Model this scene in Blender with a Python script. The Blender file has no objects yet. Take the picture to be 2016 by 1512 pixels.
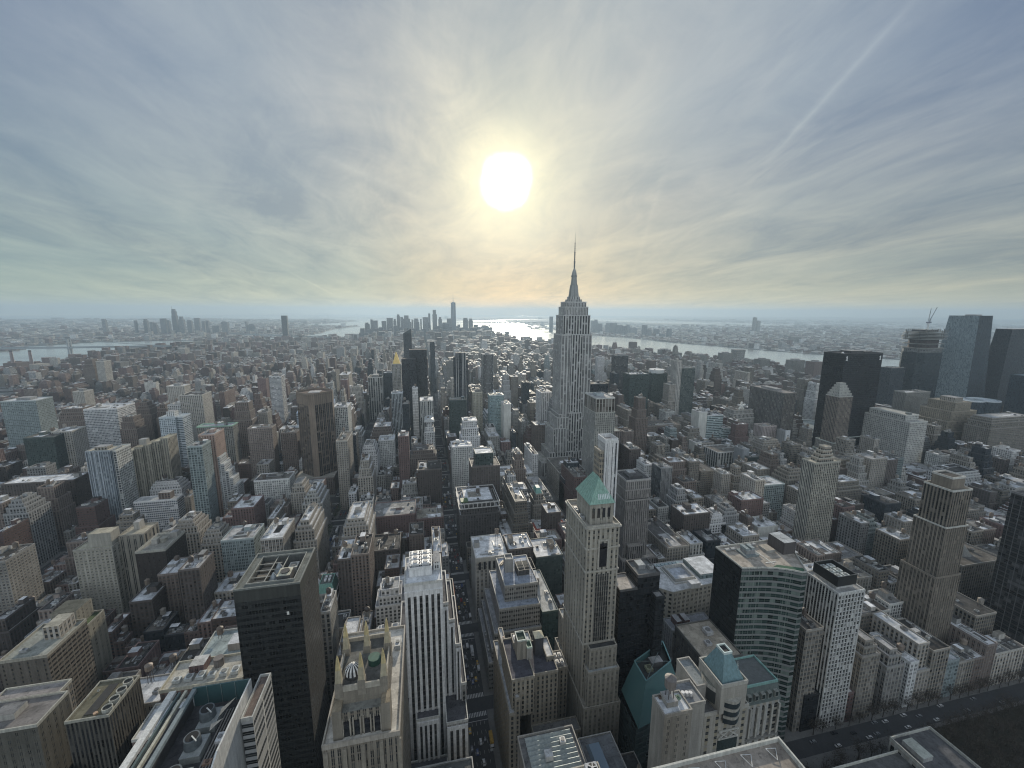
import bpy, math, random
import numpy as np
from mathutils import Vector, Matrix
from mathutils.bvhtree import BVHTree
from mathutils.geometry import tessellate_polygon
R_ = math.radians
S = bpy.context.scene
COL = S.collection
PI = math.pi
# ------------------------------------------------------------------ camera
EYE = Vector((0, 0, 303.17)); YAW, PIT, ROLL = 0.213953, 0.172537, 0.004904
fw = Vector((math.sin(YAW)*math.cos(PIT), math.cos(YAW)*math.cos(PIT), -math.sin(PIT)))
rt = Vector((math.cos(YAW), -math.sin(YAW), 0)); up = rt.cross(fw)
rt, up = rt*math.cos(ROLL)+up*math.sin(ROLL), up*math.cos(ROLL)-rt*math.sin(ROLL)
cd = bpy.data.cameras.new('camera'); cam = bpy.data.objects.new('camera', cd); COL.objects.link(cam)
cd.sensor_width = 36; cd.lens = 815.38/2016*36; cd.clip_start = 1; cd.clip_end = 90000
M = Matrix((( rt.x, up.x, -fw.x, EYE.x), (rt.y, up.y, -fw.y, EYE.y), (rt.z, up.z, -fw.z, EYE.z), (0, 0, 0, 1)))
cam.matrix_world = M
S.camera = cam
# ------------------------------------------------------------------ light
SUN = Vector((0.190, 0.9414, 0.2787)).normalized()
SUN_STRENGTH = 4.2
SKY_STRENGTH = 0.06
EXPOSURE = 0.22
EL = math.asin(SUN.z); ROT = math.atan2(SUN.x, SUN.y)
w = bpy.data.worlds.new('World'); S.world = w; w.use_nodes = True
nt = w.node_tree; N = nt.nodes; L = nt.links; N.clear()
def nd(t, **k):
    n = N.new(t)
    for a, v in k.items():
        if a.startswith('i_'): n.inputs[int(a[2:])].default_value = v
        else: setattr(n, a, v)
    return n
def lk(a, b): L.new(a, b)
def mth(op, a, b=None, c=None, clamp=False):
    n = N.new('ShaderNodeMath'); n.operation = op; n.use_clamp = clamp
    for i, v in enumerate((a, b, c)):
        if v is None: continue
        if isinstance(v, (int, float)): n.inputs[i].default_value = v
        else: L.new(v, n.inputs[i])
    return n.outputs[0]
def ramp(fac, stops, interp='LINEAR'):
    n = N.new('ShaderNodeValToRGB'); n.color_ramp.interpolation = interp
    e = n.color_ramp.elements
    while len(e) < len(stops): e.new(0.5)
    for x, (p, c) in zip(e, stops): x.position = p; x.color = (*c, 1) if len(c) == 3 else c
    L.new(fac, n.inputs[0]); return n.outputs[0]
def mixc(fac, a, b, bt='MIX'):
    n = N.new('ShaderNodeMix'); n.data_type = 'RGBA'; n.blend_type = bt
    for i, v in ((0, fac), (6, a), (7, b)):
        if isinstance(v, (int, float)): n.inputs[i].default_value = v
        elif isinstance(v, tuple): n.inputs[i].default_value = (*v, 1)
        else: L.new(v, n.inputs[i])
    return n.outputs[2]
def noise(vec, scale, detail=4, rough=.5, dist=0.0):
    n = N.new('ShaderNodeTexNoise'); n.inputs['Scale'].default_value = scale; n.inputs['Detail'].default_value = detail
    n.inputs['Roughness'].default_value = rough; n.inputs['Distortion'].default_value = dist
    if vec is not None: L.new(vec, n.inputs['Vector'])
    return n.outputs[0]
def mapr(v, a, b, c, d):
    n = N.new('ShaderNodeMapRange'); L.new(v, n.inputs[0])
    for i, x in enumerate((a, b, c, d)): n.inputs[i+1].default_value = x
    return n.outputs[0]
tc = N.new('ShaderNodeTexCoord'); sky = nd('ShaderNodeTexSky', sky_type='NISHITA', sun_disc=False)
sky.sun_elevation = EL; sky.sun_rotation = ROT; sky.altitude = 300; sky.air_density = 1.0; sky.dust_density = 2.2; sky.ozone_density = 1.0
D = tc.outputs['Generated']
def vdot(vec):
    n = N.new('ShaderNodeVectorMath'); n.operation = 'DOT_PRODUCT'; L.new(D, n.inputs[0]); n.inputs[1].default_value = vec; return n.outputs['Value']
ang = mth('ARCCOSINE', mth('MINIMUM', vdot(SUN), 0.99999))      # radians off the sun
sp = N.new('ShaderNodeSeparateXYZ'); L.new(D, sp.inputs[0])
zz = mth('MAXIMUM', sp.outputs[2], 0.0)
# cloud layer: the direction projected on a high plane, stretched into streaks
inv = mth('DIVIDE', 1.0, mth('ADD', zz, 0.13))
cx = mth('MULTIPLY', sp.outputs[0], inv); cy = mth('MULTIPLY', sp.outputs[1], inv)
cv = N.new('ShaderNodeCombineXYZ'); L.new(cx, cv.inputs[0]); L.new(cy, cv.inputs[1])
def mapping(vec, rot, sc, loc=(0, 0, 0)):
    n = N.new('ShaderNodeMapping'); n.inputs['Rotation'].default_value = rot; n.inputs['Scale'].default_value = sc; n.inputs['Location'].default_value = loc
    L.new(vec, n.inputs['Vector']); return n.outputs[0]
m1 = mapping(cv.outputs[0], (0, 0, R_(26)), (1.15, .62, 1), (3.1, 1.7, 0))
m2 = mapping(cv.outputs[0], (0, 0, R_(-38)), (1.9, .85, 1), (7.3, 2.2, 0))
n1 = noise(m1, 1.3, 12, .62, .8); n2 = noise(m2, 1.7, 13, .68, 1.1); n3 = noise(m2, .35, 4, .55, .3)
cl = mth('ADD', mth('MULTIPLY', n1, .62), mth('MULTIPLY', n2, .38))
# the look of the thin overcast: bright round the sun, dimmer to the sides, brightened behind the camera as added fill light on the city fronts; warm low down ahead, teal low to the left
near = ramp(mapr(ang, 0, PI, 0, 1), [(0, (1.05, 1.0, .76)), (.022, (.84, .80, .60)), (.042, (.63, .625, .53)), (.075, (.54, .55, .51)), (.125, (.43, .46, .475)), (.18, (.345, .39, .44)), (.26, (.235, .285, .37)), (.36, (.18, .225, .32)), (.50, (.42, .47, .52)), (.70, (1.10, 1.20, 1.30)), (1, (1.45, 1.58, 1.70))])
lowf = mth('POWER', mth('SUBTRACT', 1.0, mapr(zz, 0.0, .42, 0, 1), clamp=True), 1.6)
side = mapr(vdot(Vector((.19, .94, 0)).cross(Vector((0, 0, 1)))), -.8, .8, 0, 1)
lowcol = ramp(side, [(0, (.34, .44, .38)), (.30, (.43, .47, .36)), (.42, (.60, .49, .29)), (.5, (.68, .50, .26)), (.60, (.64, .52, .30)), (.8, (.47, .46, .33)), (1, (.38, .40, .31))])
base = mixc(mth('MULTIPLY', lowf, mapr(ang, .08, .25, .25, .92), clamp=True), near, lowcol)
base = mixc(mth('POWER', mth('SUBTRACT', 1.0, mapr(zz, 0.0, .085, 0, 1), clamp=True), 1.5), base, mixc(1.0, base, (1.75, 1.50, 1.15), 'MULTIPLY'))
cloudy = mapr(cl, .38, .64, 0, 1)
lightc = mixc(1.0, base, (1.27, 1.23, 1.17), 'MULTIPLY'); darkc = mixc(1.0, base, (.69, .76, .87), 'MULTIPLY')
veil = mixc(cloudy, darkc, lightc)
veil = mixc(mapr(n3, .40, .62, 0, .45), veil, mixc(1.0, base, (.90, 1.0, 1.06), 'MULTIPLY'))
# vapour trails: narrow bands along great circles
def px_dir(px, py):
    d = fw + rt*((px-1008)/815.38) - up*((py-756)/815.38); return d.normalized()
def trail(a, b, width, strength):
    A, B = px_dir(*a), px_dir(*b); n = A.cross(B).normalized(); mid = (A+B).normalized(); half = A.angle(B)/2
    band = mth('SUBTRACT', 1.0, mth('DIVIDE', mth('ABSOLUTE', mth('ADD', vdot(n), mth('MULTIPLY', mth('SUBTRACT', n2, .5), .012))), width), clamp=True)
    along = mapr(mth('ARCCOSINE', vdot(mid)), half*.6, half, 1, 0)
    al = N.new('ShaderNodeMath'); al.operation = 'MULTIPLY'; al.use_clamp = True; L.new(along, al.inputs[0]); al.inputs[1].default_value = 1
    return mth('MULTIPLY', mth('MULTIPLY', mth('POWER', band, 1.5), al.outputs[0]), strength)
tr = mth('ADD', trail((1500, 330), (1830, -30), .011, .75), trail((560, 530), (665, 585), .004, .55))
tr = mth('ADD', tr, trail((1240, 560), (1320, 300), .012, .25))
tr = mth('ADD', tr, trail((620, 300), (870, 410), .016, .40))
tr = mth('MULTIPLY', tr, mapr(n1, .3, .6, .35, 1))
veil = mixc(tr, veil, mixc(1.0, base, (1.36, 1.34, 1.28), 'MULTIPLY'))
# ragged bright blob of the sun, drawn into the sky
rag = noise(D, 9.0, 3, .6); rag2 = noise(D, 34.0, 4, .7)
angr = mth('ADD', ang, mth('ADD', mth('MULTIPLY', mth('SUBTRACT', rag, .5), .030), mth('MULTIPLY', mth('SUBTRACT', rag2, .5), .010)))
disc = mth('POWER', mapr(angr, .030, .066, 1, 0), 2.3, clamp=True)
dz = N.new('ShaderNodeClamp'); L.new(disc, dz.inputs[0])
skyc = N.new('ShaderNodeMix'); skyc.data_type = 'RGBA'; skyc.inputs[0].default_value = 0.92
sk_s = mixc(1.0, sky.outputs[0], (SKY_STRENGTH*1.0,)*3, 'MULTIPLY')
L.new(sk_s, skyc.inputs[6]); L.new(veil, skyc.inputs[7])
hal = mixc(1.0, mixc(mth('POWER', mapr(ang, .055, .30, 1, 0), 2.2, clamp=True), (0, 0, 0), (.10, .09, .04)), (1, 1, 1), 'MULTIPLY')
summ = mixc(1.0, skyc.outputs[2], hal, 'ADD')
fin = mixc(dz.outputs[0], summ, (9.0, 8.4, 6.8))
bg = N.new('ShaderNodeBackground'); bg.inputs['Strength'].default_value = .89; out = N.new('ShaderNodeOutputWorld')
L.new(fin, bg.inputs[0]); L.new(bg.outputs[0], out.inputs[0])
sl = bpy.data.lights.new('sun', 'SUN'); sl.energy = SUN_STRENGTH; sl.angle = R_(0.8); sl.color = (1.0, .90, .74)
so = bpy.data.objects.new('sun', sl); COL.objects.link(so); so.rotation_euler = SUN.to_track_quat('Z', 'Y').to_euler(); so.location = (0, 0, 600)
S.view_settings.view_transform = 'Standard'; S.view_settings.look = 'None'; S.view_settings.exposure = EXPOSURE; S.view_settings.gamma = 1
S.view_settings.use_curve_mapping = False
S.cycles.max_bounces = 5; S.cycles.diffuse_bounces = 1; S.cycles.glossy_bounces = 3; S.cycles.volume_bounces = 1; S.cycles.transmission_bounces = 3
S.cycles.use_denoising = True; S.cycles.denoising_prefilter = 'ACCURATE'; S.cycles.denoising_input_passes = 'RGB_ALBEDO_NORMAL'; S.cycles.filter_width = 1.15
S.cycles.use_adaptive_sampling = True; S.cycles.adaptive_threshold = .01
S.cycles.sample_clamp_indirect = 4
# ------------------------------------------------------------------ materials
def newmat(name):
    m = bpy.data.materials.new(name); m.use_nodes = True
    global N, L
    N = m.node_tree.nodes; L = m.node_tree.links; N.clear()
    b = N.new('ShaderNodeBsdfPrincipled'); o = N.new('ShaderNodeOutputMaterial'); L.new(b.outputs[0], o.inputs[0])
    return m, b
def attr(name):
    n = N.new('ShaderNodeAttribute'); n.attribute_name = name; return n
def sepx(v):
    n = N.new('ShaderNodeSeparateXYZ'); L.new(v, n.inputs[0]); return n.outputs
def comb(x, y, z=0.0):
    n = N.new('ShaderNodeCombineXYZ')
    for i, v in enumerate((x, y, z)):
        if isinstance(v, (int, float)): n.inputs[i].default_value = v
        else: L.new(v, n.inputs[i])
    return n.outputs[0]
# facade: UV counts bays and storeys; window fractions come with the mesh
fac, b = newmat('facade')
tcn = N.new('ShaderNodeTexCoord'); U, V, _ = sepx(tcn.outputs['UV'])
col = attr('col').outputs['Color']; spc = attr('spa').outputs['Color']; glc = attr('gla').outputs['Color']
WU, WV, SD = sepx(attr('par').outputs['Vector'])
fu = mth('ABSOLUTE', mth('SUBTRACT', mth('FRACT', U), .5)); fv = mth('ABSOLUTE', mth('SUBTRACT', mth('FRACT', V), .5))
mull = mth('MULTIPLY', mth('GREATER_THAN', mth('FRACT', mth('MULTIPLY', SD, 7.31)), .5), mth('LESS_THAN', fu, .055)); inu = mth('MULTIPLY', mth('LESS_THAN', fu, mth('MULTIPLY', WU, .5)), mth('SUBTRACT', 1.0, mull)); inv_ = mth('LESS_THAN', fv, mth('MULTIPLY', WV, .5))
win = mth('MULTIPLY', inu, inv_)
wn = N.new('ShaderNodeTexWhiteNoise'); wn.noise_dimensions = '3D'
L.new(comb(mth('FLOOR', U), mth('FLOOR', V), SD), wn.inputs['Vector']); rnd = wn.outputs['Value']
geo = N.new('ShaderNodeNewGeometry')
pos = geo.outputs['Position']
d1 = noise(pos, .035, 3, .6); 
mp = N.new('ShaderNodeMapping'); mp.inputs['Scale'].default_value = (.55, .55, .04); L.new(pos, mp.inputs['Vector']); d2 = noise(mp.outputs[0], 1.0, 4, .7)
d3 = noise(pos, 1.6, 3, .7)
dirt = mth('MULTIPLY', mapr(d1, .3, .7, .82, 1.14), mth('MULTIPLY', mapr(d2, .3, .7, .70, 1.16), mapr(d3, .3, .7, .90, 1.08)))
dv = N.new('ShaderNodeCombineXYZ')
for i in range(3): L.new(dirt, dv.inputs[i])
wall = mixc(1.0, col, dv.outputs[0], 'MULTIPLY')
# a thin course line at every storey and a different tone per storey patch
crs = mth('GREATER_THAN', fv, .47)
wall = mixc(mth('MULTIPLY', crs, .22), wall, mixc(1.0, wall, (.6, .6, .6), 'MULTIPLY'))
wall = mixc(mth('MULTIPLY', inu, mth('SUBTRACT', 1.0, inv_)), wall, mixc(.85, wall, spc))
blind = mth('GREATER_THAN', rnd, .80); curt = mth('GREATER_THAN', rnd, .93)
glass = mixc(mapr(rnd, 0, .8, 0, 1), mixc(1.0, glc, (.25, .25, .25), 'MULTIPLY'), mixc(1.0, glc, (.9, .9, .9), 'MULTIPLY'))
glass = mixc(mth('MULTIPLY', blind, .30), glass, wall)
glass = mixc(mth('MULTIPLY', curt, .5), glass, mixc(1.0, wall, (1.15, 1.15, 1.15), 'MULTIPLY'))
# sash bar
sash = mth('MULTIPLY', win, mth('LESS_THAN', mth('ABSOLUTE', mth('ADD', mth('SUBTRACT', mth('FRACT', V), .5), .02)), .025))
glass = mixc(mth('MULTIPLY', sash, .5), glass, wall)
L.new(mixc(win, wall, glass), b.inputs['Base Color'])
L.new(mth('ADD', mth('MULTIPLY', win, mth('ADD', -.62, mth('MULTIPLY', rnd, .22))), .85), b.inputs['Roughness'])
L.new(mth('ADD', mth('MULTIPLY', win, .16), .2), b.inputs['Specular IOR Level'])
bp = N.new('ShaderNodeBump'); bp.inputs['Strength'].default_value = .7; bp.inputs['Distance'].default_value = .35
L.new(mth('SUBTRACT', 1.0, win), bp.inputs['Height']); L.new(bp.outputs[0], b.inputs['Normal'])
# roof
roofm, b = newmat('roof')
col = attr('col').outputs['Color']; geo = N.new('ShaderNodeNewGeometry'); pos = geo.outputs['Position']
a1 = noise(pos, .12, 5, .65, .4); a2 = noise(pos, .9, 4, .7)
rx, ry, rz = sepx(pos); wn2 = N.new('ShaderNodeTexWhiteNoise'); wn2.noise_dimensions = '3D'; L.new(comb(mth('FLOOR', mth('DIVIDE', rx, 4.3)), mth('FLOOR', mth('DIVIDE', ry, 3.1)), mth('FLOOR', mth('MULTIPLY', rz, .5))), wn2.inputs['Vector'])
stn = mapr(noise(pos, .33, 6, .75, 1.2), .52, .66, 1, .55)
k = mth('MULTIPLY', mth('MULTIPLY', mapr(a1, .3, .7, .62, 1.22), mapr(a2, .3, .7, .85, 1.12)), mth('MULTIPLY', mapr(wn2.outputs['Value'], 0, 1, .84, 1.12), mth('MAXIMUM', stn, .55))); kv = comb(k, k, k)
L.new(mixc(1.0, col, kv, 'MULTIPLY'), b.inputs['Base Color']); L.new(mapr(a1, .3, .7, .85, .56), b.inputs['Roughness'])
b.inputs['Specular IOR Level'].default_value = .08
# painted or plain
plain, b = newmat('plain_finish')
col = attr('col').outputs['Color']; geo = N.new('ShaderNodeNewGeometry'); a1 = noise(geo.outputs['Position'], .6, 4, .65)
mp = N.new('ShaderNodeMapping'); mp.inputs['Scale'].default_value = (1.3, 1.3, .10); L.new(geo.outputs['Position'], mp.inputs['Vector']); k = mth('MULTIPLY', mapr(a1, .3, .7, .78, 1.12), mapr(noise(mp.outputs[0], 1.0, 4, .7), .3, .7, .72, 1.15)); L.new(mixc(1.0, col, comb(k, k, k), 'MULTIPLY'), b.inputs['Base Color']); b.inputs['Roughness'].default_value = .6
metal, b = newmat('metal_finish')
col = attr('col').outputs['Color']; geo = N.new('ShaderNodeNewGeometry'); a1 = noise(geo.outputs['Position'], .8, 4, .65)
k = mapr(a1, .3, .7, .7, 1.15); L.new(mixc(1.0, col, comb(k, k, k), 'MULTIPLY'), b.inputs['Base Color']); b.inputs['Roughness'].default_value = .55; b.inputs['Metallic'].default_value = .4
glassm, b = newmat('sheet_glass')
col = attr('col').outputs['Color']; L.new(col, b.inputs['Base Color']); b.inputs['Roughness'].default_value = .12; b.inputs['Specular IOR Level'].default_value = .8
MATS = [fac, roofm, plain, metal, glassm]
FAC, ROOF, PLAIN, METAL, GLASS = range(5)
def simple(name, c, rough=.8, nsc=None, lo=.8, hi=1.2, metallic=0, spec=.5):
    m, b = newmat(name)
    if nsc:
        g = N.new('ShaderNodeNewGeometry'); v = mth('MULTIPLY', mapr(noise(g.outputs['Position'], nsc, 6, .65), .3, .7, lo, hi), mapr(noise(g.outputs['Position'], nsc*9, 4, .65), .3, .7, .9, 1.1))
        L.new(mixc(1.0, c, comb(v, v, v), 'MULTIPLY'), b.inputs['Base Color'])
    else: b.inputs['Base Color'].default_value = (*c, 1)
    b.inputs['Roughness'].default_value = rough; b.inputs['Metallic'].default_value = metallic; b.inputs['Specular IOR Level'].default_value = spec
    return m
# ground: asphalt among the streets, mottled roofs-and-yards tone on the far shores
groundm, b = newmat('asphalt_ground')
g = N.new('ShaderNodeNewGeometry'); pos = g.outputs['Position']; gx, gy, gz = sepx(pos)
dist = N.new('ShaderNodeVectorMath'); dist.operation = 'LENGTH'; L.new(pos, dist.inputs[0])
far = mapr(dist.outputs['Value'], 2500, 7000, 0, 1)
v = mth('MULTIPLY', mapr(noise(pos, .05, 6, .7), .3, .7, .75, 1.25), mapr(noise(pos, .7, 4, .7), .3, .7, .85, 1.15))
asp = mixc(1.0, (.046, .047, .050), comb(v, v, v), 'MULTIPLY')
vo = N.new('ShaderNodeTexVoronoi'); vo.inputs['Scale'].default_value = .012; L.new(pos, vo.inputs['Vector'])
patch = mixc(mapr(noise(pos, .0012, 6, .65), .42, .58, 0, 1), (.045, .052, .042), (.10, .10, .095))
patch = mixc(.35, patch, vo.outputs['Color'], 'OVERLAY')
fc = N.new('ShaderNodeClamp'); L.new(far, fc.inputs[0])
L.new(mixc(fc.outputs[0], asp, patch), b.inputs['Base Color']); b.inputs['Roughness'].default_value = .85
pavem = simple('concrete_pavement', (.15, .148, .142), .85, .08, .75, 1.2)
whitem = simple('road_paint', (.62, .62, .60), .7, .5, .6, 1.1)
# water
waterm, b = newmat('river_water')
g = N.new('ShaderNodeNewGeometry'); pos = g.outputs['Position']
b.inputs['Base Color'].default_value = (.66, .70, .68, 1); b.inputs['Metallic'].default_value = .75; b.inputs['Specular IOR Level'].default_value = 1.0
L.new(mapr(noise(pos, .0016, 5, .6), .3, .7, .16, .26), b.inputs['Roughness'])
bp = N.new('ShaderNodeBump'); bp.inputs['Strength'].default_value = .28; bp.inputs['Distance'].default_value = 2.0
L.new(mth('ADD', noise(pos, .02, 5, .7), mth('MULTIPLY', noise(pos, .0025, 3, .6), 1.5)), bp.inputs['Height']); L.new(bp.outputs[0], b.inputs['Normal'])
# ------------------------------------------------------------------ mesh building
class MB:
    def __init__(s): s.v = []; s.f = []; s.m = []; s.uv = []; s.c = []; s.s = []; s.g = []; s.p = []
    def poly(s, pts, mat, col, sp=None, gl=(0, 0, 0), par=(0, 0, 0), uv=None):
        if mat in (FAC, PLAIN) and col[0] > col[1] > col[2] and col[0] < col[2]*2.1 and col[0] > .08:
            l_ = sum(col)/3; col = (col[0]*.72+l_*.27, col[1]*.72+l_*.285, col[2]*.72+l_*.30)
        i = len(s.v); s.v.extend(pts); n = len(pts); s.f.append(tuple(range(i, i+n))); s.m.append(mat)
        s.uv.extend(uv if uv else [(0, 0)]*n); s.c.append(col); s.s.append(sp or col); s.g.append(gl); s.p.append(par)
    def wall(s, p0, p1, z0, z1, st, seed=0.0, crown=1.2):
        # p0 -> p1 runs counter-clockwise round the footprint
        c, sp, gl, wu, wv, bay, fh = st
        ln = math.hypot(p1[0]-p0[0], p1[1]-p0[1])
        if ln < .05: return
        nb = max(1, round(ln/bay)); u0 = 7; t = 400
        uv = [(u0, (z0-z1+crown)/fh+t), (u0+nb, (z0-z1+crown)/fh+t), (u0+nb, crown/fh+t), (u0, crown/fh+t)]
        if ln < bay*.8: wu = 0
        s.poly([(p0[0], p0[1], z0), (p1[0], p1[1], z0), (p1[0], p1[1], z1), (p0[0], p0[1], z1)], FAC, c, sp, gl, (wu, wv, seed), uv)
    def prism(s, pts, z0, z1, st, roof=None, seed=0.0, rmat=ROOF, sides=None):
        n = len(pts)
        for i in range(n):
            q = st if sides is None or sides.get(i) is None else sides[i]
            s.wall(pts[i], pts[(i+1) % n], z0, z1, q, seed+i)
        if roof is not None: s.poly([(p[0], p[1], z1) for p in pts], rmat, roof)
    def box(s, x0, x1, y0, y1, z0, z1, st, roof=None, seed=0.0, sides=None):
        s.prism([(x0, y0), (x1, y0), (x1, y1), (x0, y1)], z0, z1, st, roof, seed, ROOF, sides)
    def solid(s, x0, x1, y0, y1, z0, z1, mat, col, bottom=False):
        P = [(x0, y0), (x1, y0), (x1, y1), (x0, y1)]
        for i in range(4):
            a, b_ = P[i], P[(i+1) % 4]
            s.poly([(a[0], a[1], z0), (b_[0], b_[1], z0), (b_[0], b_[1], z1), (a[0], a[1], z1)], mat, col)
        s.poly([(p[0], p[1], z1) for p in P], mat, col)
        if bottom: s.poly([(p[0], p[1], z0) for p in reversed(P)], mat, col)
    def ring(s, pts, z0, z1, t, mat, col):
        # a parapet: outer face, top, inner face; pts counter-clockwise
        n = len(pts); cx_ = sum(p[0] for p in pts)/n; cy_ = sum(p[1] for p in pts)/n
        inn = []
        for i in range(n):
            a, b_, c = Vector(pts[i-1]), Vector(pts[i]), Vector(pts[(i+1) % n])
            e1 = (b_-a).normalized(); e2 = (c-b_).normalized(); n1_ = Vector((-e1.y, e1.x)); n2_ = Vector((-e2.y, e2.x))
            k_ = (n1_+n2_); k_ = k_/max(.3, k_.dot(n1_)); q = b_+k_*t; inn.append((q.x, q.y))
        for i in range(n):
            j = (i+1) % n; a, b_, c, d = pts[i], pts[j], inn[j], inn[i]
            s.poly([(a[0], a[1], z0), (b_[0], b_[1], z0), (b_[0], b_[1], z1), (a[0], a[1], z1)], mat, col)
            s.poly([(a[0], a[1], z1), (b_[0], b_[1], z1), (c[0], c[1], z1), (d[0], d[1], z1)], mat, col)
            s.poly([(c[0], c[1], z0), (d[0], d[1], z0), (d[0], d[1], z1), (c[0], c[1], z1)], mat, col)
    def cyl(s, x, y, r0, r1, z0, z1, mat, col, n=12, cap=True, sx=1.0, sy=1.0):
        A = [(x+math.cos(2*PI*i/n)*r0*sx, y+math.sin(2*PI*i/n)*r0*sy, z0) for i in range(n)]
        B = [(x+math.cos(2*PI*i/n)*r1*sx, y+math.sin(2*PI*i/n)*r1*sy, z1) for i in range(n)]
        for i in range(n):
            j = (i+1) % n
            if r1 < .01: s.poly([A[i], A[j], (x, y, z1)], mat, col)
            else: s.poly([A[i], A[j], B[j], B[i]], mat, col)
        if cap and r1 >= .01: s.poly(B, mat, col)
    def beam(s, a, b_, r, mat, col, n=4):
        a = Vector(a); b_ = Vector(b_); d = (b_-a)
        if d.length < 1e-6: return
        d.normalize(); q = Vector((0, 0, 1)) if abs(d.z) < .9 else Vector((1, 0, 0)); u_ = d.cross(q).normalized(); v_ = d.cross(u_)
        A = [a+(u_*math.cos(2*PI*i/n+.78)+v_*math.sin(2*PI*i/n+.78))*r for i in range(n)]; B = [p+(b_-a) for p in A]
        for i in range(n):
            j = (i+1) % n; s.poly([tuple(A[i]), tuple(B[i]), tuple(B[j]), tuple(A[j])], mat, col)
        s.poly([tuple(p) for p in B], mat, col)
    def frustum(s, x0, x1, y0, y1, z0, X0, X1, Y0, Y1, z1, mat, col, top=None):
        A = [(x0, y0, z0), (x1, y0, z0), (x1, y1, z0), (x0, y1, z0)]; B = [(X0, Y0, z1), (X1, Y0, z1), (X1, Y1, z1), (X0, Y1, z1)]
        for i in range(4):
            j = (i+1) % 4; s.poly([A[i], A[j], B[j], B[i]], mat, col)
        s.poly(B, mat, top or col)
    def shift(s, dx, dy, dz):
        s.v = [(a+dx, b_+dy, c+dz) for a, b_, c in s.v]; return s
    def build(s, name, parent=None, loc=None, mats=None):
        me = bpy.data.meshes.new(name)
        v = np.array(s.v, dtype=np.float64)
        if parent is not None: v = v-np.array(parent.location)
        elif loc is not None: v = v-np.array(loc)
        nf = len(s.f); ls = np.array([len(f) for f in s.f], dtype=np.int32); st = np.concatenate([[0], np.cumsum(ls)[:-1]]).astype(np.int32)
        me.vertices.add(len(v)); me.vertices.foreach_set('co', v.astype(np.float32).ravel())
        nl = int(ls.sum()); me.loops.add(nl); me.loops.foreach_set('vertex_index', np.arange(nl, dtype=np.int32) if nl == len(v) else np.concatenate([np.array(f, dtype=np.int32) for f in s.f]))
        me.polygons.add(nf); me.polygons.foreach_set('loop_start', st); me.polygons.foreach_set('loop_total', ls)
        uvl = me.uv_layers.new(name='UVMap'); uvl.data.foreach_set('uv', np.array(s.uv, dtype=np.float32).ravel())
        for nm, arr in (('col', s.c), ('spa', s.s), ('gla', s.g), ('par', s.p)):
            a = me.attributes.new(nm, 'FLOAT_VECTOR', 'FACE'); a.data.foreach_set('vector', np.array(arr, dtype=np.float32).ravel())
        mi = np.array(s.m, dtype=np.int32)
        if mats is None:
            used = sorted(set(s.m)); rem = {u_: i for i, u_ in enumerate(used)}
            for u_ in used: me.materials.append(MATS[u_])
            mi = np.array([rem[i] for i in s.m], dtype=np.int32)
        else:
            for m_ in mats: me.materials.append(m_)
        me.polygons.foreach_set('material_index', mi)
        me.update(calc_edges=True); me.validate()
        o = bpy.data.objects.new(name, me); COL.objects.link(o)
        if parent is not None: o.parent = parent
        elif loc is not None: o.location = loc
        return o
def tag(o, label=None, cat=None, group=None, kind=None):
    for k_, v_ in (('label', label), ('category', cat), ('group', group), ('kind', kind)):
        if v_: o[k_] = v_
    return o
def empty(name, loc, label, cat, group=None):
    o = bpy.data.objects.new(name, None); COL.objects.link(o); o.location = loc; return tag(o, label, cat, group)
def darker(c, k): return tuple(x*k for x in c)
GLD = (.025, .030, .034); GLB = (.05, .075, .085)
TAN, BRICK, BROWN, GREY, WHITE = (.34, .295, .225), (.19, .095, .07), (.15, .10, .075), (.25, .25, .24), (.62, .62, .60)
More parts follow.
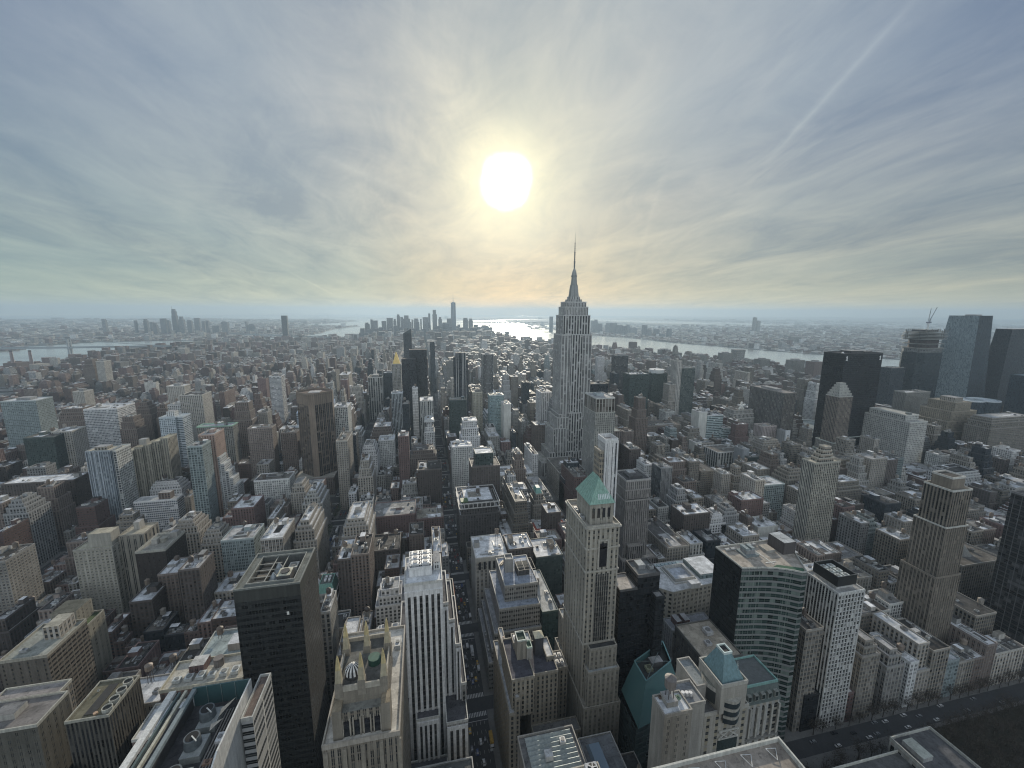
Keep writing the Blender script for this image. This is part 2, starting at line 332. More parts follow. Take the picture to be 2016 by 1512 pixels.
STY = {
 'tan': ((.33, .285, .215), (.25, .21, .16), GLD, .46, .52, 3.3, 3.5), 'tan_dk': ((.24, .205, .15), (.18, .15, .11), GLD, .55, .58, 2.8, 3.6),
 'tan_rib': ((.36, .33, .27), (.16, .12, .09), GLD, .70, .55, 3.4, 3.2), 'tan_top': ((.22, .165, .12), (.2, .16, .12), GLD, .45, .5, 3.2, 3.7),
 'beige': ((.38, .345, .28), (.3, .27, .22), GLD, .42, .5, 3.4, 3.0), 'beige_strip': ((.40, .36, .29), (.3, .27, .22), GLD, .2, 1, 4, 3.2),
 'stone': ((.34, .32, .27), (.26, .24, .2), GLD, .48, .60, 3.4, 3.9), 'stone_col': ((.40, .39, .34), (.12, .12, .12), GLD, .5, .93, 3.6, 8.0),
 'stone_dk': ((.27, .25, .21), (.2, .18, .15), GLD, .5, .6, 3.2, 3.8), 'brown': ((.185, .13, .095), (.13, .09, .07), GLD, .42, .46, 3.2, 3.1),
 'brick': ((.20, .115, .085), (.15, .09, .07), GLD, .4, .48, 3.2, 3.1), 'red': ((.175, .085, .07), (.13, .07, .06), (.06, .06, .058), .42, .5, 3.1, 3.0),
 'brick_lt': ((.27, .20, .155), (.2, .15, .12), GLD, .5, .5, 3.2, 3.0), 'orange': ((.36, .20, .125), (.25, .15, .1), GLD, .34, .45, 3.4, 3.1),
 'dkbrick': ((.10, .075, .062), (.08, .06, .05), (.05, .05, .05), .44, .5, 3.1, 3.2), 'greybrick': ((.20, .195, .16), (.14, .13, .11), GLD, .5, .5, 3.1, 3.0),
 'grey': ((.26, .265, .26), (.2, .2, .2), GLD, .5, .55, 3.2, 3.5), 'white': ((.58, .585, .56), (.5, .5, .48), GLD, .5, .5, 3.4, 3.4),
 'white_top': ((.30, .25, .18), (.2, .17, .13), GLD, .5, .55, 3.0, 3.5), 'white_dk': ((.46, .45, .43), (.3, .3, .28), GLD, .55, .52, 3.2, 3.5),
 'white_band': ((.60, .63, .66), (.5, .5, .5), (.06, .085, .11), .90, .5, 4.5, 3.1), 'white_blank': ((.60, .60, .56), (.5, .5, .5), GLD, 0, .5, 4, 3.5),
 'grey_blank': ((.20, .22, .235), (.2, .2, .2), GLD, 0, .5, 4, 3.5), 'pale_grid': ((.50, .50, .46), (.42, .42, .4), (.03, .04, .05), .62, .60, 2.9, 3.2),
 'lattice': ((.60, .61, .60), (.5, .5, .5), (.05, .06, .07), .42, .72, 1.6, 6.0), 'grey_strip': ((.30, .33, .34), (.12, .14, .15), GLD, .6, 1, 3.0, 3.4),
 'white_strip': ((.66, .66, .64), (.10, .11, .12), GLD, .46, .86, 3.6, 3.4), 'dark_strip': ((.20, .21, .21), (.03, .035, .04), (.03, .04, .045), .76, .9, 3.0, 3.4),
 'white_col': ((.42, .42, .40), (.05, .05, .05), GLD, .62, .88, 6.0, 11.0), 'dark_glass': ((.045, .055, .065), (.035, .04, .05), (.03, .045, .06), .86, .80, 2.0, 3.6),
 'dkgreen': ((.06, .085, .08), (.04, .06, .055), (.035, .06, .058), .80, .62, 2.4, 3.3), 'green_grid': ((.13, .155, .145), (.05, .07, .065), (.03, .05, .05), .72, .66, 3.0, 3.0),
 'teal': ((.30, .40, .41), (.2, .3, .32), (.10, .18, .20), .70, .55, 2.4, 3.2), 'teal_band': ((.50, .58, .57), (.4, .5, .5), (.05, .09, .10), 1.0, .46, 4.0, 3.8),
 'teal_grid': ((.33, .38, .34), (.2, .25, .23), (.05, .08, .08), .55, .55, 3.0, 3.4), 'tealgrey': ((.24, .30, .30), (.2, .24, .24), (.05, .08, .09), .72, .5, 3.2, 3.3),
 'dark_band': ((.17, .18, .18), (.1, .1, .1), (.03, .035, .04), 1.0, .55, 4, 3.3), 'yellow': ((.42, .37, .24), (.3, .26, .18), GLD, .45, .55, 3.2, 3.6),
 'pink': ((.42, .31, .27), (.16, .12, .10), GLD, .4, .5, 3.6, 3.2), 'purple': ((.19, .165, .175), (.12, .1, .1), GLD, .9, .42, 4, 3.8),
 'copper': ((.30, .26, .19), (.2, .17, .13), GLD, .5, .58, 3.0, 3.6), 'loggia': ((.085, .075, .07), (.06, .05, .05), (.05, .05, .05), .5, .5, 3.2, 3.5),
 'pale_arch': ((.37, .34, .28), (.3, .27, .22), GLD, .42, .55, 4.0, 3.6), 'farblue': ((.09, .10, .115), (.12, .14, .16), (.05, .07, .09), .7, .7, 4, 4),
 'black': ((.022, .024, .027), (.02, .02, .022), (.018, .022, .026), .82, .72, 2.2, 3.7), 'black_band': ((.10, .10, .10), (.05, .05, .05), (.012, .014, .017), 1.0, .66, 5, 4.4),
 'omw': ((.30, .37, .40), (.2, .26, .29), (.26, .33, .37), .94, .86, 1.6, 4.2), 'blue_dk': ((.045, .065, .085), (.04, .055, .07), (.03, .05, .07), .92, .85, 1.6, 4.2),
 'blank_tan': ((.32, .285, .22), (.3, .27, .2), GLD, 0, .5, 4, 3.5), 'blank_white': ((.66, .65, .62), (.6, .6, .6), GLD, 0, .5, 4, 3.5), 'blank_grey': ((.24, .24, .23), (.2, .2, .2), GLD, 0, .5, 4, 3.5),
 'blank_dark': ((.07, .07, .07), (.06, .06, .06), GLD, 0, .5, 4, 3.5), 'blank_brick': ((.13, .085, .065), (.1, .07, .06), GLD, 0, .5, 4, 3.5),
}
for k_ in list(STY):
    c, sp_, g_, wu_, wv_, ba_, fh_ = STY[k_]; l_ = sum(c)/3
    if l_ > .045 and k_ not in ('omw', 'blue_dk', 'farblue', 'white_blank', 'blank_white'):
        c = tuple(min(.74, (v*.66+l_*.34*t)*1.28) for v, t in zip(c, (.97, 1.0, 1.05)))
        if 0 < wu_ < .6: wu_ += .05
        if .3 < wv_ < .62: wv_ += .05
    STY[k_] = (c, sp_, g_, wu_, wv_, ba_, fh_)
ROOFC = [(.56, .58, .60), (.40, .40, .40), (.24, .24, .235), (.13, .125, .12), (.06, .058, .056), (.72, .73, .74), (.30, .28, .24), (.16, .15, .135), (.09, .088, .085), (.74, .75, .76), (.74, .75, .76), (.60, .62, .64)]
WOOD = (.20, .145, .10)
def tank(mb, x, y, z, r=1.9, h=4.2, leg=3.2, c=WOOD, mat=PLAIN):
    for a_ in range(4): mb.beam((x+r*.7*math.cos(a_*PI/2+.78), y+r*.7*math.sin(a_*PI/2+.78), z), (x+r*.6*math.cos(a_*PI/2+.78), y+r*.6*math.sin(a_*PI/2+.78), z+leg), .16, METAL, (.10, .09, .09))
    mb.cyl(x, y, r, r, z+leg, z+leg+h, mat, c, 12); mb.cyl(x, y, r*1.06, 0, z+leg+h, z+leg+h+1.5, mat, darker(c, .8), 12)
def hvac(mb, x, y, z, w_, d_, h_, c=(.42, .43, .43)):
    mb.solid(x, x+w_, y, y+d_, z+.3, z+h_, METAL, c)
    mb.cyl(x+w_/2, y+d_/2, min(w_, d_)*.36, min(w_, d_)*.36, z+h_, z+h_+.35, METAL, darker(c, .4), 10)
FOOT = []          # footprints taken

# ------------------------------------------------------------------ the lie of the land (real shorelines, turned to the street grid)
def ll(lat, lon):
    e = (lon+73.9785)*84300; n = (lat-40.7530)*111050
    a, b_ = R_(209), R_(299)
    return (e*math.sin(b_)+n*math.cos(b_)-5.05, e*math.sin(a)+n*math.cos(a)+4.52)
MANH = [(-1020, -1500), (-1010, 0), (-1020, 700), (-1190, 1300), (-1330, 1720), (-1800, 2180)] + [ll(*p) for p in (
 (40.7285, -73.9715), (40.7230, -73.9720), (40.7150, -73.9752), (40.7110, -73.9775), (40.7095, -73.9835), (40.7085, -73.9985), (40.7035, -74.0055), (40.7005, -74.0120), (40.7010, -74.0165),
 (40.7050, -74.0180), (40.7120, -74.0178), (40.7180, -74.0150), (40.7260, -74.0120), (40.7330, -74.0107), (40.7420, -74.0100), (40.7480, -74.0090), (40.7570, -74.0060), (40.7630, -74.0010))] + [(2120, -1500)]
BKLN = [ll(*p) for p in ((40.7700, -73.9350), (40.7560, -73.9500), (40.7460, -73.9590), (40.7380, -73.9620), (40.7300, -73.9625), (40.7215, -73.9650), (40.7135, -73.9672), (40.7090, -73.9700), (40.7055, -73.9695), (40.7025, -73.9740), (40.7050, -73.9860),
 (40.7035, -73.9960), (40.6930, -74.0030), (40.6830, -74.0110), (40.6760, -74.0185), (40.6700, -74.0120), (40.6650, -74.0030), (40.6560, -74.0180), (40.6500, -74.0260), (40.6380, -74.0375), (40.6250, -74.0420), (40.6080, -74.0370),
 (40.6010, -74.0150), (40.5880, -73.9990), (40.5800, -74.0110), (40.5720, -74.0050), (40.5730, -73.9500), (40.5800, -73.8900), (40.5950, -73.7800), (40.6400, -73.6000), (40.7400, -73.6000), (40.8000, -73.8500))]
JERS = [ll(*p) for p in ((40.8100, -73.9900), (40.7850, -74.0080), (40.7680, -74.0170), (40.7550, -74.0230), (40.7450, -74.0235), (40.7350, -74.0265), (40.7270, -74.0310), (40.7160, -74.0320), (40.7120, -74.0330), (40.7090, -74.0420), (40.7050, -74.0380),
 (40.6960, -74.0500), (40.6880, -74.0600), (40.6760, -74.0720), (40.6690, -74.0560), (40.6640, -74.0560), (40.6600, -74.0850), (40.6460, -74.0880), (40.6430, -74.1300), (40.6480, -74.1420), (40.6700, -74.1250), (40.6900, -74.1120), (40.7100, -74.1120),
 (40.7130, -74.1230), (40.6950, -74.1420), (40.6700, -74.1500), (40.6480, -74.1600), (40.6400, -74.2000), (40.6300, -74.5000), (40.9500, -74.5000), (40.9500, -74.0200))]
STAT = [ll(*p) for p in ((40.6440, -74.0740), (40.6250, -74.0720), (40.6040, -74.0560), (40.5800, -74.0750), (40.5400, -74.1300), (40.5000, -74.2500), (40.5600, -74.2200), (40.6350, -74.2000), (40.6390, -74.1300))]
SHORE = [ll(*p) for p in ((40.4750, -74.0100), (40.4500, -73.9900), (40.4700, -74.2600), (40.6300, -74.4000), (40.6300, -74.2050), (40.5000, -74.2650))]
def oval(lat, lon, a, b_, rot=0, n=14):
    c = ll(lat, lon); rng_ = random.Random(int(lat*1e4)); return [(c[0]+math.cos(2*PI*i/n)*a*rng_.uniform(.85, 1.1), c[1]+math.sin(2*PI*i/n)*b_*rng_.uniform(.85, 1.1)) for i in range(n)]
ISLES = [oval(40.6885, -74.0180, 520, 420), oval(40.6895, -74.0450, 170, 130), oval(40.6990, -74.0400, 190, 150)]
def inside(p, poly):
    x, y = p; c = False; j = len(poly)-1
    for i in range(len(poly)):
        xi, yi = poly[i]; xj, yj = poly[j]
        if (yi > y) != (yj > y) and x < (xj-xi)*(y-yi)/(yj-yi)+xi: c = not c
        j = i
    return c
def wobble(poly, step, amp, seed):
    r = random.Random(seed); o = []
    for i in range(len(poly)):
        a, b_ = Vector(poly[i]), Vector(poly[(i+1) % len(poly)]); n = max(1, int((b_-a).length/step)); pr = Vector((-(b_-a).y, (b_-a).x)).normalized()
        for k_ in range(n):
            q = a.lerp(b_, k_/n); q = q+pr*(r.uniform(-amp, amp) if k_ else 0); o.append((q.x, q.y))
    return o
def land(polys, name, z=0.0, depth=3.0):
    vs, fs = [], []
    for P in polys:
        tri = tessellate_polygon([[Vector((a, b_, 0)) for a, b_ in P]])
        i = len(vs); n = len(P); vs += [(a, b_, z) for a, b_ in P]+[(a, b_, z-depth) for a, b_ in P]
        for t in tri: fs.append([i+k_ for k_ in t])
        for k_ in range(n): j = (k_+1) % n; fs.append([i+k_, i+j, i+n+j, i+n+k_])
    me = bpy.data.meshes.new(name); me.from_pydata(vs, [], fs); me.materials.append(groundm)
    import bmesh
    bm = bmesh.new(); bm.from_mesh(me); bmesh.ops.recalc_face_normals(bm, faces=bm.faces)
    bm.to_mesh(me); bm.free(); o = bpy.data.objects.new(name, me); COL.objects.link(o); tag(o, kind='structure'); return o
BK = wobble(BKLN[:23], 300, 45, 1)[:-1]+BKLN[22:]; JS = wobble(JERS[:25], 280, 40, 2)[:-1]+JERS[24:]
land([MANH, BK, JS, STAT, SHORE]+ISLES, 'ground')
RADW = 33400
me = bpy.data.meshes.new('water'); vs = [(0, 0, -3)]; fs = []
K = 96
for r_ in (1500, 6000, 15000, RADW): vs += [(math.cos(2*PI*i/K)*r_, math.sin(2*PI*i/K)*r_, -3) for i in range(K)]
for i in range(K):
    j = (i+1) % K; fs.append((0, 1+i, 1+j))
    for q in range(3): fs.append((1+q*K+i, 1+(q+1)*K+i, 1+(q+1)*K+j, 1+q*K+j))
me.from_pydata(vs, [], fs); me.materials.append(waterm); o = bpy.data.objects.new('water', me); COL.objects.link(o); tag(o, kind='structure')
# low hills along the far edge
hillm = simple('wooded_hills', (.07, .085, .06), .9, .002, .7, 1.3)
def hills(pts, h, wd, name, seed):
    r = random.Random(seed); vs, fs = [], []; n = 60
    for i in range(n+1):
        t = i/n*(len(pts)-1); k_ = min(int(t), len(pts)-2); a = Vector(pts[k_]).lerp(Vector(pts[k_+1]), t-k_); e = math.sin(PI*i/n)**.5
        d = a.normalized(); hh = h*e*(.65+.35*math.sin(i*.5+seed)+.2*r.random())
        for q, (o_, z_) in enumerate(((-1, -2), (-.4, .7), (0, 1), (.5, .75), (1, -2))):
            vs.append((a.x+d.x*wd*o_, a.y+d.y*wd*o_, hh*z_ if z_ > 0 else z_))
        if i:
            b_ = (i-1)*5
            for q in range(4): fs.append((b_+q, b_+q+1, b_+q+6, b_+q+5))
    m_ = bpy.data.meshes.new(name); m_.from_pydata(vs, [], fs); m_.materials.append(hillm); o_ = bpy.data.objects.new(name, m_); COL.objects.link(o_); tag(o_, kind='structure')
hills([ll(40.632, -74.085), ll(40.605, -74.10), ll(40.575, -74.13)], 95, 900, 'hills', 3)
hills([ll(40.66, -74.42), ll(40.74, -74.33), ll(40.82, -74.24), ll(40.92, -74.18)], 130, 1400, 'hills', 5)
hills([ll(40.40, -74.02), ll(40.40, -74.18)], 75, 900, 'hills', 8)
# ------------------------------------------------------------------ street grid
AV = [(-2100, 6), (-1900, 9), (-1700, 9), (-1500, 9), (-1300, 9), (-1100, 9), (-1015, 9), (-885, 15), (-655, 15), (-440, 15), (-285, 11), (-133, 21), (32, 12), (190, 15), (498, 15), (772, 15), (1046, 15), (1320, 15), (1594, 15), (1868, 15), (2110, 4)]
def st_y(k_): return 275.6+80.5*k_
def st_h(k_): return 15 if k_ in (-3, 5, 16, 25) else 9
PARKS = [(328, 483, 34, 186), (50, 175, 1335, 1548), (-130, 20, 1990, 2260), (60, 250, 2900, 3080)]
pav = MB(); BLOCKS = []
for k_ in range(-4, 62):
    y0, y1 = st_y(k_)+st_h(k_), st_y(k_+1)-st_h(k_+1)
    for i in range(len(AV)-1):
        x0, x1 = AV[i][0]+AV[i][1], AV[i+1][0]-AV[i+1][1]
        if not (inside((x0+20, y0), MANH) or inside((x1-20, y1), MANH)): continue
        BLOCKS.append((k_, i, x0, x1, y0, y1))
        if y0 < 2300: pav.solid(x0-4.2, x1+4.2, y0-3.2, y1+3.2, 0.0, .15, 0, (0, 0, 0))
# broad median strips of the wide avenue
for k_ in range(-1, 5): pav.solid(-135.5, -130.5, st_y(k_)+14, st_y(k_+1)-14, 0, .2, 0, (0, 0, 0))
o = pav.build('pavement', mats=[pavem]); tag(o, kind='structure')
mk = MB()
for ax, hw, ks in ((32, 7.6, range(-2, 14)), (-133, 15, range(-2, 12)), (190, 10.5, range(-2, 12)), (498, 10.5, range(-2, 9)), (-285, 7, range(-1, 8)), (-440, 10, range(-1, 8)), (772, 10.5, range(0, 8))):
    for k_ in ks:
        yc = st_y(k_); sh = st_h(k_)
        for sgn in (-1, 1):
            yy = yc+sgn*(sh-1.0); n = int(hw*2/1.25)
            for q in range(n): mk.poly([(ax-hw+q*1.25+.3, yy-1.9, .012), (ax-hw+q*1.25+.95, yy-1.9, .012), (ax-hw+q*1.25+.95, yy+1.9, .012), (ax-hw+q*1.25+.3, yy+1.9, .012)], 0, (1, 1, 1))
        mk.poly([(ax-hw, yc-sh-4.3, .012), (ax+hw, yc-sh-4.3, .012), (ax+hw, yc-sh-3.9, .012), (ax-hw, yc-sh-3.9, .012)], 0, (1, 1, 1))
        for lx in np.arange(ax-hw+3.1, ax+hw-2, 3.1):
            for yy in np.arange(yc+sh+6, yc+80.5-sh-6, 7): mk.poly([(lx-.08, yy, .012), (lx+.08, yy, .012), (lx+.08, yy+2.6, .012), (lx-.08, yy+2.6, .012)], 0, (1, 1, 1))
        for sx_ in (-1, 1):
            for q in range(5): mk.poly([(ax+sx_*(hw+2.6)-1.9, yc-4+q*1.9, .172), (ax+sx_*(hw+2.6)+1.9, yc-4+q*1.9, .172), (ax+sx_*(hw+2.6)+1.9, yc-3.1+q*1.9, .172), (ax+sx_*(hw+2.6)-1.9, yc-3.1+q*1.9, .172)], 0, (1, 1, 1)) if False else None
o = mk.build('road_markings', mats=[whitem]); tag(o, kind='structure')
# ------------------------------------------------------------------ building kit
def rect(x0, x1, y0, y1): return [(x0, y0), (x1, y0), (x1, y1), (x0, y1)]
def take(x0, x1, y0, y1): FOOT.append((x0, x1, y0, y1))
def free(x0, x1, y0, y1):
    for a, b_, c, d in FOOT:
        if x0 < b_-.5 and x1 > a+.5 and y0 < d-.5 and y1 > c+.5: return False
    return True
class B:
    """one building: an empty with its parts"""
    def __init__(s, label, x0, x1, y0, y1, cat='building', group=None, name='building', st='tan', z=30, footprint=True):
        s.e = empty(name, ((x0+x1)/2, (y0+y1)/2, 0), label, cat, group); s.st = STY[st] if isinstance(st, str) else st; s.w = MB(); s.rf = MB(); s.pp = MB(); s.extra = {}; s.sub = []
        s.x0, s.x1, s.y0, s.y1 = x0, x1, y0, y1
        if footprint: take(x0, x1, y0, y1)
    def tier(s, x0, x1, y0, y1, z0, z1, st=None, roof=(.3, .3, .3), par=.9, parc=None, sides=None, seed=None):
        st = s.st if st is None else (STY[st] if isinstance(st, str) else st)
        s.w.box(x0, x1, y0, y1, z0, z1, st, None, x0*1.3+y0*.7 if seed is None else seed, sides)
        s.rf.poly([(x0, y0, z1-.05), (x1, y0, z1-.05), (x1, y1, z1-.05), (x0, y1, z1-.05)], ROOF, roof)
        if par: s.pp.ring(rect(x0-.12, x1+.12, y0-.12, y1+.12), z1-.7, z1+par, .55, PLAIN, parc or st[0])
        return s
    def prism(s, pts, z0, z1, st=None, roof=(.3, .3, .3), par=.9, parc=None, sides=None):
        st = s.st if st is None else (STY[st] if isinstance(st, str) else st)
        s.w.prism(pts, z0, z1, st, None, pts[0][0], ROOF, {k_: STY[v_] if isinstance(v_, str) else v_ for k_, v_ in (sides or {}).items()})
        s.rf.poly([(p[0], p[1], z1-.05) for p in pts], ROOF, roof)
        if par: s.pp.ring(pts, z1-.02, z1+par, .55, PLAIN, parc or st[0])
        return s
    def part(s, name, sub_of=None):
        m_ = MB(); s.sub.append((name, m_, sub_of)); return m_
    def hut(s, x0, x1, y0, y1, z0, z1, st='blank_grey', roof=(.35, .35, .35)):
        m_ = s.part('bulkhead'); q = STY[st] if isinstance(st, str) else st
        m_.box(x0, x1, y0, y1, z0, z1, q, roof, x0); return s
    def tank(s, x, y, z, r=1.9, h=4.2, leg=3.2, c=WOOD):
        tank(s.part('water_tank'), x, y, z, r, h, leg, c); return s
    def ac(s, x, y, z, w_=3, d_=3, h_=2.2, c=(.42, .43, .43)):
        hvac(s.part('ac_unit'), x, y, z, w_, d_, h_, c); return s
    def done(s):
        s.w.build('wall', s.e)
        if s.rf.f: s.rf.build('roof', s.e)
        if s.pp.f: s.pp.build('parapet', s.e)
        made = {}
        for n_, m_, so in s.sub:
            if m_.f:
                par = made.get(so) if so else None
                ob = m_.build(n_, s.e)
                if par is not None: ob.parent = par
                made.setdefault(n_, ob)
        return s.e
def roofstuff(b, x0, x1, y0, y1, z, r, tanks=True, dens=1.0):
    w_, d_ = x1-x0, y1-y0
    if w_ < 6 or d_ < 6: return
    hw, hd = min(w_*.45, r.uniform(4, 8)), min(d_*.4, r.uniform(4, 9)); hx = r.uniform(x0+1.2, x1-hw-1.2); hy = r.uniform(y0+d_*.35, y1-hd-1)
    c = b.st[0] if r.random() < .6 else (.3, .3, .29)
    b.hut(hx, hx+hw, hy, hy+hd, z, z+r.uniform(3, 5.5), (c, c, GLD, 0, .5, 4, 3.5), r.choice(ROOFC))
    if tanks and r.random() < .55: b.tank(r.uniform(x0+3, x1-3), r.uniform(y0+3, y1-3), z, r.uniform(1.6, 2.4), r.uniform(3.4, 4.6), r.uniform(2.5, 5.5), r.choice([WOOD, (.27, .20, .14), (.12, .09, .07), (.30, .26, .21)]))
    dm = b.part('duct'); gc = r.choice([(.45, .46, .46), (.28, .28, .28), (.6, .6, .6)])
    for _ in range(r.randint(1, 3)):
        ln = r.uniform(.25, .6); dx, dy = (w_*ln, r.uniform(.5, 1)) if r.random() < .5 else (r.uniform(.5, 1), d_*ln); px_, py_ = r.uniform(x0+1, max(x0+1.1, x1-dx-1)), r.uniform(y0+1, max(y0+1.1, y1-dy-1)); dm.solid(px_, px_+dx, py_, py_+dy, z+.25, z+r.uniform(.7, 1.3), METAL, gc)
    pm = b.part('roof_patch'); px_, py_ = r.uniform(x0+.8, x0+w_*.45), r.uniform(y0+.8, y0+d_*.45); pm.solid(px_, px_+w_*r.uniform(.2, .5), py_, py_+d_*r.uniform(.2, .5), z-.05, z+.06, ROOF, r.choice(ROOFC))
    for _ in range(int(r.randint(2, 6)*dens)):
        aw, ad = r.uniform(1.6, 3.6), r.uniform(1.6, 4.2)
        if w_ > aw+3 and d_ > ad+3: b.ac(r.uniform(x0+1.2, x1-aw-1.2), r.uniform(y0+1.2, y1-ad-1.2), z, aw, ad, r.uniform(1.2, 2.6), r.choice([(.42, .43, .43), (.60, .60, .58), (.2, .2, .2)]))

RN = random.Random(11)
SILV = (.66, .68, .70); TAR = (.07, .07, .07); PALE = (.62, .60, .55); GRV = (.33, .31, .27)
GRN = (.20, .42, .35); TEALC = (.10, .24, .25)
# ---- the tall spired skyscraper
def spired():
    b = B('very tall limestone skyscraper with ribbed walls and a long needle spire', 211, 340, 705, 766, 'skyscraper', name='skyscraper', st='stone')
    lime = (.50, .49, .46); E = (lime, (.075, .07, .068), (.03, .03, .034), .52, .92, 5.2, 3.7); F = (lime, (.15, .125, .11), (.07, .07, .07), .42, .90, 3.0, 3.7)
    T = lambda *a, **k_: b.tier(*a, roof=(.36, .35, .32), **k_)
    T(211, 340, 705, 766, 0, 26, st=E); T(226, 326, 707, 764, 26, 44, st=E); T(233, 317, 708, 762, 44, 88, st=E); T(240, 310, 709, 760, 88, 110, st=E)
    T(243.5, 250, 711, 756, 110, 116, st=E)
    T(246, 303, 713, 757, 110, 263, st=E)                    # shaft
    T(248.5, 300.5, 715, 755, 263, 297, st=E)
    T(252.5, 296.5, 716.5, 753.5, 297, 312, st=F); T(255.5, 293.5, 719, 751, 312, 320.5, st=F, par=1.4)
    for x0 in (245.5, 285.5):                                     # corner pavilions stand forward of the recessed middle
        T(x0, x0+18, 711.3, 758.7, 88, 262, st=E, par=.6)
    T(262, 287, 707.5, 713, 44, 118, st=E, par=.5)
    for x0, x1 in ((236, 257), (292, 313)): T(x0, x1, 706.5, 711, 44, 90, st=E, par=.5)
    m = b.part('mast'); al = (.30, .31, .30)
    m.box(262, 287, 725, 745, 320.5, 326, F, al); m.box(265, 284, 727, 743, 326, 331, F, al)
    m.frustum(267, 282, 728, 742, 331, 269, 280, 730, 740, 352, METAL, al); m.cyl(274.5, 735, 5.2, 4.6, 331, 366, METAL, al, 16)
    for q in range(4):
        a_ = q*PI/2; cx_, cy_ = math.cos(a_), math.sin(a_)
        m.poly([(274.5+cx_*8.3-cy_*1.2, 735+cy_*8.3+cx_*1.2, 331), (274.5+cx_*8.3+cy_*1.2, 735+cy_*8.3-cx_*1.2, 331), (274.5+cx_*4.6+cy_*1.2, 735+cy_*4.6-cx_*1.2, 364), (274.5+cx_*4.6-cy_*1.2, 735+cy_*4.6+cx_*1.2, 364)], METAL, al)
        for s_ in (-1.2, 1.2): m.poly([(274.5+cx_*8.3-cy_*s_, 735+cy_*8.3+cx_*s_, 331), (274.5+cx_*4.6-cy_*s_, 735+cy_*4.6+cx_*s_, 364), (274.5-cy_*s_, 735+cx_*s_, 364), (274.5-cy_*s_, 735+cx_*s_, 331)], METAL, al)
    m.cyl(274.5, 735, 5.4, 5.4, 366, 369, METAL, (.25, .26, .26), 16); m.cyl(274.5, 735, 4.6, 4.0, 369, 374, METAL, al, 16); m.cyl(274.5, 735, 4.0, 1.3, 374, 381.5, METAL, al, 16)
    a = b.part('antenna'); dk = (.16, .17, .18)
    for r0, r1, z0, z1 in ((1.3, 1.3, 381, 392), (1.9, 1.7, 392, 394), (1.0, 1.0, 394, 408), (1.5, 1.5, 408, 410), (.7, .7, 410, 424), (.9, .9, 424, 426), (.32, .12, 426, 443.2)): a.cyl(274.5, 735, r0, r1, z0, z1, METAL, dk, 8)
    for z in (384, 387, 390, 397, 400, 403, 406, 413, 416, 419): 
        for q in range(4): a.beam((274.5, 735, z), (274.5+2.6*math.cos(q*PI/2+.3), 735+2.6*math.sin(q*PI/2+.3), z), .16, METAL, dk)
    for x, y in ((249.5, 712), (301, 712), (249.5, 757), (301, 757)): b.part('roof_aerial').beam((x, y, 263), (x, y, 273), .25, METAL, dk)
    b.done()
spired()
# ---- white ribbed art-deco tower beside the avenue
def ribbed():
    b = B('white art deco tower with thick vertical ribs and stepped corners beside the avenue', -24, 20, 204, 268, 'tower', name='deco_tower')
    W = ((.70, .70, .69), (.16, .155, .15), (.03, .032, .035), 0, .8, 3.6, 3.6); Wk = ((.40, .385, .35), (.2, .19, .17), GLD, .48, .62, 3.2, 3.6)
    tiers = [(-14, 7, 215, 241, 0, 153), (7, 10.5, 226, 258, 0, 130), (10.5, 14, 226, 264, 0, 118), (14, 17, 222, 266, 0, 104), (17, 20, 220, 268, 0, 78), (-24, -14, 214, 262, 0, 74), (-19, -14, 222, 262, 74, 108), (7, 19.5, 207, 226, 0, 66), (-10, 3, 209, 215, 0, 70), (-24, 7.0, 204.5, 209, 0, 42)]
    for i, t in enumerate(tiers):
        b.tier(*t, st=W if i in (0, 8) else Wk, roof=(.10, .10, .11) if i else SILV, par=1.0, parc=(.55, .55, .52))
    # deep ribs on the north face: each glass bay between ribs is one window column
    def ribs(x0, x1, y, z0, z1, n, top=2.5):
        wd = (x1-x0)/(n*2+1)
        for i in range(n+1):
            rb = b.part('pier'); a_ = x0+i*2*wd; rb.solid(a_, a_+wd, y-.75, y+.02, z0, z1, PLAIN, (.74, .74, .73), True)
        for i in range(n):
            a_ = x0+(2*i+1)*wd; wc = b.part('window_column')
            wc.wall((a_, y-.06), (a_+wd, y-.06), z0, z1-top, ((.10, .095, .09), (.10, .095, .09), (.028, .03, .034), .94, .68, wd, 3.6), i*3.1)
        sp_ = b.part('spandrel')
        sp_.solid(x0, x1, y-.68, y+.02, z1-top, z1-.01, PLAIN, (.72, .72, .71), True)
    ribs(-14, 7, 215, 2, 149, 6, 3)
    ribs(7.2, 19.3, 207, 2, 64, 3); ribs(-9.6, 2.6, 209, 2, 69, 4); ribs(-23.6, -14.4, 214, 2, 72, 2)
    for x0, x1, y, z0, z1, n in ((7.1, 10.5, 226, 66, 128, 1), (10.5, 14, 226, 66, 116, 1), (14, 17, 222, 66, 102, 1), (-18.8, -14.2, 222, 74, 106, 1)): ribs(x0, x1, y, z0, z1, n, 2)
    b.tier(-11.5, 1.5, 222, 239, 153, 158, st=W, roof=(.10, .10, .10), par=.8)
    fr = b.part('roof_frame')
    for i in range(5): fr.solid(-10.6+i*2.7, -10.2+i*2.7, 223, 238, 159, 159.5, METAL, (.75, .76, .76), True)
    for j in range(6): fr.solid(-10.8, 1.2, 223.4+j*2.8, 223.8+j*2.8, 159.2, 159.7, METAL, (.75, .76, .76), True)
    for i in range(2):
        for j in range(3): b.ac(-10+i*5.8, 223.5+j*5, 158, 4.2, 3.6, 2.2, (.70, .71, .72))
    b.hut(2.4, 6.2, 226, 238, 153, 158, 'white'); b.tier(-14, 7, 241, 264, 0, 104, st=Wk, roof=(.10, .11, .10), par=1.0, parc=(.5, .49, .45)); b.done()
ribbed()
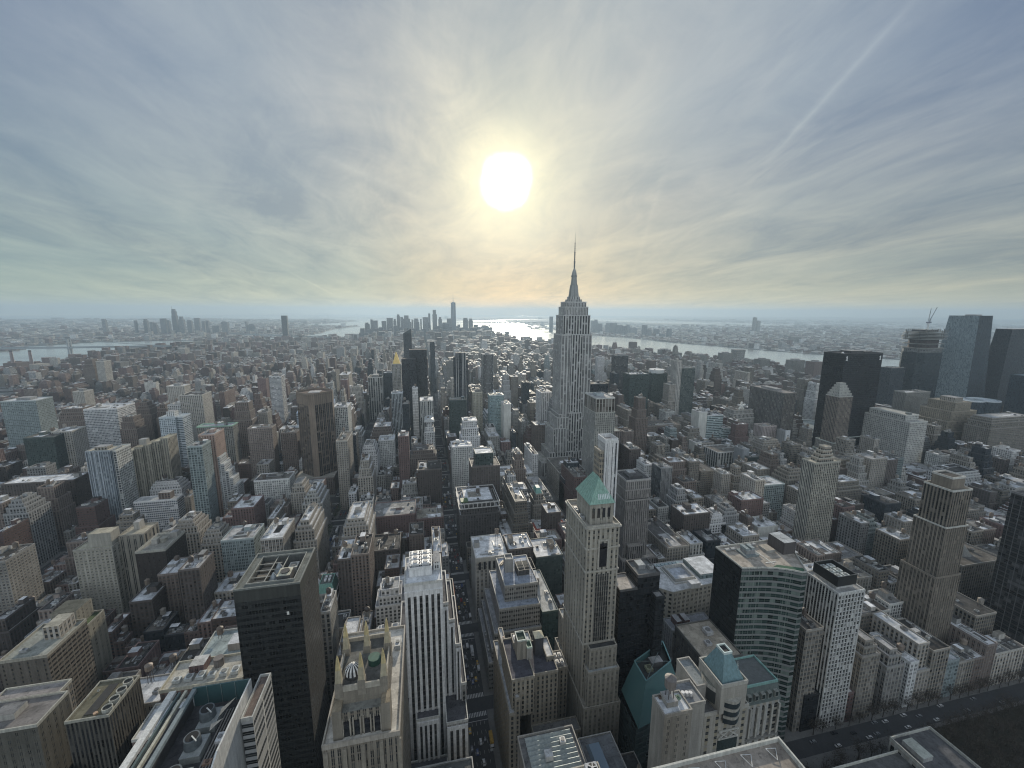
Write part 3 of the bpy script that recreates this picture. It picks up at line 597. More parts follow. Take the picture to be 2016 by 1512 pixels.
def octagon_house():
    b = B('low block with an eight sided roof well in front of the white ribbed tower', -12, 20, 128, 192, 'building', name='corner_block', st='stone')
    b.tier(-12, 20, 128, 192, 0, 58, st='stone', roof=(.14, .145, .14)); b.tier(-11, -1, 132, 160, 58, 62, st='white', roof=SILV)
    cx_, cy_ = 7, 186-3; pts = [(5.8+5.6*math.cos(q*PI/4+.39), 181+5.6*math.sin(q*PI/4+.39)) for q in range(8)]
    o_ = b.part('octagonal_curb'); o_.ring(pts, 58, 62.2, .7, PLAIN, (.50, .51, .47)); o_.poly([(p[0], p[1], 59) for p in pts], ROOF, (.13, .13, .11))
    b.part('ladder').beam((4.5, 178, 59.2), (6.5, 181.5, 59.4), .22, PLAIN, (.6, .58, .5))
    b.ac(-8, 138, 62, 3.5, 3.5, 3, (.7, .7, .7)); b.ac(-9, 165, 58, 3, 6, 2.4); b.ac(-3, 172, 58, 3, 3, 2)
    b.hut(-10, -4, 142, 150, 62, 67, 'blank_tan', (.66, .68, .70)); b.done()
octagon_house()
# ---- gothic crown with six pinnacles
def gothic():
    b = B('tan brick tower with six yellow obelisk pinnacles and a striped dome', -39, -12.5, 133, 188, 'tower', name='pinnacle_tower')
    br = (.255, .215, .155); G = (br, (.12, .10, .08), GLD, .48, .80, 2.2, 3.5); Gt = (br, (.2, .17, .12), GLD, 0, .5, 4, 3.5)
    b.tier(-39, -12.5, 133, 186, 0, 151, st=G, roof=(.62, .59, .53), par=1.3, parc=(.36, .31, .24))
    b.tier(-34.3, -17, 136, 166, 140, 161, st=G, roof=(.2, .2, .18), par=0)
    b.tier(-34.3, -17, 139.5, 163, 161, 167, st=Gt, roof=(.14, .14, .13), par=1.6, parc=(.40, .35, .26))
    b.tier(-35.6, -32.4, 135, 141, 120, 163, st=Gt, roof=br, par=0); b.tier(-18.8, -15.6, 135, 141, 120, 163, st=Gt, roof=br, par=0)
    for i in range(4):
        x = -32.0+i*3.55; ar = b.part('arched_window')
        ar.solid(x, x+2.0, 135.75, 136.02, 146.5, 157, GLASS, (.02, .022, .026)); 
        ar.cyl(x+1, 135.9, 1.0, 1.0, 156.5, 157.2, GLASS, (.02, .02, .025), 8)
        fr = b.part('window_hood'); fr.solid(x-.45, x, 135.4, 136.02, 144, 158.5, PLAIN, (.36, .31, .23), True); fr.solid(x+2.0, x+2.45, 135.4, 136.02, 144, 158.5, PLAIN, (.36, .31, .23), True)
    for x in (-33.6, -25.7, -17.8):
        for y in (140.6, 156.5):
            p = b.part('pinnacle'); c = (.42, .35, .20)
            p.solid(x-1.35, x+1.35, y-1.35, y+1.35, 164, 170, PLAIN, br); p.frustum(x-1.15, x+1.15, y-1.15, y+1.15, 170, x-.8, x+.8, y-.8, y+.8, 175, PLAIN, c); p.frustum(x-.8, x+.8, y-.8, y+.8, 175, x-.35, x+.35, y-.35, y+.35, 179.5, PLAIN, (.46, .38, .20)); p.frustum(x-.35, x+.35, y-.35, y+.35, 179.5, x-.05, x+.05, y-.05, y+.05, 180.8, PLAIN, (.46, .38, .2))
    d = b.part('striped_dome'); n = 24; cx_, cy_ = -29.6, 145.5
    for i in range(n):
        c = (.72, .73, .72) if i % 2 else (.03, .03, .035); a0, a1 = 2*PI*i/n, 2*PI*(i+1)/n
        for (r0, z0), (r1, z1) in (((2.9, 168.5), (2.5, 170.3)), ((2.5, 170.3), (1.4, 171.6)), ((1.4, 171.6), (.15, 172.1))):
            d.poly([(cx_+r0*math.cos(a0), cy_+r0*math.sin(a0), z0), (cx_+r0*math.cos(a1), cy_+r0*math.sin(a1), z0), (cx_+r1*math.cos(a1), cy_+r1*math.sin(a1), z1), (cx_+r1*math.cos(a0), cy_+r1*math.sin(a0), z1)], PLAIN, c)
    d.cyl(cx_, cy_, 2.7, 2.9, 167, 168.5, PLAIN, (.1, .1, .1), 16)
    b.part('green_tank').cyl(-22.2, 150, 2.4, 2.4, 167, 169.5, METAL, (.04, .10, .08), 12)
    for q in range(5): b.part('pilaster').solid(-38.6+q*6.3, -37.2+q*6.3, 132.3, 133.02, 0, 149.5, PLAIN, (.27, .23, .165), True)
    b.ac(-36.5, 168, 151, 3, 4, 3); b.ac(-16.5, 172, 151, 2.4, 5, 2.5); b.done()
gothic()
# ---- copper pyramid tower
def copper():
    b = B('slim tan stone tower with a green copper pyramid roof and arched central window', 90, 115.5, 204, 262, 'tower', name='copper_tower')
    st = (.37, .335, .265); C = (st, (.2, .18, .14), GLD, .36, .50, 3.0, 3.5); Cs = (st, (.2, .18, .14), GLD, .26, .42, 4.4, 3.5)
    b.tier(91, 115.5, 204, 262, 0, 60, st=C, roof=GRV); b.tier(93.5, 114, 205, 262, 60, 84, st=C, roof=(.4, .42, .42)); b.tier(95, 113, 207.5, 250, 84, 98, st=C, roof=TAR)
    b.tier(92, 113, 212, 248, 60, 177, st=C, roof=GRV, par=1.4, parc=(.42, .385, .31), sides={3: Cs})
    b.tier(95.3, 110.2, 216, 238, 177, 190, st=Cs, roof=st, par=0)
    # cornices
    for z, o_ in ((176.4, .9), (163, .5), (98.5, .5), (148, .55)):
        x0, x1, y0, y1 = (92, 113, 212, 248)
        cc = b.part('cornice'); cc.ring(rect(x0-o_, x1+o_, y0-o_, y1+o_), z, z+1.0, o_+.1, PLAIN, (.42, .385, .31)); 
    for x in (96.6, 99.9, 103.2, 106.5):
        a_ = b.part('arched_window'); a_.solid(x, x+1.7, 215.75, 216.02, 181, 187, GLASS, (.02, .02, .024))
    for i in range(7): b.part('pier').solid(98.3+i*1.45, 98.55+i*1.45, 211.6, 212.02, 100, 146, PLAIN, (.34, .31, .25), True)
    wc = b.part('window_column')
    wc.wall((98.3, 211.85), (107.3, 211.85), 100, 146, ((.09, .085, .08), (.09, .085, .08), GLD, .8, .7, 1.45, 3.5), 3)
    ar = b.part('tall_arch'); ar.solid(100.2, 105.2, 211.5, 212.02, 151, 166, GLASS, (.02, .02, .025)); ar.cyl(102.7, 211.9, 2.5, 2.5, 165.9, 166.3, GLASS, (.02, .02, .025), 12)
    ar2 = b.part('arch_surround'); ar2.solid(99.2, 100.2, 211.2, 212.02, 150, 168, PLAIN, (.42, .385, .31), True); ar2.solid(105.2, 106.2, 211.2, 212.02, 150, 168, PLAIN, (.42, .385, .31), True); ar2.solid(99.2, 106.2, 211.2, 212.02, 168, 169, PLAIN, (.42, .385, .31), True)
    p = b.part('copper_roof'); g = (.25, .40, .33)
    A = [(94.4, 215.2, 190), (111, 215.2, 190), (111, 239, 190), (94.4, 239, 190)]; r0, r1 = (102.7, 222, 204.5), (102.7, 231, 204.5)
    for f in ((A[0], A[1], r0), (A[1], A[2], r1, r0), (A[2], A[3], r1), (A[3], A[0], r0, r1)): p.poly(list(f), PLAIN, g)
    for i in range(9):   # standing seams
        t = i/8
        for (a_, b2, r_) in ((A[3], A[0], (r1, r0)),):
            s_ = Vector(a_).lerp(Vector(b2), t); e_ = Vector(r_[0]).lerp(Vector(r_[1]), t); p.beam(s_, e_, .12, PLAIN, (.16, .33, .27))
        s_ = Vector(A[0]).lerp(Vector(A[1]), t); p.beam(s_, Vector(s_).lerp(Vector(r0), min(1, 1-abs(t-.5)*1.4)), .1, PLAIN, (.16, .33, .27))
    lv = b.part('roof_light')
    for i in range(7): q = .16; x = 100.5+i*1.1; lv.poly([(x, 215.2+6.8*q-.05, 190+14.5*q+.12), (x+.6, 215.2+6.8*q-.05, 190+14.5*q+.12), (x+.6, 215.2+6.8*.36-.05, 190+14.5*.36+.12), (x, 215.2+6.8*.36-.05, 190+14.5*.36+.12)], PLAIN, (.6, .66, .66))
    b.ac(92.6, 222, 177, 2.2, 5, 2); b.ac(92.7, 232, 177, 2, 5, 2); b.done()
copper()
# ---- black slab tower with a plant well in its roof
def darktower():
    b = B('dark bronze glass office slab with a sunken plant well in its roof', -103, -70, 226, 261, 'tower', name='office_tower')
    K = ((.050, .052, .050), (.028, .030, .030), (.016, .018, .020), .86, .50, 1.55, 3.85); K2 = ((.10, .095, .085), (.03, .03, .03), (.018, .02, .022), .62, .62, 1.5, 3.85)
    b.w.box(-103, -70, 226, 261, 0, 148, K, None, 1.0, {1: K2}); b.w.box(-103, -70, 226, 261, 148, 155, ((.055, .057, .052), (.04, .04, .04), GLD, 0, .5, 1.5, 9), None, 2.0)
    o_ = rect(-103, -70, 226, 261); i_ = rect(-98, -74.5, 231, 256.5)
    for i in range(4): j = (i+1) % 4; b.rf.poly([(*o_[i], 155), (*o_[j], 155), (*i_[j], 155), (*i_[i], 155)], ROOF, (.17, .18, .165))
    b.rf.poly([(p[0], p[1], 149) for p in i_], ROOF, (.10, .10, .09))
    wl = b.part('roof_well')
    for i in range(4): j = (i+1) % 4; wl.poly([(*i_[i], 149), (*i_[j], 149), (*i_[j], 155), (*i_[i], 155)], PLAIN, (.10, .105, .10))
    b.pp.ring(o_, 154.9, 156, .7, PLAIN, (.19, .20, .185)); b.pp.ring(rect(-98.6, -73.9, 230.4, 257.1), 155, 155.8, .4, METAL, (.32, .33, .31))
    t = b.part('truss')
    for y in (237, 243.5, 250): t.beam((-98, y, 154.6), (-86, y, 154.6), .28, METAL, (.36, .36, .33))
    for x in (-90, -84): t.beam((x, 231, 154.8), (x, 256.5, 154.8), .32, METAL, (.36, .36, .33))
    for y in (236, 242, 248, 254): b.part('cooling_unit').solid(-97, -91, y-2.2, y+1.6, 149, 152.6, METAL, (.20, .18, .15))
    for x, y in ((-86.5, 246), (-86.5, 236.5)):
        c_ = b.part('cone_vent'); c_.cyl(x, y, 3.2, 3.0, 149, 152, METAL, (.26, .28, .29), 16); c_.cyl(x, y, 3.0, .3, 152, 157, METAL, (.28, .31, .33), 16)
    b.hut(-84, -77, 233, 241, 149, 156.5, 'blank_dark', (.52, .50, .40)); b.part('fan').cyl(-80.5, 237, 2.4, 2.4, 156.5, 157.2, METAL, (.07, .07, .07), 14)
    b.ac(-82, 246, 149, 5, 6, 4, (.5, .5, .46)); b.part('pale_window_panel').solid(-78, -76.8, 225.9, 226.02, 137, 139, PLAIN, (.75, .75, .7)); b.done()  # window light put into the plain colour of a pale panel
darktower()
# ---- grey stepped office block right of the avenue
def stepped():
    b = B('pale grey office block stepping back in six ribbon windowed tiers from the avenue', 44, 89, 285, 348, 'office block', name='stepped_office')
    Q = ((.36, .36, .345), (.3, .3, .3), (.03, .032, .036), 1, .42, 5, 4.0); Qw = ((.36, .36, .345), (.22, .22, .21), (.03, .03, .035), .78, .42, 1.9, 4.0)
    bl = ((.40, .40, .385), (.3, .3, .3), GLD, 0, .5, 4, 3.5)
    for t in ((44, 89, 285, 348, 0, 26), (47, 89, 287, 346, 26, 36), (49.5, 88.5, 289, 345, 36, 48), (54, 88, 292, 343, 48, 67), (60, 88, 300, 340, 67, 81)):
        b.tier(*t, st=Qw, roof=(.33, .37, .44) if t[4] > 40 else (.30, .31, .33), par=.8, parc=(.42, .42, .40), sides={3: ((.36, .36, .345), (.3, .3, .3), GLD, .8, .4, 1.6, 4.0)})
    b.hut(64, 71, 318, 326, 81, 93, bl, (.20, .20, .20)); b.pp.ring(rect(64, 71, 318, 326), 93, 94, .5, PLAIN, (.5, .5, .47))
    b.hut(73, 84, 312, 322, 81, 88, 'blank_dark', (.12, .12, .11)); f = b.part('steel_frame')
    for x in (73, 78.5, 84, 87.5): 
        f.beam((x, 306, 81), (x, 306, 90), .14, METAL, (.25, .25, .24)); f.beam((x, 322, 81), (x, 322, 90), .14, METAL, (.25, .25, .24)); f.beam((x, 306, 90), (x, 322, 90), .14, METAL, (.25, .25, .24))
    for z in (85, 90): f.beam((73, 306, z), (87.5, 306, z), .14, METAL, (.25, .25, .24)); f.beam((73, 322, z), (87.5, 322, z), .14, METAL, (.25, .25, .24))
    for q in range(4): b.ac(61+q*1.2, 328+q*1.6, 81, 2, 2, 1.5, (.45, .40, .33))
    b.ac(45, 296, 26, 1.6, 6, 1.8); b.ac(45, 312, 26, 1.6, 5, 2.4); b.part('stain').poly([(70.99, 325, 92), (71.03, 325, 82), (71.03, 323, 82), (71.03, 323.6, 92)], PLAIN, (.35, .22, .12)); b.done()
    c = B('dark teal glass block behind the grey stepped office block', 89.5, 103, 290, 345, 'building', name='glass_block', st='dkgreen')
    c.tier(89.5, 103, 290, 345, 0, 60, st=((.05, .09, .09), (.03, .06, .06), (.03, .07, .075), .9, .7, 2, 3.6), roof=(.45, .46, .45)); c.tank(93, 322, 60, 2.4, 4.4, 3.5, (.32, .25, .18)); c.hut(90.5, 97, 326, 338, 60, 66, 'white', SILV); c.ac(98, 300, 60); c.ac(98, 310, 60, 3, 4); c.done()
stepped()
# ---- tan block with penthouses
def tanpent():
    b = B('tan apartment hotel with boxy penthouses, green trimmed roof wells and a pyramid capped shaft', 44, 90, 204, 266, 'building', name='penthouse_block')
    st = (.33, .29, .22); T = (st, (.22, .19, .14), GLD, .42, .56, 2.7, 3.4)
    b.tier(44, 47.5, 205, 262, 0, 66, st=T, roof=(.5, .52, .55)); b.tier(47.5, 50.5, 205, 262, 0, 76, st=T, roof=(.6, .61, .62)); b.tier(46, 60, 208, 240, 60, 86, st=T, roof=(.10, .10, .12), par=1)
    b.tier(60, 77, 214, 240, 0, 81, st=T, roof=(.09, .09, .11), par=1); b.tier(50.5, 90, 240, 264, 0, 36, st=T, roof=(.28, .28, .26)); b.tier(77, 88, 226, 240, 0, 70, st=T, roof=(.3, .3, .3)); b.tier(60, 90, 205, 214, 0, 44, st=T, roof=(.2, .2, .2))
    b.tier(52, 64, 231, 239, 86, 90, st=T, roof=(.66, .67, .68)); b.tier(72, 77, 222, 238, 81, 84, st=T, roof=(.66, .67, .68))
    b.hut(52.5, 58.5, 222, 230, 86, 99, (st, st, GLD, .18, .9, 6, 12), (.07, .10, .08)); b.pp.ring(rect(52.5, 58.5, 222, 230), 99, 100, .5, PLAIN, (.60, .64, .58))
    b.hut(58.6, 62, 221, 227, 86, 94, 'blank_tan', (.07, .12, .09)); b.pp.ring(rect(58.6, 62, 221, 227), 94, 95, .4, PLAIN, (.55, .68, .58))
    p = b.part('shaft'); p.solid(66, 71.5, 228, 234, 78, 94, PLAIN, (.07, .075, .085)); p = b.part('pyramid_cap'); p.frustum(65.6, 71.9, 227.6, 234.4, 94, 68.7, 68.8, 230.9, 231.0, 96.5, PLAIN, (.56, .52, .36))
    for q in range(6): b.ac(77.6+(q % 3)*3.2, 228+(q//3)*5.5, 70, 2.2, 3.2, 2.4, (.6, .6, .6))
    for q in range(5): b.ac(48+q*.2, 210+q*10, 76, 1.4, 3, 1.4, (.25, .2, .18))
    b.ac(53, 233, 90, 3, 4, 1.4, (.7, .7, .72)); b.ac(58, 234, 90, 3, 3, 1.4); b.done()
tanpent()
# ---- low hall with a ridged metal roof
b = B('low hall with a wide ridged metal roof that catches the sun', 44.5, 76, 129, 188, 'building', name='ridged_hall')
b.tier(44.5, 76, 129, 186, 0, 72, st='tan', roof=(.2, .2, .2), par=1.2); rr = b.part('ridged_roof')
for q in range(22):
    y = 131+q*2.45; rr.poly([(48, y, 72.3), (74, y, 72.3), (74, y+1.2, 73.4), (48, y+1.2, 73.4)], METAL, (.30, .34, .34)); rr.poly([(48, y+1.2, 73.4), (74, y+1.2, 73.4), (74, y+2.45, 72.3), (48, y+2.45, 72.3)], METAL, (.55, .60, .60))  # sunlight put into the colour: sunward slopes lighter, camera-side slopes darker
b.hut(56, 60, 170, 174, 73, 76, 'blank_white', SILV); b.ac(66, 176, 73.5, 3, 3, 2, (.7, .7, .7)); b.done()
b = B('small tower with a white fan housing and slanted metal skylight at the lower edge', 55, 68, 121, 136, 'building', name='fan_tower', st='tan')
b.tier(55, 68, 122, 136, 0, 112, st='blank_tan', roof=(.16, .15, .14), par=1.2, parc=(.48, .44, .35)); b.hut(60.5, 65.5, 128, 133, 112, 118, 'blank_white', SILV); f = b.part('fan'); f.cyl(63, 130.5, 1.9, 1.9, 118, 118.5, METAL, (.05, .05, .05), 16)
for q in range(5): f.beam((63, 130.5, 118.7), (63+1.9*math.cos(q*1.257), 130.5+1.9*math.sin(q*1.257), 118.7), .22, PLAIN, (.8, .8, .78))
k_ = b.part('skylight'); k_.frustum(56, 64, 123, 128, 112, 59, 60, 125, 126, 116, METAL, (.45, .50, .52)); b.done()
# ---- block of mixed roofs between the avenues
b = B('low grey block with glass roof lights and white roof huts beside the copper roofed tower', 80, 116, 129, 188, 'building', name='roof_light_block', st='stone')
b.tier(80, 100, 129, 186, 0, 62, st='stone', roof=(.20, .21, .22)); b.tier(100, 116, 140, 186, 0, 44, st='tan_dk', roof=TAR); g = b.part('glass_roof'); g.frustum(83, 91, 160, 182, 62, 84, 90, 162, 180, 65, GLASS, (.20, .27, .34))
b.hut(93, 98, 152, 160, 62, 66, 'blank_grey', SILV); b.hut(84, 90, 140, 150, 62, 66, 'white', SILV); b.ac(104, 170, 44, 4, 4, 2, (.7, .7, .7)); b.ac(104, 150, 44); b.done()
b = B('pointed brick gabled block with a dark ribbed roof near the teal glass hall', 84, 103, 128, 150, 'building', name='gabled_block', st='tan_dk')
b.take = 1; b.tier(86, 103, 129, 139, 0, 96, st='tan_dk', roof=(.08, .08, .08), par=1.2, parc=(.4, .36, .28)); gz = b.part('gable'); gz.poly([(86, 130, 96), (90, 130, 96), (88, 130, 106)], PLAIN, (.20, .15, .11)); gz.poly([(86, 137, 96), (90, 137, 96), (88, 137, 106)], PLAIN, (.20, .15, .11)); gz.poly([(86, 130, 96), (88, 130, 106), (88, 137, 106), (86, 137, 96)], PLAIN, (.20, .15, .11)); gz.poly([(90, 130, 96), (88, 130, 106), (88, 137, 106), (90, 137, 96)], PLAIN, (.20, .15, .11)); b.done()
# ---- shaft with a water tank on stilts
def tankshaft():
    b = B('blind sided tan shaft carrying a grey water tank on tall stilts', 89.5, 102.5, 122, 134, 'building', name='tank_shaft')
    c = (.33, .30, .25); b.tier(90, 102.5, 124, 133, 0, 144, st=(c, c, GLD, .22, .55, 4.2, 3.0), roof=(.66, .68, .70), par=.8, sides={3: (c, c, GLD, 0, .5, 4, 3)})
    b.tank(95.5, 129.5, 145, 2.3, 4.0, 6.5, (.22, .19, .17)); b.hut(93, 98, 127, 132.4, 144, 146.5, 'blank_tan'); b.ac(99, 129, 144, 1.6, 1.6, 1.4, (.2, .3, .22)); b.ac(92, 131, 144, 1.2, 1.2, 1.0, (.2, .15, .12)); b.done()
    b = B('plain tan lift shaft with three silver tanks between the stilted tank and the blue roof', 103.2, 113.5, 128, 142, 'building', name='lift_shaft')
    b.tier(103.2, 113.5, 130, 141, 0, 139, st='blank_tan', roof=(.25, .26, .27), par=1.0)
    for q in range(3): b.part('silver_tank').cyl(106+q*1.6, 135-q*.4, .8, .8, 139, 140.8, METAL, (.75, .75, .75), 10)
    b.done()
tankshaft()
def bluepyr():
    b = B('tan tower with a blue green pyramid roof open at its square top', 114, 137, 127, 152, 'tower', name='pyramid_roof_tower')
    st = (.37, .34, .28); P = (st, (.3, .27, .2), GLD, .34, .42, 4.6, 3.4)
    b.tier(114.5, 137, 131, 152, 0, 131, st=P, roof=(.22, .22, .22), par=1.0, parc=(.44, .41, .34)); b.tier(114.5, 121, 137, 152, 131, 139, st='blank_tan', roof=(.3, .33, .34), par=1); b.tier(121, 134, 130, 145, 131, 145, st=(st, st, GLD, 0, .5, 4, 3.4), roof=(.08, .09, .09), par=.9, parc=(.46, .43, .36))
    r_ = b.part('pyramid_roof'); r_.frustum(122.2, 133, 131.2, 144, 145, 126, 129.6, 136, 140.5, 155, PLAIN, (.15, .25, .27), (.02, .02, .02)); rim = b.part('roof_rim', 'pyramid_roof'); rim.ring(rect(125.7, 129.9, 135.7, 140.8), 154.6, 155.7, .5, PLAIN, (.55, .64, .62))  # near-black top face stands for the shade inside the opening
    for z0 in (126.5, 130.5, 134.5):
        bw = b.part('bow_window'); n = 6; pts = [(123.2+(8.4)*i/n, 130-2.0*math.sin(PI*i/n)-.02) for i in range(n+1)]
        for i in range(n):
            bw.poly([(*pts[i], z0), (*pts[i+1], z0), (*pts[i+1], z0+2.4), (*pts[i], z0+2.4)], GLASS, (.03, .04, .045)); bw.poly([(*pts[i], z0+2.4), (*pts[i+1], z0+2.4), (*pts[i+1], z0+3.7), (*pts[i], z0+3.7)], PLAIN, (.42, .39, .32))
        bw.poly([(*p, z0+3.7) for p in pts], PLAIN, (.42, .39, .32))
    bw = b.part('bow_window'); pts = [(121-1.9*math.sin(PI*i/6), 143-10*i/6) for i in range(7)]
    for i in range(6): bw.poly([(*pts[i], 133), (*pts[i+1], 133), (*pts[i+1], 139), (*pts[i], 139)], GLASS, (.04, .045, .045)); bw.poly([(*pts[i], 139), (*pts[i+1], 139), (*pts[i+1], 141), (*pts[i], 141)], PLAIN, (.46, .43, .36))
    bw.poly([(*p, 141) for p in pts], PLAIN, (.2, .2, .17))
    tr_ = b.part('truss'); 
    for a_, c_ in (((122.5, 130.6, 117), (127.5, 130.6, 121)), ((127.5, 130.6, 121), (132.5, 130.6, 117)), ((122.5, 130.6, 121), (132.5, 130.6, 121)), ((122.5, 130.6, 117), (132.5, 130.6, 117)), ((122.5, 130.6, 121), (127.5, 130.6, 117)), ((127.5, 130.6, 117), (132.5, 130.6, 121))): tr_.beam(a_, c_, .35, PLAIN, (.55, .53, .46))
    gl = b.part('atrium_glass'); gl.solid(122.5, 132.5, 130.7, 131.02, 20, 116, GLASS, (.03, .045, .045))
    for q in range(3): b.part('mast').beam((131+q*.7, 133+q*.9, 145), (131+q*.7, 133+q*.9, 151), .1, METAL, (.6, .65, .65))
    b.done()
    b = B('tan block with a green mansard roof beside the blue pyramid roofed tower', 138, 158, 133, 152, 'building', name='mansard_block')
    b.tier(138, 158, 135, 152, 0, 126, st='stone', roof=(.10, .11, .11), par=0); m_ = b.part('mansard_roof'); m_.frustum(137.6, 158.4, 134.6, 152, 126, 138.8, 157.2, 136.6, 151, 134, PLAIN, (.10, .125, .12), (.09, .10, .10)); m_.ring(rect(138.6, 157.4, 136.4, 151.2), 133.6, 134.8, .5, PLAIN, (.20, .36, .33))
    for q in range(5): d_ = b.part('dormer'); d_.solid(140+q*3.6, 142+q*3.6, 134.4, 137, 128, 131, PLAIN, (.24, .25, .23)); d_.solid(140.3+q*3.6, 141.7+q*3.6, 134.3, 134.42, 128.5, 130.6, GLASS, (.02, .03, .03))
    for q in range(6): b.part('pier').solid(138+q*3.85, 139+q*3.85, 134.2, 135.02, 88, 124, PLAIN, (.40, .38, .32), True)
    b.part('cornice').solid(137.4, 158.4, 133.9, 135.02, 107, 108, PLAIN, (.2, .19, .17), True); b.done()
bluepyr()
b = B('wide flat gravel roof with a pale parapet and roof davits at the bottom edge', 40, 107, 48, 90, 'building', name='gravel_roof_block', st='stone')
b.tier(40, 107, 50, 90, 0, 169, st='stone', roof=(.33, .29, .25), par=1.4, parc=(.50, .50, .46))
for q in range(6):
    d_ = b.part('davit'); x = 104-q*9; d_.beam((x, 88, 169.2), (x-2.4, 84.8, 169.4), .12, PLAIN, (.6, .6, .58)); d_.beam((x, 88, 169.2), (x-3.8, 88, 170), .10, PLAIN, (.6, .6, .58)); d_.beam((x-3.8, 88, 170), (x-2.4, 84.8, 169.4), .10, PLAIN, (.6, .6, .58))
b.done()
# ---- teal glass hall
b = B('teal glass hall with sloping skirts round an open steel framed top', 118, 158, 186, 216, 'building', name='teal_glass_hall')
tc_ = (.08, .17, .175); b.w.prism([(119, 190), (157, 196), (157, 216), (119, 216)], 0, 56, ((.10, .13, .13), (.08, .1, .1), (.03, .06, .06), .9, .7, 3, 4), None); m_ = b.part('glass_skirt')
rg = [(127, 195, 82), (150, 205, 82), (150, 215, 88), (126, 208, 84)]; bs = [(120, 189, 56), (158, 197, 56), (158, 216, 62), (119, 210, 62)]
for i in range(4): j = (i+1) % 4; m_.poly([bs[i], bs[j], rg[j], rg[i]], GLASS, tc_)
m_.poly([(p[0], p[1], p[2]-4) for p in rg], PLAIN, (.03, .035, .035)); t = b.part('steel_frame')
for i in range(4): t.beam(rg[i], rg[(i+1) % 4], .45, METAL, (.18, .34, .35))
t.beam(rg[0], rg[2], .2, METAL, (.2, .25, .25)); t.beam(rg[1], rg[3], .2, METAL, (.2, .25, .25)); b.ac(132, 202, 79, 4, 4, 3, (.4, .42, .3)); b.hut(136, 144, 204, 209, 79, 84, 'blank_dark'); b.done()
# ---- black tower pair
b = B('black glass twin shafts with a pale flat shoulder left of the white courtyard roof', 112, 145, 206, 232, 'tower', name='black_tower', st='black')
b.tier(129, 144.5, 215, 231, 0, 138, st='black', roof=(.20, .21, .21), par=1.5, parc=(.10, .10, .10)); b.tier(117, 129, 215, 231, 0, 130, st='black', roof=(.50, .47, .44), par=.8, parc=(.1, .1, .1)); b.tier(139, 145, 209, 215, 0, 126, st='black', roof=(.3, .3, .3), par=.8)
b.hut(133, 138, 222, 228, 138, 141, 'blank_grey', (.4, .42, .42)); b.ac(140, 220, 138, 3, 3, 2.4); b.ac(118, 226, 130, 2, 2, 1.6, (.1, .1, .12)); b.done()
# ---- curved glass tower
def curved():
    b = B('green glass tower with a concave banded front and blank black side wall', 200, 262, 200, 262, 'tower', name='curved_tower')
    front = [(205, 214), (212, 212.6), (219, 211.4), (226, 209.6), (232, 207.2), (237, 204.4), (241, 201.5), (244.5, 201.5)]
    pts = front+[(262, 232), (262, 240), (205, 240)]
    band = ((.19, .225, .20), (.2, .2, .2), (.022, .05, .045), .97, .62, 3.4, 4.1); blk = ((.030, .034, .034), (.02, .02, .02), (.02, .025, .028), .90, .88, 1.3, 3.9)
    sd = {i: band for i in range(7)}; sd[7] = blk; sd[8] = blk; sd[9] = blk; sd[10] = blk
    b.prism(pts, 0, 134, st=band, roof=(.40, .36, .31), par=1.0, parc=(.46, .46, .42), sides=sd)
    tr_ = b.part('roof_terrace'); tr_.poly([(226, 211, 134.1), (238, 205, 134.1), (244, 203, 134.1), (246, 206, 134.1), (232, 213, 134.1)], PLAIN, (.04, .11, .06))
    b.hut(219, 226, 226, 232, 134, 138, 'blank_grey', (.35, .38, .38)); hv = b.part('roof_plant'); hv.solid(217, 228, 224, 234, 134, 135.2, METAL, (.25, .29, .30)); hv.solid(218.5, 221, 226, 232, 138, 139.6, METAL, (.3, .35, .36)); hv.solid(223, 225.5, 226, 232, 138, 139.6, METAL, (.3, .35, .36))
    b.hut(246, 256, 222, 236, 134, 143, ((.10, .085, .08), (.1, .1, .1), GLD, 0, .5, 4, 3), (.42, .44, .45)); b.hut(236, 243, 226, 234, 134, 136, 'blank_tan', (.42, .38, .32))
    m_ = b.part('roof_mark'); m_.solid(230, 230.8, 214, 236, 134, 134.12, PLAIN, (.6, .58, .52)); m_.solid(226, 234, 216, 216.8, 134.02, 134.14, PLAIN, (.6, .58, .52)); b.ac(209, 234, 134, 8, 2, 1.4); b.ac(230, 236, 134, 6, 2, 1.4)
    b.tier(262, 275, 205, 240, 0, 30, st='black', roof=TAR)
    b.done()
curved()
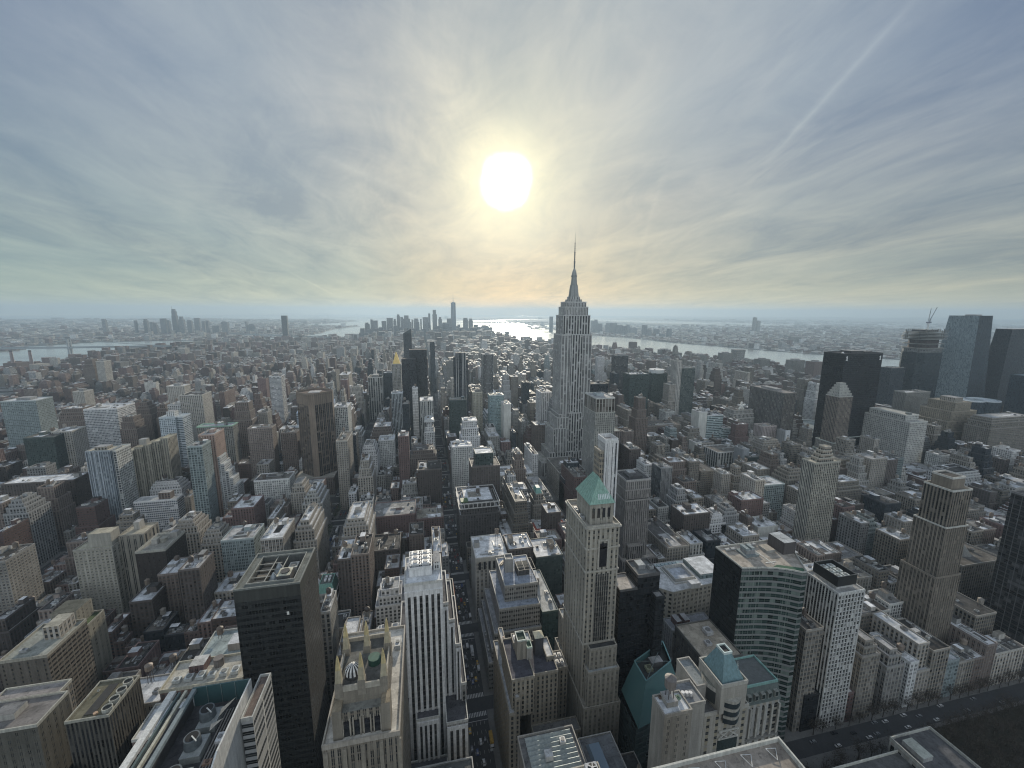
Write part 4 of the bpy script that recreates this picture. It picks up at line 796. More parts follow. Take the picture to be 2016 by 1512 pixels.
# ---- white grid tower
def whitegrid():
    b = B('white gridded tower of square dark windows with a black rooftop plant box', 276.5, 300, 203, 231, 'tower', name='white_grid_tower')
    Wt = (.66, .66, .63); G = (Wt, (.5, .5, .5), (.016, .018, .022), .66, .70, 2.65, 3.25)
    b.tier(277, 299.5, 204, 230, 0, 111, st=G, roof=(.40, .40, .39), par=1.0, parc=Wt, sides={3: (Wt, (.10, .10, .10), (.02, .02, .025), .60, .90, 2.3, 3.25)})
    for i in range(9): b.part('pier').solid(276.75+i*2.81, 277.2+i*2.81, 203.55, 204.02, 0, 111.6, PLAIN, Wt, True)
    for i in range(12): b.part('pier').solid(276.55, 277.02, 204+i*2.32, 204.4+i*2.32, 0, 111.6, PLAIN, Wt, True)
    k_ = b.part('plant_box'); o_ = rect(280, 296.5, 208, 227)
    k_.solid(281, 295.5, 209, 226, 111, 113.5, PLAIN, (.55, .55, .53)); 
    for i in range(4): j = (i+1) % 4; k_.poly([(*o_[i], 113.5), (*o_[j], 113.5), (*o_[j], 121), (*o_[i], 121)], PLAIN, (.02, .022, .022))
    k_.ring(o_, 120.6, 121.1, .5, PLAIN, (.10, .11, .11)); k_.poly([(p[0], p[1], 117) for p in o_], ROOF, (.16, .17, .17))
    for q in range(6): b.ac(282+(q % 2)*6.4, 210+(q//2)*5.4, 117, 4.6, 3.8, 2.6, (.62, .66, .64))
    b.done()
whitegrid()
# ---- block with bright white courtyard roof
b = B('broad block with a bright white roof round a square sunken court', 202, 288, 300, 352, 'building', name='courtyard_block', st='pale_arch')
cr = ((.46, .43, .36), (.4, .37, .3), GLD, .5, .5, 5, 4.4)
b.prism([(221, 306), (284, 312), (286, 350), (213, 350), (206, 345), (206, 318)], 0, 47, st=cr, roof=(.66, .67, .68), par=.6, parc=(.55, .56, .55))
b.rf.f = b.rf.f; ct = b.part('sunken_court'); ct.ring(rect(231, 252, 318, 340), 47, 51, .6, PLAIN, (.55, .55, .53)); ct.poly([(p[0], p[1], 47.4) for p in rect(231, 252, 318, 340)], ROOF, (.50, .54, .60)); ct.ring(rect(229, 254, 316, 342), 47, 48.6, .8, PLAIN, (.60, .60, .58))
b.hut(213, 219, 326, 334, 47, 54, 'blank_white', SILV); b.hut(258, 282, 318, 346, 47, 52, ((.35, .42, .42), (.3, .36, .36), (.10, .16, .17), .9, .7, 3, 4), (.64, .66, .68)); b.hut(240, 250, 307, 313, 47, 52, 'blank_white', SILV)
for q in range(7): b.part('roof_light').solid(224+q*4.4, 227.4+q*4.4, 344.5, 348, 47, 48, GLASS, (.25, .33, .36))
b.done()
b = B('grey lower block with a notched terrace in front of the white courtyard roof', 205, 250, 284, 300, 'building', name='terrace_block', st='grey'); b.tier(208, 250, 285, 300, 0, 26, st='grey', roof=(.26, .27, .29)); b.hut(214, 219, 288, 297, 26, 32, 'red'); b.hut(222, 227, 288, 297, 26, 32, 'red'); b.done()
b = B('dark gridded low block below the curved glass tower', 172, 203, 200, 262, 'building', name='gridded_block', st='dark_glass'); b.tier(208-34, 204-1.5, 203, 236, 0, 78, st=((.12, .115, .10), (.1, .1, .09), (.03, .035, .04), .74, .7, 2.8, 4.2), roof=(.38, .34, .28)); b.ac(190, 222, 78, 5, 6, 3, (.5, .5, .5)); b.ac(184, 214, 78, 4, 4, 2, (.5, .5, .5)); b.done()
# ---- ribbed stone tower
def ribt():
    b = B('grey stone tower of close vertical ribs with a louvred crown', 199, 241, 366, 412, 'tower', name='ribbed_tower')
    st = (.31, .285, .26); G = (st, (.10, .09, .085), (.03, .03, .034), .52, .95, 2.3, 4.0)
    b.tier(200, 240, 366, 410, 0, 43, st=((.28, .255, .23), (.12, .1, .1), GLD, .5, .7, 3, 4), roof=(.38, .35, .31), par=1.2); b.tier(203, 231, 372, 400, 43, 108, st=G, roof=(.2, .2, .2), par=.8, parc=(.38, .35, .32)); b.tier(202.4, 231.6, 371.4, 400.6, 110, 120, st=G, roof=(.2, .2, .2), par=.6); b.tier(204.5, 229.5, 373.5, 398.5, 108, 110, st='blank_dark', par=0); b.tier(203, 231, 372, 400, 120, 130, st=((.33, .305, .28), (.14, .13, .12), GLD, .45, .9, 2.3, 9), roof=(.10, .10, .10), par=1.4, parc=(.44, .42, .39))
    b.hut(209, 225, 378, 392, 130, 132.5, 'blank_dark', (.12, .12, .12)); b.hut(213, 221, 386, 394, 130, 133.5, 'blank_grey', (.40, .41, .41)); b.tier(207, 224, 368, 372, 43, 58, st=G, roof=(.3, .28, .25)); b.done()
ribt()
# ---- white striped tower
b = B('white and blue striped tower with tan balconied corner behind the copper roof', 160, 184, 348, 372, 'tower', name='striped_tower')
Wt = (.72, .72, .71); b.tier(166.8, 180, 350, 367, 0, 181, st=(Wt, (.08, .10, .13), (.03, .045, .07), .44, 1, 3.3, 3.4), roof=(.30, .28, .26), par=4, parc=Wt, sides={3: (Wt, (.06, .06, .07), GLD, .5, 1, 2.4, 3.4)})
b.tier(163, 167.5, 352, 366, 0, 172, st=((.42, .36, .26), (.3, .26, .2), (.05, .05, .06), .6, .55, 3, 5.4), roof=(.4, .36, .3), par=1)
for q in range(4): b.part('pier').solid(166.8+q*4.0, 168.3+q*4.0, 349.2, 350.02, 96, 183, PLAIN, Wt, True)
b.tier(165, 182, 348.6, 368, 0, 95, st=((.42, .36, .26), (.3, .26, .2), GLD, .44, .8, 4, 3.4), roof=(.4, .4, .4)); b.done()
# ---- chamfered brown tower turned to the grid
def threepark():
    b = B('tall brown brick tower with cut corners and black window strips, standing alone', -212, -146, 705, 772, 'tower', name='chamfered_tower')
    c = (.25, .185, .13); V = (c, (.05, .04, .038), (.03, .03, .035), .74, .95, 6.2, 3.5); Bk = (c, c, GLD, .14, .9, 3, 3.5)
    cx_, cy_, r_, ch = -178.5, 737, 27.5, 4.6; pts = []
    for q in range(4):
        a_ = q*PI/2-PI/2; d_ = Vector((math.cos(a_), math.sin(a_))); n_ = Vector((-d_.y, d_.x)); p = Vector((cx_, cy_))+d_*r_; pts += [tuple(p-n_*ch), tuple(p+n_*ch)]
    b.prism(pts, 0, 152, st=V, roof=(.2, .15, .12), par=0, sides={0: Bk, 2: Bk, 4: Bk, 6: Bk})
    b.prism([(cx_+(x-cx_)*1.015, cy_+(y-cy_)*1.015) for x, y in pts], 152, 169, st=(c, c, GLD, .10, 1, 3.2, 30), roof=(.16, .12, .10), par=2.4, parc=darker(c, .9))
    b.hut(cx_-9, cx_+9, cy_-9, cy_+9, 165, 170, 'blank_grey', (.45, .45, .45)); b.tier(-212, -150, 700, 770, 0, 30, st='brown', roof=GRV); b.done()
threepark()

# ---- near left group
def wedge():
    b = B('office block with a blank white side wall, glass roof screens and three round cooling fans', -114, -75, 126, 192, 'building', name='screen_roof_block')
    wh = (.62, .61, .57); b.w.box(-112, -80, 128, 182, 0, 131, ((.12, .14, .14), (.1, .1, .1), (.03, .05, .055), .9, .6, 2, 3.8), None, 1, {1: (wh, wh, GLD, 0, .5, 4, 4)})
    b.rf.poly([(-112, 128, 131), (-80, 128, 131), (-80, 182, 131), (-112, 182, 131)], ROOF, (.08, .08, .085))
    s_ = b.part('white_screen_wall'); s_.solid(-80.6, -79.98, 150, 182, 131, 140, PLAIN, wh, True); s_.poly([(-80.6, 128, 131), (-80, 128, 131), (-80, 150, 140), (-80.6, 150, 140)], PLAIN, wh); s_.poly([(-80, 128, 131), (-80, 150, 131), (-80, 150, 140)], PLAIN, wh)
    g = b.part('glass_screen'); g.solid(-103, -80.7, 181.4, 182.0, 131, 140.2, GLASS, (.04, .085, .09)); 
    for q in range(5): g.solid(-103+q*5.5, -102.8+q*5.5, 181.2, 181.4, 131, 140.2, METAL, (.2, .25, .25))
    for x, w_, z, c in ((-112, 2.6, 140, (.64, .63, .58)), (-108.6, .8, 139, (.10, .14, .14)), (-106.2, 1.0, 139.4, (.52, .49, .36)), (-103, 1.6, 140, (.22, .26, .27))):
        k_ = b.part('roof_beam'); k_.solid(x, x+w_, 128, 182, z-1.5, z, PLAIN, c, True)
    b.part('louvre_bank').solid(-105.2, -103, 128, 181, 131, 136, PLAIN, (.06, .06, .06))
    for y in (172, 160, 147):
        f = b.part('cooling_fan'); f.solid(-96, -89, y-5, y+4, 131, 134, METAL, (.36, .38, .37)); f.cyl(-93.4, y, 3.0, 2.7, 134, 138, METAL, (.14, .16, .17), 20); f.cyl(-93.4, y, 2.2, 2.2, 138, 138.1, METAL, (.02, .02, .02), 16); f.beam((-93.4, y, 138.3), (-90.6, y-2.6, 138.4), .25, METAL, (.7, .7, .66))
    p = b.part('pipe_deck')
    for q in range(6): p.solid(-88+q*1.2, -87.5+q*1.2, 130, 176, 131, 132+q*.2, PLAIN, (.22, .20, .18))
    pt = b.part('canopy'); pt.poly([(-88, 172, 137), (-84, 176, 137.4), (-87.4, 168, 137)], PLAIN, (.48, .40, .28)); pt.poly([(-89.5, 166, 136), (-85.8, 168, 136), (-88.8, 163, 136)], PLAIN, (.48, .42, .32)); b.ac(-86, 160, 131, 2.4, 4, 2.6, (.65, .65, .65)); b.ac(-87, 152, 131, 3, 2, 2.0, (.3, .2, .15))
    b.done()
    c = B('narrow white block with dark ribbon windows beside the blank white wall', -79.5, -74, 166, 192, 'building', name='ribbon_block', st='white'); c.tier(-79.5, -75, 168, 190, 0, 133, st=((.50, .50, .47), (.4, .4, .4), (.02, .025, .028), 1, .50, 5, 3.7), roof=(.20, .16, .14), par=1.2, sides={1: ((.62, .62, .58), (.4, .4, .4), (.03, .04, .042), .94, .52, 11, 3.7)}); c.done()
wedge()
def fans():
    b = B('brown flat roofed block with a row of four round roof fans', -176, -155, 208, 234, 'building', name='fan_roof_block')
    st = ((.10, .09, .07), (.06, .055, .045), (.02, .02, .02), .5, 1, 1.8, 4); b.tier(-174, -156, 210, 233, 0, 107, st=st, roof=(.15, .14, .10), par=.7, parc=(.36, .34, .26))  # wall colour darkened to stand for shade at the lower left
    b.part('dark_pit_slab').solid(-168, -163.6, 212.5, 230, 107, 107.3, PLAIN, (.035, .033, .03))  # raised near-black slab; its colour stands for the shade of a pit
    for q in range(4):
        f = b.part('round_fan'); x, y = -158.6, 213.5+q*5.1; f.cyl(x, y, 2.1, 2.1, 107, 108.4, METAL, (.05, .05, .045), 18); 
        pts = [(x+2.15*math.cos(2*PI*i/16), y+2.15*math.sin(2*PI*i/16)) for i in range(16)]; f.ring(pts, 107, 109, .3, PLAIN, (.46, .45, .37))
    b.part('round_vent').cyl(-163, 212.4, .9, .9, 107, 107.8, PLAIN, (.48, .33, .22), 12); b.ac(-171, 226, 107, 1, 1, .9, (.5, .5, .45)); b.done()
    b = B('dark block with a blue grey roof below the four round fans', -192, -170, 190, 207, 'building', name='low_block', st='dkbrick'); b.tier(-191, -171, 193, 206, 0, 84, st=((.06, .06, .07), (.05, .05, .05), GLD, 1, .5, 4, 3.6), roof=(.40, .43, .49), par=.3); b.done()
    b = B('grey stone block with an L shaped pale edged roof at the left edge', -228, -178, 206, 236, 'building', name='edged_roof_block', st='tan_dk'); b.tier(-226, -183, 208, 226, 0, 110, st=((.12, .11, .085), (.08, .075, .06), GLD, .3, .5, 3.4, 3.6), roof=(.22, .205, .195), par=.9, parc=(.42, .40, .32)); b.tier(-215, -187, 226, 234, 0, 110, st='tan_dk', roof=(.30, .28, .27), par=.9, parc=(.42, .40, .32)); b.hut(-205, -196, 214, 221, 110, 113, 'blank_tan', (.2, .2, .2)); b.done()  # front tier's wall colour darkened to carry the lower-left shade
fans()
b = B('brick block with white roof huts and a cream parapet left of the black slab', -152, -107, 236, 292, 'building', name='cluttered_roof_block', st='brown')
b.tier(-150, -108, 236, 256, 0, 92, st='brick', roof=(.52, .50, .44), par=1.4, parc=(.52, .47, .33)); b.tier(-146, -118, 262, 290, 0, 84, st='tan_dk', roof=(.36, .42, .42), par=1, parc=(.46, .47, .44))
for q in range(6): b.ac(-146+q*6, 240, 92, 4, 3+q % 3, 2.4, (.62, .64, .62))
b.part('cistern').cyl(-126, 250, 2.6, 2.6, 92, 97, PLAIN, (.20, .17, .15), 14); b.hut(-140, -132, 246, 254, 92, 97, 'red', (.5, .5, .48)); b.hut(-130, -122, 270, 280, 84, 89, 'blank_tan', SILV); b.tank(-140, 284, 84); b.done()
b = B('low white roofed row behind the four round fans', -190, -152, 238, 262, 'building', name='white_roof_block', st='tan'); b.tier(-176, -153, 240, 260, 0, 82, st='tan', roof=SILV, par=1); b.tier(-150, -115, 212, 232, 0, 88, st='brick', roof=(.58, .60, .62), par=1.0, parc=(.56, .54, .46)); b.tank(-166, 256, 82, 2.0, 3, 9, (.36, .27, .2)); b.ac(-160, 246, 82); b.ac(-170, 244, 82); b.ac(-140, 220, 88, 3, 4, 2, (.7, .7, .7)); b.ac(-130, 218, 88, 3, 4, 2, (.7, .7, .7)); b.done()
def slabs():
    b = B('big beige apartment slab with a blank penthouse block and ribbed end bays', -336, -298, 446, 478, 'tower', name='apartment_slab')
    c = (.36, .335, .27); st = (c, (.3, .28, .22), GLD, .42, .40, 3.6, 3.0)
    b.tier(-335, -303, 446, 470, 0, 74, st=st, roof=(.40, .38, .30), par=.9, sides={1: ((.44, .41, .33), (.3, .28, .22), GLD, .40, .62, 5.4, 3.0)}); b.hut(-324, -305, 450, 462, 74, 88, (c, c, GLD, .10, .2, 6, 4), (.42, .39, .31)); b.tier(-303, -281, 456, 480, 0, 80, st=((.30, .27, .21), (.08, .07, .06), GLD, .4, .95, 5.5, 3.0), roof=(.38, .35, .28)); b.hut(-296, -291, 468, 476, 80, 88, 'blank_tan'); b.done()
    b = B('near black brick block with a double pale parapet and rounded roof structures', -276, -246, 424, 462, 'building', name='black_brick_block'); bk = ((.045, .038, .036), (.04, .035, .03), (.04, .04, .045), .2, .4, 4, 3.4)
    b.tier(-272, -247, 426, 461, 0, 76, st=bk, roof=(.28, .27, .24), par=1.4, parc=(.40, .38, .31)); b.part('coping').ring(rect(-270.6, -248.4, 427.4, 459.6), 76, 77.4, .4, PLAIN, (.46, .44, .36)); b.part('drum').cyl(-258, 445, 3.2, 3.2, 76, 80, PLAIN, (.30, .28, .22), 16); b.hut(-266, -261, 440, 448, 76, 81, 'blank_tan', (.35, .33, .27)); b.hut(-256, -250, 452, 458, 76, 81, 'blank_tan'); b.done()
    b = B('rounded tan block with a terrace garden behind the long tan slab', -278, -246, 318, 352, 'building', name='terrace_garden_block'); st = ((.30, .27, .195), (.2, .18, .14), GLD, .30, .42, 4.6, 3.2)
    pts = [(-275, 325), (-256, 325), (-251.5, 327), (-250, 331), (-250, 350), (-275, 350)]; b.prism(pts, 0, 71, st=st, roof=(.10, .13, .07), par=1.2, parc=(.36, .33, .25)); b.hut(-272, -256, 334, 349, 71, 84, ((.30, .27, .2), (.2, .18, .14), GLD, .3, .4, 4, 3), (.12, .12, .1)); b.hut(-275, -267, 326, 333, 71, 80, 'blank_tan'); b.done()
    b = B('long tan slab with a ribbon banded west side running away from the camera', -262, -236, 284, 326, 'building', name='long_slab'); b.tier(-262, -237, 284, 316, 0, 88, st=((.14, .12, .095), (.1, .09, .07), GLD, .2, .4, 4, 3.2), roof=(.30, .31, .28), par=1.3, parc=(.36, .33, .25), sides={1: ((.19, .17, .13), (.14, .12, .1), (.02, .02, .02), 1, .44, 4, 3.2)}); b.hut(-250, -241, 300, 313, 88, 97, 'tan', (.40, .38, .32)); b.ac(-256, 290, 88, 4, 2, 2); b.done()  # shade of this corner put into the long slab's darkened wall colour
    b = B('tall blue white tower with serrated balcony edges among the eastern blocks', -441, -406, 790, 826, 'tower', name='balcony_tower'); st = ((.50, .56, .60), (.4, .46, .5), (.05, .08, .11), .62, .52, 3.0, 3.1)
    b.tier(-440, -416, 792, 815, 0, 123, st=st, roof=(.42, .48, .52)); b.tier(-431, -407, 796, 822, 0, 122, st=((.56, .61, .65), (.4, .46, .5), (.05, .08, .11), .95, .5, 6, 3.1), roof=(.42, .48, .52)); b.hut(-432, -420, 800, 812, 123, 132, 'white'); b.part('pier').solid(-428.4, -427.2, 791.4, 792.02, 0, 124, PLAIN, (.6, .66, .7), True); b.done()
    b = B('blue glass tower with a white open corner frame at the left', -420, -385, 598, 634, 'tower', name='frame_corner_tower'); wf = (.60, .62, .60)
    st = ((.16, .21, .27), (.1, .14, .18), (.04, .07, .11), .8, .62, 3, 3.2); b.tier(-418, -392, 600, 622, 0, 127, st=((.34, .38, .41), (.08, .1, .14), (.04, .07, .11), .55, .82, 2.6, 3.2), roof=(.52, .48, .38), par=1); b.tier(-398, -388, 604, 632, 0, 125, st=(wf, (.5, .5, .5), (.02, .03, .04), .72, .70, 3.2, 3.2), roof=(.5, .48, .4)); b.hut(-412, -398, 606, 616, 127, 131, 'tan')
    for q in range(4): b.part('pier').solid(-418+q*4.6, -417.4+q*4.6, 599.3, 600.02, 0, 128, PLAIN, (.5, .55, .6), True)
    b.done()
    b = B('beige brick tower of stepped vertical bays beside the blue white balcony tower', -416, -366, 660, 700, 'tower', name='stepped_bay_tower')
    for q in range(5): b.tier(-414+q*9.4, -404.6+q*9.4, 661+q*3.2, 690+q*2, 0, 106+q*3.2, st=((.38, .345, .26), (.10, .09, .08), GLD, .42, .66, 3.2, 3.0), roof=(.40, .38, .3))
    b.hut(-402, -393, 672, 680, 112, 120, 'blank_tan'); b.done()
    b = B('white terraced tower stepping down to the right below the brick slabs', -304, -268, 640, 668, 'tower', name='terraced_tower'); st = ((.58, .60, .60), (.5, .5, .5), (.05, .06, .08), .62, .55, 3.4, 3.2)
    for q in range(7): b.tier(-302+q*4.6, -297.4+q*4.6+(4 if q == 0 else 0), 641+q*.01, 662, 0, 118-q*11, st=st, roof=(.5, .52, .52), seed=q)
    b.hut(-300, -294, 645, 656, 118, 123, 'white'); b.done()
    b = B('white banded slab with a brown penthouse beside the blue glass tower', -378, -326, 600, 625, 'building', name='banded_slab'); b.tier(-377, -327, 602, 618, 0, 54, st='white_band', roof=(.45, .46, .46)); b.tier(-395, -377, 600, 618, 0, 36, st='blank_grey', roof=(.4, .42, .44)); b.hut(-350, -336, 606, 615, 54, 63, 'brown'); b.done()
slabs()
# ---- copper topped small tower and neighbours left of the avenue
b = B('brown block with a white terrace and a square green copper attic', -103, -84, 370, 406, 'building', name='copper_attic_block'); b.tier(-102, -85, 375, 405, 0, 36, st='brown', roof=(.4, .38, .33), par=1, parc=(.52, .50, .44)); b.tier(-103, -86.5, 378, 403, 36, 41, st='stone', roof=(.3, .28, .25)); m_ = b.part('copper_attic'); m_.frustum(-103, -88, 378, 398, 41, -101.6, -90, 380, 396, 49.6, PLAIN, (.20, .40, .34), (.1, .12, .11)); m_.ring(rect(-101.6, -90, 380, 396), 49.2, 50.4, .5, PLAIN, (.25, .46, .39)); b.ac(-98, 384, 49.6, 2, 8, 1.8, (.7, .7, .7)); b.ac(-94.5, 384, 49.6, 2, 8, 1.8, (.7, .7, .7)); b.done()
b = B('dark brick block with an orange netted parapet and scaffold along the avenue', 2, 21, 284, 348, 'building', name='netted_block'); b.tier(3, 20, 285, 340, 0, 66, st='dkbrick', roof=(.10, .11, .10), par=1.2, parc=(.40, .38, .3))
for q in range(7): n_ = b.part('safety_net'); x = 20.05; y = 288+q*7.2; n_.poly([(x+.1, y, 58+(q % 3)), (x+1.2, y+3.6, 57), (x+1.1, y+6.6, 60), (x+.4, y+6.8, 66.5), (x+.1, y+.2, 66.5)], PLAIN, (.62, .16, .07))
b.part('safety_net').solid(2.2, 2.9, 288, 300, 60, 67, PLAIN, (.6, .2, .1)); b.hut(6, 12, 322, 332, 66, 71, 'blank_dark'); b.done()
# ---- right hand group
def rightside():
    b = B('tan tower of tall brown ribs with a white edged crown right of the garment lofts', 411, 437, 228, 256, 'tower', name='rib_crown_tower'); c = (.25, .205, .15); st = (c, (.06, .05, .04), (.03, .03, .03), .50, .94, 2.5, 3.6)
    b.tier(412, 433, 230, 250, 0, 163, st=st, roof=(.2, .18, .15), par=.8, parc=(.56, .54, .47)); b.tier(410.5, 434.5, 229, 252, 0, 132, st=st, roof=(.3, .28, .24), par=.5, parc=(.56, .54, .47)); b.tier(416, 430, 234, 248, 163, 172, st=(c, c, GLD, 0, .5, 3, 3), roof=(.10, .09, .08), par=1, parc=(.6, .57, .5)); b.tier(408, 436, 228, 254, 0, 88, st=st, roof=(.3, .28, .24)); b.done()
    b = B('tall residential tower of pale ribs and dark windows with a tiered cream penthouse', 440, 484, 370, 400, 'tower', name='tiered_penthouse_tower'); st = ((.44, .42, .34), (.2, .18, .15), (.035, .035, .035), .56, .60, 2.7, 3.1)
    b.tier(444, 481, 375, 392, 0, 130, st=st, roof=(.46, .43, .36), par=1, sides={3: ((.50, .47, .38), (.10, .09, .08), GLD, .5, .86, 2.2, 3.1)})
    for q in range(4): b.tier(453+q*2, 474-q*2, 378, 389-q, 130+q*4.6, 134.6+q*4.6, st=((.50, .46, .37), (.3, .25, .2), GLD, .8, .4, 3, 4.6), roof=(.4, .35, .28), par=.5)
    b.tank(470, 388, 130, 2, 4, 3); b.done()
    b = B('black office slab of long pale horizontal lines at the right edge', 519, 600, 198, 262, 'tower', name='black_banded_tower'); b.tier(520, 598, 200, 250, 0, 144, st='black_band', roof=(.10, .10, .10), par=1.2, parc=(.2, .2, .2)); b.done()
    b = B('broad dark glass tower with a white numeral at each top corner', 790, 892, 632, 690, 'skyscraper', name='numeral_tower'); K = ((.018, .020, .024), (.016, .018, .022), (.012, .015, .02), .8, .74, 2.0, 3.8)
    b.tier(794, 886, 640, 684, 0, 226, st=K, roof=(.06, .06, .065), par=1.2, parc=(.03, .03, .035)); b.hut(820, 850, 650, 672, 226, 231, 'blank_dark'); b.hut(856, 874, 652, 670, 226, 229.5, 'blank_dark'); b.tier(776, 900, 640, 700, 0, 16, st='black', roof=TAR)
    def one(x, y, z):
        m_ = b.part('numeral'); m_.solid(x+1.2, x+3.2, y-.5, y, z, z+8.4, PLAIN, (.8, .8, .8), True); m_.solid(x, x+1.2, y-.5, y, z+5.6, z+7.4, PLAIN, (.8, .8, .8), True); m_.solid(x-.2, x+4.6, y-.55, y-.01, z, z+.9, PLAIN, (.8, .8, .8), True)
    one(797, 639.95, 213.5); one(878, 639.95, 213.5); b.part('white_dome').cyl(800, 650, 2.6, .2, 227, 230, PLAIN, (.7, .7, .7), 12); b.done()
    b = B('round low arena with a drum wall and shallow dished roof', 820, 965, 700, 850, 'arena', name='arena'); b.w.f = []; b.w = MB(); n = 48; pts = [(893+66*math.cos(2*PI*i/n), 776+66*math.sin(2*PI*i/n)) for i in range(n)]
    b.w.prism(pts, 0, 40, ((.30, .34, .34), (.2, .2, .2), GLD, .15, .9, 4, 12), None); b.pp.ring(pts, 39.9, 42, 2.0, PLAIN, (.60, .64, .62)); c3 = b.part('dished_roof')
    for (r0, z0), (r1, z1) in (((64, 39), (40, 36)), ((40, 36), (10, 34.4)), ((10, 34.4), (.01, 34.2))):
        for i in range(n): 
            a0, a1 = 2*PI*i/n, 2*PI*(i+1)/n; c3.poly([(893+r0*math.cos(a0), 776+r0*math.sin(a0), z0), (893+r0*math.cos(a1), 776+r0*math.sin(a1), z0), (893+r1*math.cos(a1), 776+r1*math.sin(a1), z1), (893+r1*math.cos(a0), 776+r1*math.sin(a0), z1)], ROOF, (.30, .33, .32))
    b.done()
    b = B('slim brick tower with a pale tapering crown before the dark numeral tower', 748, 800, 600, 650, 'skyscraper', name='crown_tower'); st = ((.27, .215, .165), (.13, .1, .09), GLD, .5, .82, 3, 3.5); pl = (.46, .45, .40)
    b.tier(754, 786, 608, 634, 0, 150, st=st, roof=pl, par=1, parc=pl)
    for q, z in enumerate((150, 155, 160, 165, 169)): i_ = q*1.9; b.tier(755.5+i_, 784.5-i_, 609.5+i_, 632.5-i_, z, z+5, st=(pl, (.3, .3, .27), GLD, .3, .5, 3, 5), roof=pl, par=.6)
    b.tier(750, 796, 604, 640, 0, 62, st=((.34, .32, .27), (.2, .18, .16), GLD, .5, .7, 3, 3.5), roof=(.4, .42, .4), parc=(.5, .56, .53)); b.tier(748, 800, 602, 642, 0, 44, st='teal_grid', roof=(.4, .44, .42), parc=(.5, .56, .53)); b.done()
    b = B('dark brown gridded slab with pale vertical fins seen corner on', 716, 762, 690, 800, 'tower', name='finned_slab'); b.tier(727, 758, 700, 792, 0, 140, st=((.26, .24, .215), (.07, .07, .07), (.03, .035, .038), .70, .88, 3.6, 3.6), roof=(.34, .31, .29), par=1); b.hut(735, 750, 730, 770, 140, 144, 'blank_grey'); b.done()
    b = B('white gridded hotel with a stepped top near the river towers', 855, 960, 556, 690, 'hotel', name='gridded_hotel'); st = ((.58, .58, .54), (.4, .4, .4), (.05, .05, .055), .62, .55, 3.4, 3.6)
    b.tier(863, 905, 560, 640, 0, 108, st=st, roof=(.40, .40, .38)); b.tier(868, 900, 572, 636, 108, 118, st=st, roof=(.45, .45, .42)); b.part('round_vent').cyl(886, 580, 5, 5, 118, 121, METAL, (.18, .2, .2), 18); b.done()
    b = B('wide stepped tan brick hotel ziggurat left of the glass drum', 1040, 1180, 612, 690, 'hotel', name='ziggurat_hotel'); st = ((.30, .255, .18), (.2, .17, .13), GLD, .45, .55, 3.4, 3.3)
    for t in ((1044, 1160, 616, 684, 0, 62), (1052, 1146, 618, 680, 62, 84), (1062, 1132, 620, 676, 84, 104), (1072, 1116, 622, 670, 104, 122)): b.tier(*t, st=st, roof=(.36, .33, .27))
    b.hut(1082, 1104, 630, 656, 122, 131, 'tan'); b.done()
    b = B('blue green glass tower with one leaning face, tallest at the right', 1500, 1575, 850, 935, 'skyscraper', name='leaning_glass_tower')
    A = [(1494, 846, 0), (1572, 846, 0), (1572, 940, 0), (1484, 940, 0)]; T_ = [(1512, 862, 299), (1562, 862, 299), (1566, 925, 299), (1502, 925, 299)]
    def lean(A, T_, faces):
        for i, q in enumerate(faces):
            j = (i+1) % 4; n = max(1, round((Vector(A[j])-Vector(A[i])).length/q[5])); h = T_[0][2]/q[6]
            b.w.poly([A[i], A[j], T_[j], T_[i]], FAC, q[0], q[1], q[2], (q[3], q[4], i+.5), [(7, 400), (7+n, 400), (7+n, 400+h), (7, 400+h)])
        b.rf.poly(T_, ROOF, (.5, .5, .5))
    lean(A, T_, (STY['blue_dk'], STY['blue_dk'], STY['blue_dk'], STY['omw'])); b.hut(1530, 1552, 880, 905, 299, 302, 'blank_grey', (.5, .4, .35)); b.done()  # last face coloured lighter: its bright reflection is put into the glass colour
    b = B('dark glass tower with a sloped side cut by the right edge of the view', 1640, 1790, 830, 930, 'skyscraper', name='sloped_glass_tower'); A = [(1590, 836, 0), (1780, 836, 0), (1780, 890, 0), (1590, 890, 0)]; T_ = [(1625, 850, 262), (1760, 850, 262), (1760, 885, 262), (1625, 885, 262)]; lean(A, T_, (STY['dark_glass'],)*4); b.done()
    b = B('blue glass low tower in front of the sloped tower at the right edge', 1500, 1600, 690, 760, 'tower', name='blue_slab', st='blue_dk'); b.tier(1480, 1600, 690, 760, 0, 150, st='blue_dk', roof=(.2, .25, .28)); b.done()
    b = B('silver rimmed glass drum building below the leaning glass tower', 1290, 1400, 700, 790, 'building', name='glass_drum'); b.w = MB()
    for cx_, cy_, r_ in ((1325, 745, 28), (1362, 738, 30)):
        pts = [(cx_+r_*math.cos(2*PI*i/24), cy_+r_*math.sin(2*PI*i/24)) for i in range(24)]; b.w.prism(pts, 0, 92, STY['blue_dk'], None); b.rf.poly([(*p, 92) for p in pts], ROOF, (.5, .55, .58)); b.pp.ring(pts, 91.9, 94, 2, METAL, (.6, .65, .68))
    b.done()
    b = B('glass office tower under construction with open floor plates and a steel crown', 1290, 1440, 840, 960, 'skyscraper', name='unfinished_tower'); x0, x1, y0, y1 = 1362, 1450, 885, 945
    def octo(k_): c = 12; return [(x0+c-k_, y0-k_), (x1-c+k_, y0-k_), (x1+k_, y0+c-k_), (x1+k_, y1-c+k_), (x1-c+k_, y1+k_), (x0+c-k_, y1+k_), (x0-k_, y1-c+k_), (x0-k_, y0+c-k_)]
